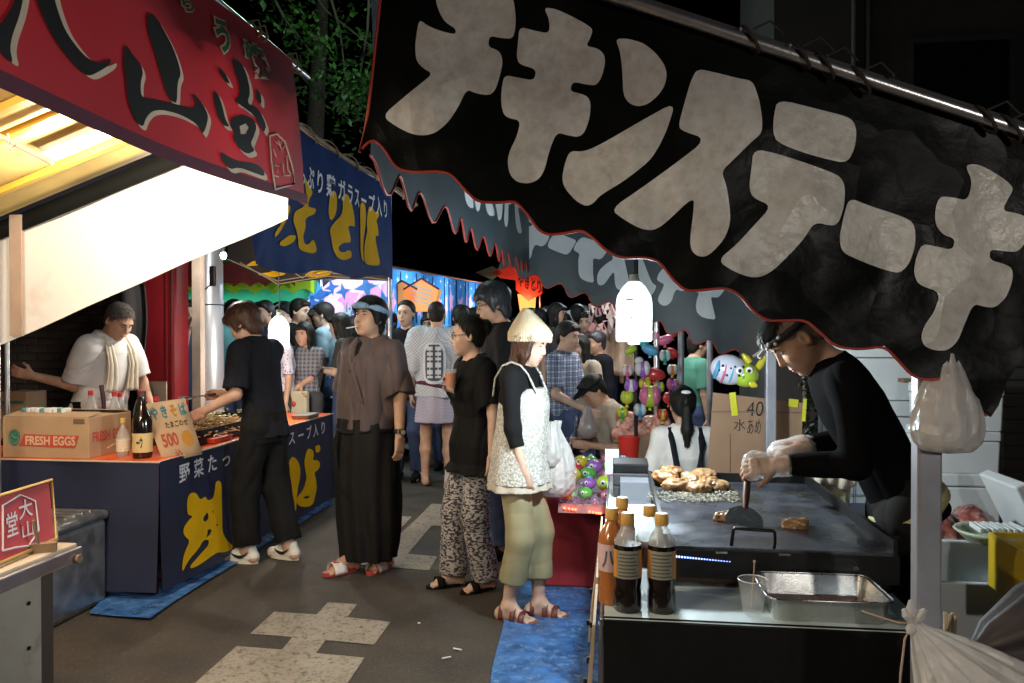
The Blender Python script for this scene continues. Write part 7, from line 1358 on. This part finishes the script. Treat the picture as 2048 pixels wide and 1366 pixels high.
# stocky man in a brown jacket, headband and cigarette
g = G0(744, 1138)
C = Person('stocky man in brown kimono jacket and pale blue headband, smoking', g, 240, H=1.70, skin_kind='tan', head=(8, -8, 0), fat=1.10, belly=.05, vox=.006)
C.arms(right=(.30, .02, .80), left=(-.30, .04, .80), rp=(.8, -.5, -.3), lp=(-.8, -.5, -.3)).legs(right=(.07, .13), left=(-.05, -.06), toe=(10, -12)).body(curl=(24, 24)).features(open_eyes=False)
C.hair('mop', HAIR_BLACK)
SAM = cloth('brown_kimono', (.068, .047, .046), bump=.3)
C.top(SAM, inf=.026, sleeve=.98, sr=(.070, .084), hem=(.02, .200, .178, .03), neck=.070, neckf=.045, fold=.012, fz=22, name='jacket', seed=14, vee=.10)
C.top(BLK, inf=.014, sleeve=0, neck=.058, neckf=.02, fold=0, name='undershirt')
mb = MB(); fo = [C.Uq(.078, .01, .565), C.Uq(.072, .085, .53), C.Uq(.03, .150, .44), C.Uq(-.05, .182, .32), C.Uq(-.12, .190, .18)]; mb.tube(fo, .010, 6, rs=[.013, .016, .015, .014, .008]); fo = [C.Uq(-.078, .01, .565), C.Uq(-.072, .085, .53), C.Uq(-.02, .15, .44), C.Uq(.02, .172, .36)]; mb.tube(fo, .011, 6, rs=[.013, .016, .014, .004]); obj('collar', mb, SAM, C.t)
C.skirt(cloth('black_hakama', (.008, .007, .0065), bump=.3, spec=.2), [(.085, .172, .160, .0, .03), (.30, .198, .175, 0, .03), (.62, .208, .190, 0, .03), (.88, .196, .188, 0, .03), (.97, .190, .182, 0, .03)], pleat=.013, np_=11, fold=.006, name='wide_trousers', seed=15)
mb = MB(); mb.tube([C.L(.192 * math.cos(a), .186 * math.sin(a) + .032, .90 + .008 * math.sin(3 * a)) for a in np.linspace(0, 6.283, 40)], .014, 8); mb.tube([C.L(.05, .235, .90), C.L(.06, .25, .80), C.L(.045, .25, .68)], .018, 6, rs=[.012, .02, .014]); obj('belt', mb, BLK, C.t)
C.shoes(M('red_white_slide', (.68, .60, .58), rough=.5), M('red_sole', (.42, .05, .05), rough=.5), 'slide', 1); C.shoes(M('red_white_slide', (.68, .6, .58)), M('red_sole', (.42, .05, .05)), 'slide', -1)
hp, kk, an, dr = C.leg[1]; S = C.s; base = V3(an) - Vector((0, 0, .085 * S)); D_ = V3(dr); sd_ = D_.cross(Vector((0, 0, 1))); mb = MB(); cc = base + D_ * .10 * S + Vector((0, 0, .079 * S))
for q in (-1, 1): mb.box(cc + sd_ * q * .015, (.012, .036, .004), rz=math.atan2(D_.y, D_.x) - math.pi / 2 + q * .15, bev=.002)
mb.box(cc, (.03, .009, .004), rz=math.atan2(D_.y, D_.x) - math.pi / 2); obj('logo', mb, M('red_logo', (.45, .02, .03), bump=0), C.t)
mb = MB(); n = C.hax; mb.tube([C.Hq(.095 * math.cos(a), -.010 + .114 * math.sin(a), .052 + .016 * math.sin(a) ) for a in np.linspace(0, 6.283, 40)], .015, 8, rs=[.020 + .003 * math.sin(5 * a) for a in np.linspace(0, 6.283, 40)]); obj('headband', mb, cloth('pale_blue_towel', (.25, .40, .58), bump=.5, bs=140), C.t)
mb = MB(); a_ = C.Hq(.012, .092, -.062); b_ = C.Hq(.035, .165, -.085); mb.cyl(a_, b_, .0042, n=8); o = obj('cigarette', mb, M('cig_paper', (.75, .72, .68), bump=0)); tag(o, 'white cigarette in the mouth of the man with the headband', 'cigarette')
w = V3(C.arm[-1][2]); e_ = V3(C.arm[-1][1]); dd = (e_ - w).normalized(); mb = MB(); mb.cyl(w + dd * .015, w + dd * .042, .037, n=20); q = V3(C.F) * -.0 + V3(C.Rt) * -.036 + V3(C.F) * .012; mb.cyl(w + dd * .028 + q * .9, w + dd * .028 + q * 1.25, .019, n=18); o = obj('wristwatch', mb, M('watch_steel', (.06, .06, .055), rough=.3, metal=.7), C.t); mb = MB(); mb.cyl(w + dd * .028 + q * 1.24, w + dd * .028 + q * 1.28, .015, n=18); obj('dial', mb, M('watch_dial', (.35, .33, .28), rough=.2), o)

# young man in black cooking noodles
g = G0(512, 1122) + Vector((.055, .01, 0))
D = Person('young man with brown hair in black work clothes turning noodles', g, 168, H=1.70, skin_kind='warm', lean=7, head=(6, 24, 0), vox=.006, fat=.90)
D.arms(left=at_y(408, 822, g.y - .22), right=at_y(452, 786, g.y + .18), lp=(-.3, -.8, -1), rp=(.4, -.8, -1)).legs(left=(-.07, .08), right=(.08, -.14), toe=(8, -4)).body(curl=(40, 40)).features(open_eyes=False)
D.hair('mop', HAIR_BROWN); D.top(NVY, inf=.014, sleeve=.84, sr=(.068, .070), hem=(-.08, .162, .135), neck=.064, fold=.010, seed=17)
mb = MB(); mb.tube([D.Uq(.062 * math.cos(a), -.005 + .062 * math.sin(a), .555 - .02 * math.sin(a)) for a in np.linspace(0, 6.283, 24)], .011, 6); obj('collar', mb, NVY, D.t)
D.trousers(cloth('black_wide', (.007, .007, .0075), spec=.2), r=(.096, .086, .084), cuff=.13, fold=.006, seed=18)
SHOEW = M('white_leather', (.68, .66, .60), rough=.5, var=.08, bump=.1, dirt=(.42, .37, .28), ds=14, dcut=(.58, .75)); D.shoes(SHOEW, M('offwhite_sole', (.62, .58, .48), rough=.6), 'sneaker')
for sdq in (-1, 1):
    hp, kk, an, dr = D.leg[sdq]; S = D.s; base = V3(an) - Vector((0, 0, .085 * S)); D_ = V3(dr); side = D_.cross(Vector((0, 0, 1))); side = side if side.y < 0 else -side; o_ = base + D_ * .02 * S
    sw = [(-.055, .088), (-.02, .062), (.02, .055), (.06, .063), (.085, .075), (.06, .048), (.025, .034), (-.005, .036), (-.03, .055)]; mb = MB()
    surf(mb, [chaikin(sw, 2)], lambda x, z: o_ + D_ * x * S + side * (.047 - .10 * abs(x - .01) ** 1.6 * 1.2 - .12 * max(0, z - .045)) * S + Vector((0, 0, z * S)), .02); obj('logo', mb, INK, D.t)
for hnd, tip, lab in ((-1, at_y(352, 836, 5.25), 'steel turner in the near hand of the young noodle cook'), (1, at_y(372, 796, 5.45), 'steel turner in the far hand of the young noodle cook')):
    w, d, nn_, bb = D.handinfo[hnd]; h0 = V3(w) + V3(nn_) * .012; ax_ = (tip - h0).normalized(); t = thing('turner', lab, 'tool', h0); mb = MB(); mb.cyl(h0 - ax_ * .06, h0 + ax_ * .05, .010, n=10); obj('handle', mb, M('dark_grip', (.06, .02, .03)), t); mb = MB(); mb.cyl(h0 + ax_ * .05, tip, .005, n=8); mb.box(tip, (.075, .09, .003), rot=Matrix.Rotation(.3, 3, 'Y')); obj('blade', mb, STEEL, t)

# older cook in a white T-shirt
gx = at_y(212, 700, 5.3)
E_ = Person('older noodle cook in white T-shirt with a towel round his neck', (gx.x - .07, 5.3), -14, H=1.745, skin_kind='tan', lean=12, head=(-4, 24, 0), vox=.006, fat=1.06, belly=.03)
E_.arms(right=at_y(66, 752, 4.95), left=(-.22, .30, .86), rp=(.4, -.6, -1), lp=(-.6, -.4, -.6)).legs().body(curl=(35, 25)).features(open_eyes=False)
E_.hair('crop', M('greying_hair', (.085, .072, .065), rough=.8, var=.5, vs=60, bump=.3, bs=200)); E_.top(WHT, inf=.014, sleeve=.84, sr=(.064, .076), hem=(-.12, .182, .155), neck=.068, fold=.011, seed=21); E_.trousers(BLK)
TW = cloth('cream_towel', (.62, .55, .44), bump=.6, bs=150)
for q in (-1, 1):
    mb = MB(); pth = [E_.Uq(q * .01, -.085, .55), E_.Uq(q * .055, -.06, .575), E_.Uq(q * .075, .01, .56), E_.Uq(q * .085, .085, .48), E_.Uq(q * .088, .135, .38), E_.Uq(q * .085, .15, .27), E_.Uq(q * .09, .155, .20)]
    def tw(a, b, pth=pth, q=q):
        i = min(len(pth) - 2, int(a * (len(pth) - 1))); f = a * (len(pth) - 1) - i; p = V3(pth[i] * (1 - f) + pth[i + 1] * f); w_ = .05 * (.6 + .5 * a); x = V3(E_.Rt) * (b - .5) * 2 * w_ * (.45 + .55 * a); return p + x + V3(E_.up[1]) * (.022 + .007 * math.sin(b * 14)) + V3(E_.up[2]) * .012
    mb.grid(tw, 20, 10); obj('towel', mb, TW, E_.t, solid=.012)

# man seen from behind in a festival coat
g = G0(873, 972)
Fm = Person('man seen from behind in pale checked festival coat and shorts', g, 96, H=1.80, skin_kind='warm', vox=.009)
Fm.arms(right=(.24, .05, .84), left=(-.24, .05, .84)).legs(right=(.13, -.10), left=(-.11, .06), toe=(10, -10)).body().hair('crop')
HAP = M_pattern('pale_check', 'check', (.58, .60, .64), (.36, .40, .48), 62)
Fm.top(HAP, inf=.030, sleeve=1.02, sr=(.098, .125), hem=(-.06, .20, .16), neck=.060, fold=.006, name='coat', seed=23); Fm.skirt(M_pattern('pale_lilac_check', 'check', (.50, .46, .56), (.38, .34, .46), 70), [(.60, .20, .165), (.80, .185, .155), (.97, .165, .13)], pleat=.008, np_=8, name='shorts', seed=24)
mb = MB(); mb.tube([Fm.L(.178 * math.cos(a), .142 * math.sin(a), .95 + .02 * math.sin(2 * a)) for a in np.linspace(0, 6.283, 36)], .022, 8); obj('sash', mb, cloth('maroon_sash', (.10, .018, .045)), Fm.t)
def back(s, t, off=0.0): rx, ry = .20, .150; return V3(Fm.Uq(s, -ry * math.sqrt(max(0, 1 - (s / rx) ** 2)) - .022 - off, t))
mb = MB(); surf(mb, [chaikin([(-.105, .44), (.105, .44), (.105, .12), (.06, .06), (-.06, .06), (-.105, .12)], 2)], lambda s, t: back(s, t, .004), .03); bc = obj('crest', mb, M('white_crest', (.62, .66, .70), rough=.7, bump=0), Fm.t)
mb = MB(); surf(mb, [chaikin([(-.082, .42), (.082, .42), (.082, .13), (.05, .09), (-.05, .09), (-.082, .13)], 1)], lambda s, t: back(s, t, .009), .03); obj('crest_field', mb, M('slate_crest', (.06, .09, .14), rough=.7, bump=0), bc)
mb = MB()
for x in (-.037, .037):
    for z, h_ in ((.385, .035), (.335, .03), (.29, .025), (.235, .045), (.17, .04), (.125, .02)):
        for q in ((-.026, -.003), (.003, .026)): surf(mb, [[(x + q[0], z - h_ / 2), (x + q[1], z - h_ / 2), (x + q[1], z + h_ / 2), (x + q[0], z + h_ / 2)]], lambda s, t: back(s, t, .013), .03)
    surf(mb, [[(x - .004, .12), (x + .004, .12), (x + .004, .40), (x - .004, .40)]], lambda s, t: back(s, t, .013), .03)
obj('crest_strokes', mb, M('white_crest', (.62, .66, .7)), bc)
Fm.shoes(M('dark_flipflop', (.03, .03, .04), rough=.6), M('dark_flipflop', (.03, .03, .04)), 'flip'); hp, kk, an, dr = Fm.leg[1]; F = Field(.008); b_ = an - np.array([0, 0, .06 * Fm.s]); F.rc(an + np.array([0, 0, .10]), an, .044, .043, k=.02); F.rc(b_ - dr * .04, b_ + dr * .13, .044, .036, k=.03); F.rc(an, b_, .043, .042, k=.03); V, Q = F.mesh(); np_obj('sock', V, Q, WHT, Fm.t)

# the chicken cook
g = Vector((1.03, 3.02, 0))
W = Person('chicken cook in tight black shirt bending over the griddle with gloves', g, 176, H=1.70, skin_kind='tan', lean=27, head=(8, 20, 0), vox=.0055, fat=.88, hipz=.90)
W.arms(left=at_y(1556, 928, 2.90), right=at_y(1600, 893, 3.22), lp=(-.25, -.9, -.75), rp=(.3, -.6, -1)).legs(left=(-.10, .06), right=(.10, .02)).body(curl=(52, 40), hand_dir={-1: (.1, 1, -.15), 1: (-.1, 1, -.35)}, palm={-1: (.75, .2, -.6), 1: (-.3, 0, -1)}).features(open_eyes=False)
W.hair('undercut'); W.top(cloth('stretch_black', (.0045, .0045, .005), rough=.95, spec=.05), inf=.009, sleeve=1.86, sr=(.060, .038), hem=(-.06, .165, .125), neck=.060, fold=.006, name='shirt', seed=27); W.trousers(cloth('charcoal_trousers', (.010, .0095, .009), spec=.2), r=(.092, .078, .07), fold=.005, seed=28)
S = W.s; mb = MB(); n_ = 40
mb.tube([W.Hq(.086 * math.cos(a), -.012 + .105 * math.sin(a), .050 + .012 * math.sin(a)) for a in np.linspace(0, 6.283, n_)], .013, 8); hb = obj('headband', mb, cloth('black_bandana', (.012, .012, .014)), W.t); mb = MB()
for i in range(9): a = .6 + i * .24; mb.ell(W.Hq(.094 * math.cos(a), -.012 + .116 * math.sin(a), .052 + .012 * math.sin(a) + .006 * (-1) ** i), .0075, 8, 6)
for d in ((-.012, .145, .06), (.012, .14, .045), (.02, .15, .07)): mb.tube([W.Hq(0, .10, .06), W.Hq(*d)], .006, 6)
obj('bandana_print', mb, cloth('white_print', (.6, .6, .6)), hb)
GLV = M('thin_clear_glove', (.75, .72, .70), rough=.18, bump=.9, bs=50, alpha=.38)
for q in (1, -1):
    a, e, w = W.arm[q]; d = (w - e) / np.linalg.norm(w - e); F = Field(.0055); hd = W.handinfo[q]; S = W.s
    F.rc(w - d * .035, w + d * .01, .037, .031, k=.01); F.rc(w, w + hd[1] * .075, .036, .042, k=.03); F.rc(w + hd[1] * .075 - hd[3] * .02, w + hd[1] * .075 + hd[3] * .03, .030, k=.03); F.rc(w + hd[1] * .08, w + hd[1] * .095 + hd[2] * .045, .030, .026, k=.03); F.rc(w - d * .012, w - d * .008, .041, k=.004)
    V, Q = F.mesh(folds(50 + q, .004, 120, 1)); np_obj('glove', V, Q, GLV, W.t)
mb = MB(); mb.tube([W.Uq(.168 * math.cos(a), .135 * math.sin(a) - .0, .005 + .028 * math.cos(a)) for a in np.linspace(math.pi * .55, math.pi * 1.6, 20)], .02, 6, rs=[.006 + .022 * math.sin(math.pi * i / 19) for i in range(20)]); obj('waist_towel', mb, M_pattern('yellow_check', 'check', (.55, .52, .28), (.48, .43, .20), 90), W.t)

# ---------------------------------------------------------------- the crowd
def extra(label, u, vtop, Y, heading, sex='m', hair='short', shirt=None, pants=None, head=(0, 6, 0), arms=None, skin_kind='mid', sleeve=.8, hem=None, hairmat=HAIR_BLACK, vox=.012, open_eyes=True, fat=.93, seat=None, legs=None, group='crowd filling the street', lean=0, feat=True, H=None):
    p = at_y(u, vtop, Y); hh = H or max(1.48, min(1.86, p.z - .01)); h = Person(label, (p.x, Y), heading, H=hh, sex=sex, skin_kind=skin_kind, head=head, vox=vox, group=group, fat=fat, hipz=seat, lean=lean)
    h.arms(**(arms or {})); h.legs(**(legs or {})); h.body(hands=vox < .0125)
    if feat: h.features(open_eyes)
    h.hair(hair, hairmat); h.top(shirt or BLK, inf=.013, sleeve=sleeve, sr=(.064, .066), hem=hem or (-.12, .168, .135), fold=.005, seed=int(u) % 97); h.trousers(pants or JEAN, seed=int(u) % 89); h.shoes(BLK, BLK, 'sneaker'); return h
PL_D = M_pattern('dark_plaid', 'plaid', (.03, .035, .055), (.16, .16, .19), 16, c3=(.3, .3, .32)); PL_B = M_pattern('blue_white_plaid', 'plaid', (.52, .58, .68), (.07, .11, .24), 15, c3=(.03, .04, .09)); DOT = M_pattern('violet_dots', 'dots', (.60, .58, .68), (.12, .11, .28), 42)
TEALS = cloth('teal', (.10, .30, .34)); LBLUE = cloth('light_blue', (.28, .42, .52)); DBLUE = cloth('deep_blue', (.04, .06, .14)); GREENT = cloth('green_tee', (.06, .22, .16)); BEIGE = cloth('beige', (.42, .36, .28))
G_ = extra('tall man with dark grey hair and glasses behind the woman with the drink', 1003, 570, 5.35, 196, hair='mop', hairmat=HAIR_GREY, shirt=BLK, head=(6, 16, 0), vox=.008, open_eyes=False)
glasses(G_)
H_ = extra('man in blue and white plaid shirt carrying a plastic bag', 1126, 645, 6.2, -22, shirt=PL_B, head=(-10, 10, 0), vox=.009, arms=dict(right=(.20, .28, 1.02), left=(-.10, .30, 1.02)), hem=(-.2, .19, .15), skin_kind='pale')
c = V3(H_.arm[1][2]) + Vector((.03, -.02, -.22)); mb = pleated('bag', [(.02, 0), (.06, .01), (.075, .06), (.055, .13), (.03, .19), (.025, .24)], c, seed=12, amp=.07, k=7); tag(obj('carrier_bag', mb, M('smoky_plastic_bag', (.42, .38, .36), rough=.3, bump=.3, bs=30, transl=.3)), 'smoky plastic bag hanging from the plaid shirt man', 'bag'); mb = MB(); mb.box(c + Vector((.0, -.01, .04)), (.10, .08, .05), bev=.01); tag(obj('snack_pack', mb, M('snack_red', (.42, .10, .06), rough=.4)), 'reddish snack pack inside the smoky plastic bag', 'pack')
extra('woman facing us in a black polo shirt between headband man and festival coat', 815, 604, 8.0, 262, sex='f', hair='bun', shirt=BLK, head=(0, 4, 0), vox=.010, skin_kind='pale')
extra('man in profile with black hair above the woman in dark plaid', 592, 598, 8.3, -12, shirt=BLK, vox=.010, head=(0, 8, 0), skin_kind='pale')
K = extra('woman with crossed arms in dark plaid shirt with a printed tote', 612, 646, 7.5, 262, sex='f', hair='long', shirt=PL_D, arms=dict(right=(-.06, .20, 1.02), left=(.06, .22, 1.0)), vox=.010, head=(0, 6, 0), pants=DGREY)
tb_ = K.L(.0, .24, .88); t = thing('tote_bag', 'beige tote bag with red strawberry print under crossed arms', 'bag', V3(tb_)); mb = MB(); mb.box(V3(tb_), (.30, .07, .26), rz=R(262 - 90), bev=.02); obj('bag', mb, cloth('beige_tote', (.46, .42, .30)), t); mb = MB()
for x, z in ((-.02, .01), (.04, .04), (.05, -.03)): mb.ell(V3(K.L(x, .283, .88 + z)), (.024, .012, .026), 10, 7)
obj('print', mb, M('strawberry_red', (.5, .05, .06), bump=0), t)
L_ = extra('person in pale dotted dress behind the left jug lamp', 566, 640, 7.35, 215, sex='f', hair='bob', shirt=DOT, hem=(-.32, .23, .18), pants=DGREY, vox=.010)
extra('woman with long dark hair in the shade beside the plaid woman', 628, 620, 8.4, 245, sex='f', hair='long', shirt=cloth('shade_print', (.10, .16, .20)))
extra('young man in light blue shirt looking left in the crowd', 655, 607, 8.15, 182, shirt=LBLUE, vox=.010, skin_kind='pale')
extra('woman with long black hair holding a phone in the crowd', 690, 628, 7.75, 188, sex='f', hair='long', shirt=cloth('olive_black', (.03, .032, .028)), vox=.010, arms=dict(right=(.02, .30, 1.16), left=(-.06, .30, 1.16)), skin_kind='pale', head=(0, 14, 0))
extra('woman with bobbed hair just left of the smoking man', 716, 634, 8.5, 200, sex='f', hair='bob', shirt=BLK, skin_kind='pale')
extra('man in deep blue shirt lifting a hand to his face by the pole', 370, 602, 8.0, 318, shirt=DBLUE, arms=dict(right=(.05, .24, 1.42)), vox=.010, skin_kind='pale')
extra('person in teal shirt just right of the utility pole', 464, 592, 8.4, 330, shirt=TEALS, vox=.011)
extra('person with black hair behind the brown haired young man', 498, 596, 8.8, 290, shirt=TEALS, hair='short', vox=.012)
extra('man half hidden behind the young noodle cook and lamp', 535, 603, 8.7, 250, shirt=DBLUE)
extra('dark haired person peeking beside the black polo woman', 862, 628, 8.7, 262, sex='f', hair='bob', shirt=BLK)
extra('dark head behind the smoking man near the polo woman', 782, 625, 9.0, 250, shirt=DGREY)
extra('person seen from behind next to the festival coat', 921, 612, 8.4, 95, shirt=DBLUE, hair='short', feat=False)
extra('shorter person seen from behind next to the tall man', 947, 618, 8.8, 92, shirt=BLK, hair='bob', sex='f', feat=False)
rr = random.Random(77)
for i, (u, v, Y, lab) in enumerate(((1072, 602, 12.0, 'far man under the red banner, leftmost of the distant heads'), (1092, 612, 11.0, 'far man in dark shirt under the red banner'), (1108, 604, 13.0, 'far head in the dark gap right of the red banner'), (1125, 612, 12.4, 'far woman in the dark gap behind the plaid shirt man'), (1142, 626, 11.4, 'far person below the small pale sign'), (1160, 640, 10.6, 'far person right of the plaid shirt man, in the blue gloom'), (1060, 618, 10.0, 'far person just over the knit hat'), (1178, 632, 12.6, 'far person below the dark awning'), (1046, 608, 13.5, 'far person in front of the orange glow'), (1085, 626, 9.4, 'person in green between knit hat and plaid shirt man'), (1110, 596, 14.5, 'tiny distant head near the dark awning'))):
    extra(lab, u, v, Y, rr.choice((80, 100, 250, 190, 280)), sex=rr.choice('mf'), hair=rr.choice(('short', 'bob', 'short', 'long')), shirt=rr.choice((DBLUE, BLK, TEALS, DGREY, GREENT)), vox=.016)
extra('person in dark robe with grey hair standing past the plaid shirt man', 1200, 664, 7.7, 205, hair='short', hairmat=HAIR_GREY, shirt=NVY, hem=(-.5, .22, .18), sleeve=1.7, pants=BLK, vox=.010, open_eyes=False)
extra('woman lifting a hand to her mouth behind the plaid shirt man', 1164, 676, 6.9, 235, sex='f', hair='long', shirt=BEIGE, arms=dict(right=(.0, .24, 1.42)), vox=.010, skin_kind='pale')
T = extra('seated vendor in visor and pale T-shirt below the jug lamp', 1240, 722, 6.1, 205, shirt=BEIGE, pants=DGREY, seat=.50, H=1.60, vox=.010, legs=dict(right=(.14, .38), left=(-.12, .36)), arms=dict(right=(.18, .30, .72), left=(-.10, .30, .72)), lean=14, head=(0, 24, 0), open_eyes=False, group='vendors of the toy stall', skin_kind='tan')
mb = MB(); mb.grid(lambda a, b: V3(T.Hq(.085 * math.cos(math.pi * a), .02 + (.085 + .075 * b) * math.sin(math.pi * a), .062 - .012 * b)), 16, 3); mb.tube([V3(T.Hq(.090 * math.cos(a), -.012 + .108 * math.sin(a), .062)) for a in np.linspace(0, 6.283, 30)], .012, 6); obj('visor', mb, BLK, T.t, solid=.003)
sp_ = T.L(0, -.02, .36); mb = MB(); mb.box((sp_[0], sp_[1], .20), (.34, .34, .40), bev=.02); tag(obj('stool', mb, M('dark_stool', (.05, .05, .06), rough=.6)), 'dark stool under the seated vendor in the visor', 'stool')
extra('person in green T-shirt standing behind the grey poles', 1388, 668, 7.2, 25, shirt=GREENT, vox=.011)
Vp = extra('woman with ponytail in white shirt and navy overalls seen from behind', 1368, 766, 5.0, 97, sex='f', hair='pony', shirt=WHT, pants=NVY, seat=.44, H=1.58, vox=.008, legs=dict(right=(.12, .40), left=(-.12, .40)), arms=dict(right=(.20, .24, .55), left=(-.20, .24, .55)), feat=False, group='vendors of the toy stall', head=(0, 8, 0), hem=(-.02, .155, .12))
mb = MB()
for q in (-1, 1): mb.tube([Vp.Uq(q * .10, .06, .53), Vp.Uq(q * .10, -.03, .545), Vp.Uq(q * .095, -.115, .46), Vp.Uq(q * .075, -.142, .32), Vp.Uq(q * .05, -.142, .18), Vp.Uq(q * .04, -.14, .04)], .02, 6, rs=[.018, .018, .02, .02, .02, .02])
mb.box(V3(Vp.Uq(0, -.135, .09)), (.26, .03, .05), rz=R(7), bev=.01); obj('overall_straps', mb, NVY, Vp.t)
mb = MB(); mb.ell(V3(Vp.Hq(0, -.125, .085)), (.03, .012, .012)); obj('hair_clip', mb, WHT, Vp.t)
sp_ = Vp.L(0, 0, 0); mb = MB(); mb.box((sp_[0], sp_[1], .16), (.34, .34, .32), bev=.02); tag(obj('stool', mb, M('dark_stool', (.05, .05, .06))), 'dark stool under the woman in overalls', 'stool')

# second and third rows of the crowd
rr = random.Random(123)
marks = ((600, 'behind the woman in dark plaid'), (660, 'behind the young man in light blue'), (720, 'behind the woman holding a phone'), (790, 'behind the smoking man'), (850, 'behind the woman in the black polo'), (905, 'behind the festival coat'), (975, 'behind the tall man with glasses'), (1060, 'beyond the knit hat'), (1150, 'beyond the plaid shirt man'), (1230, 'below the dark awning'))
cl_ = (('deep blue', DBLUE), ('black', BLK), ('teal', TEALS), ('grey', DGREY), ('light blue', LBLUE), ('beige', BEIGE), ('white', WHT), ('green', GREENT)); seen_ = set()
for i in range(40):
    row = i % 3; Y = (9.3, 10.6, 12.2)[row] + rr.uniform(-.3, .3); u = 578 + (i * 67.3) % 430 if i < 24 else 1040 + (i * 41) % 170; nm, mt = cl_[(i * 5 + row) % 8]; mk = [m for x, m in marks if u <= x][0]; hr_ = ('short', 'bob', 'long', 'mop')[(i * 3 + row) % 4]; sx = 'f' if hr_ in ('bob', 'long') else 'm'
    lab = 'person, %s black hair, %s top, %s row, %s' % (hr_.replace('mop', 'thick'), nm, ('nearest', 'middle', 'farthest')[row], mk)
    if lab in seen_: lab = lab.replace('person,', 'another person,')
    seen_.add(lab)
    extra(lab, u, 612 + rr.uniform(-12, 22) , Y, rr.choice((75, 100, 120, 250, 275, 200, 330)), sex=sx, hair=hr_, shirt=mt, vox=.017, head=(rr.uniform(-25, 25), rr.uniform(0, 15), 0), skin_kind=rr.choice(('pale', 'mid', 'warm')))
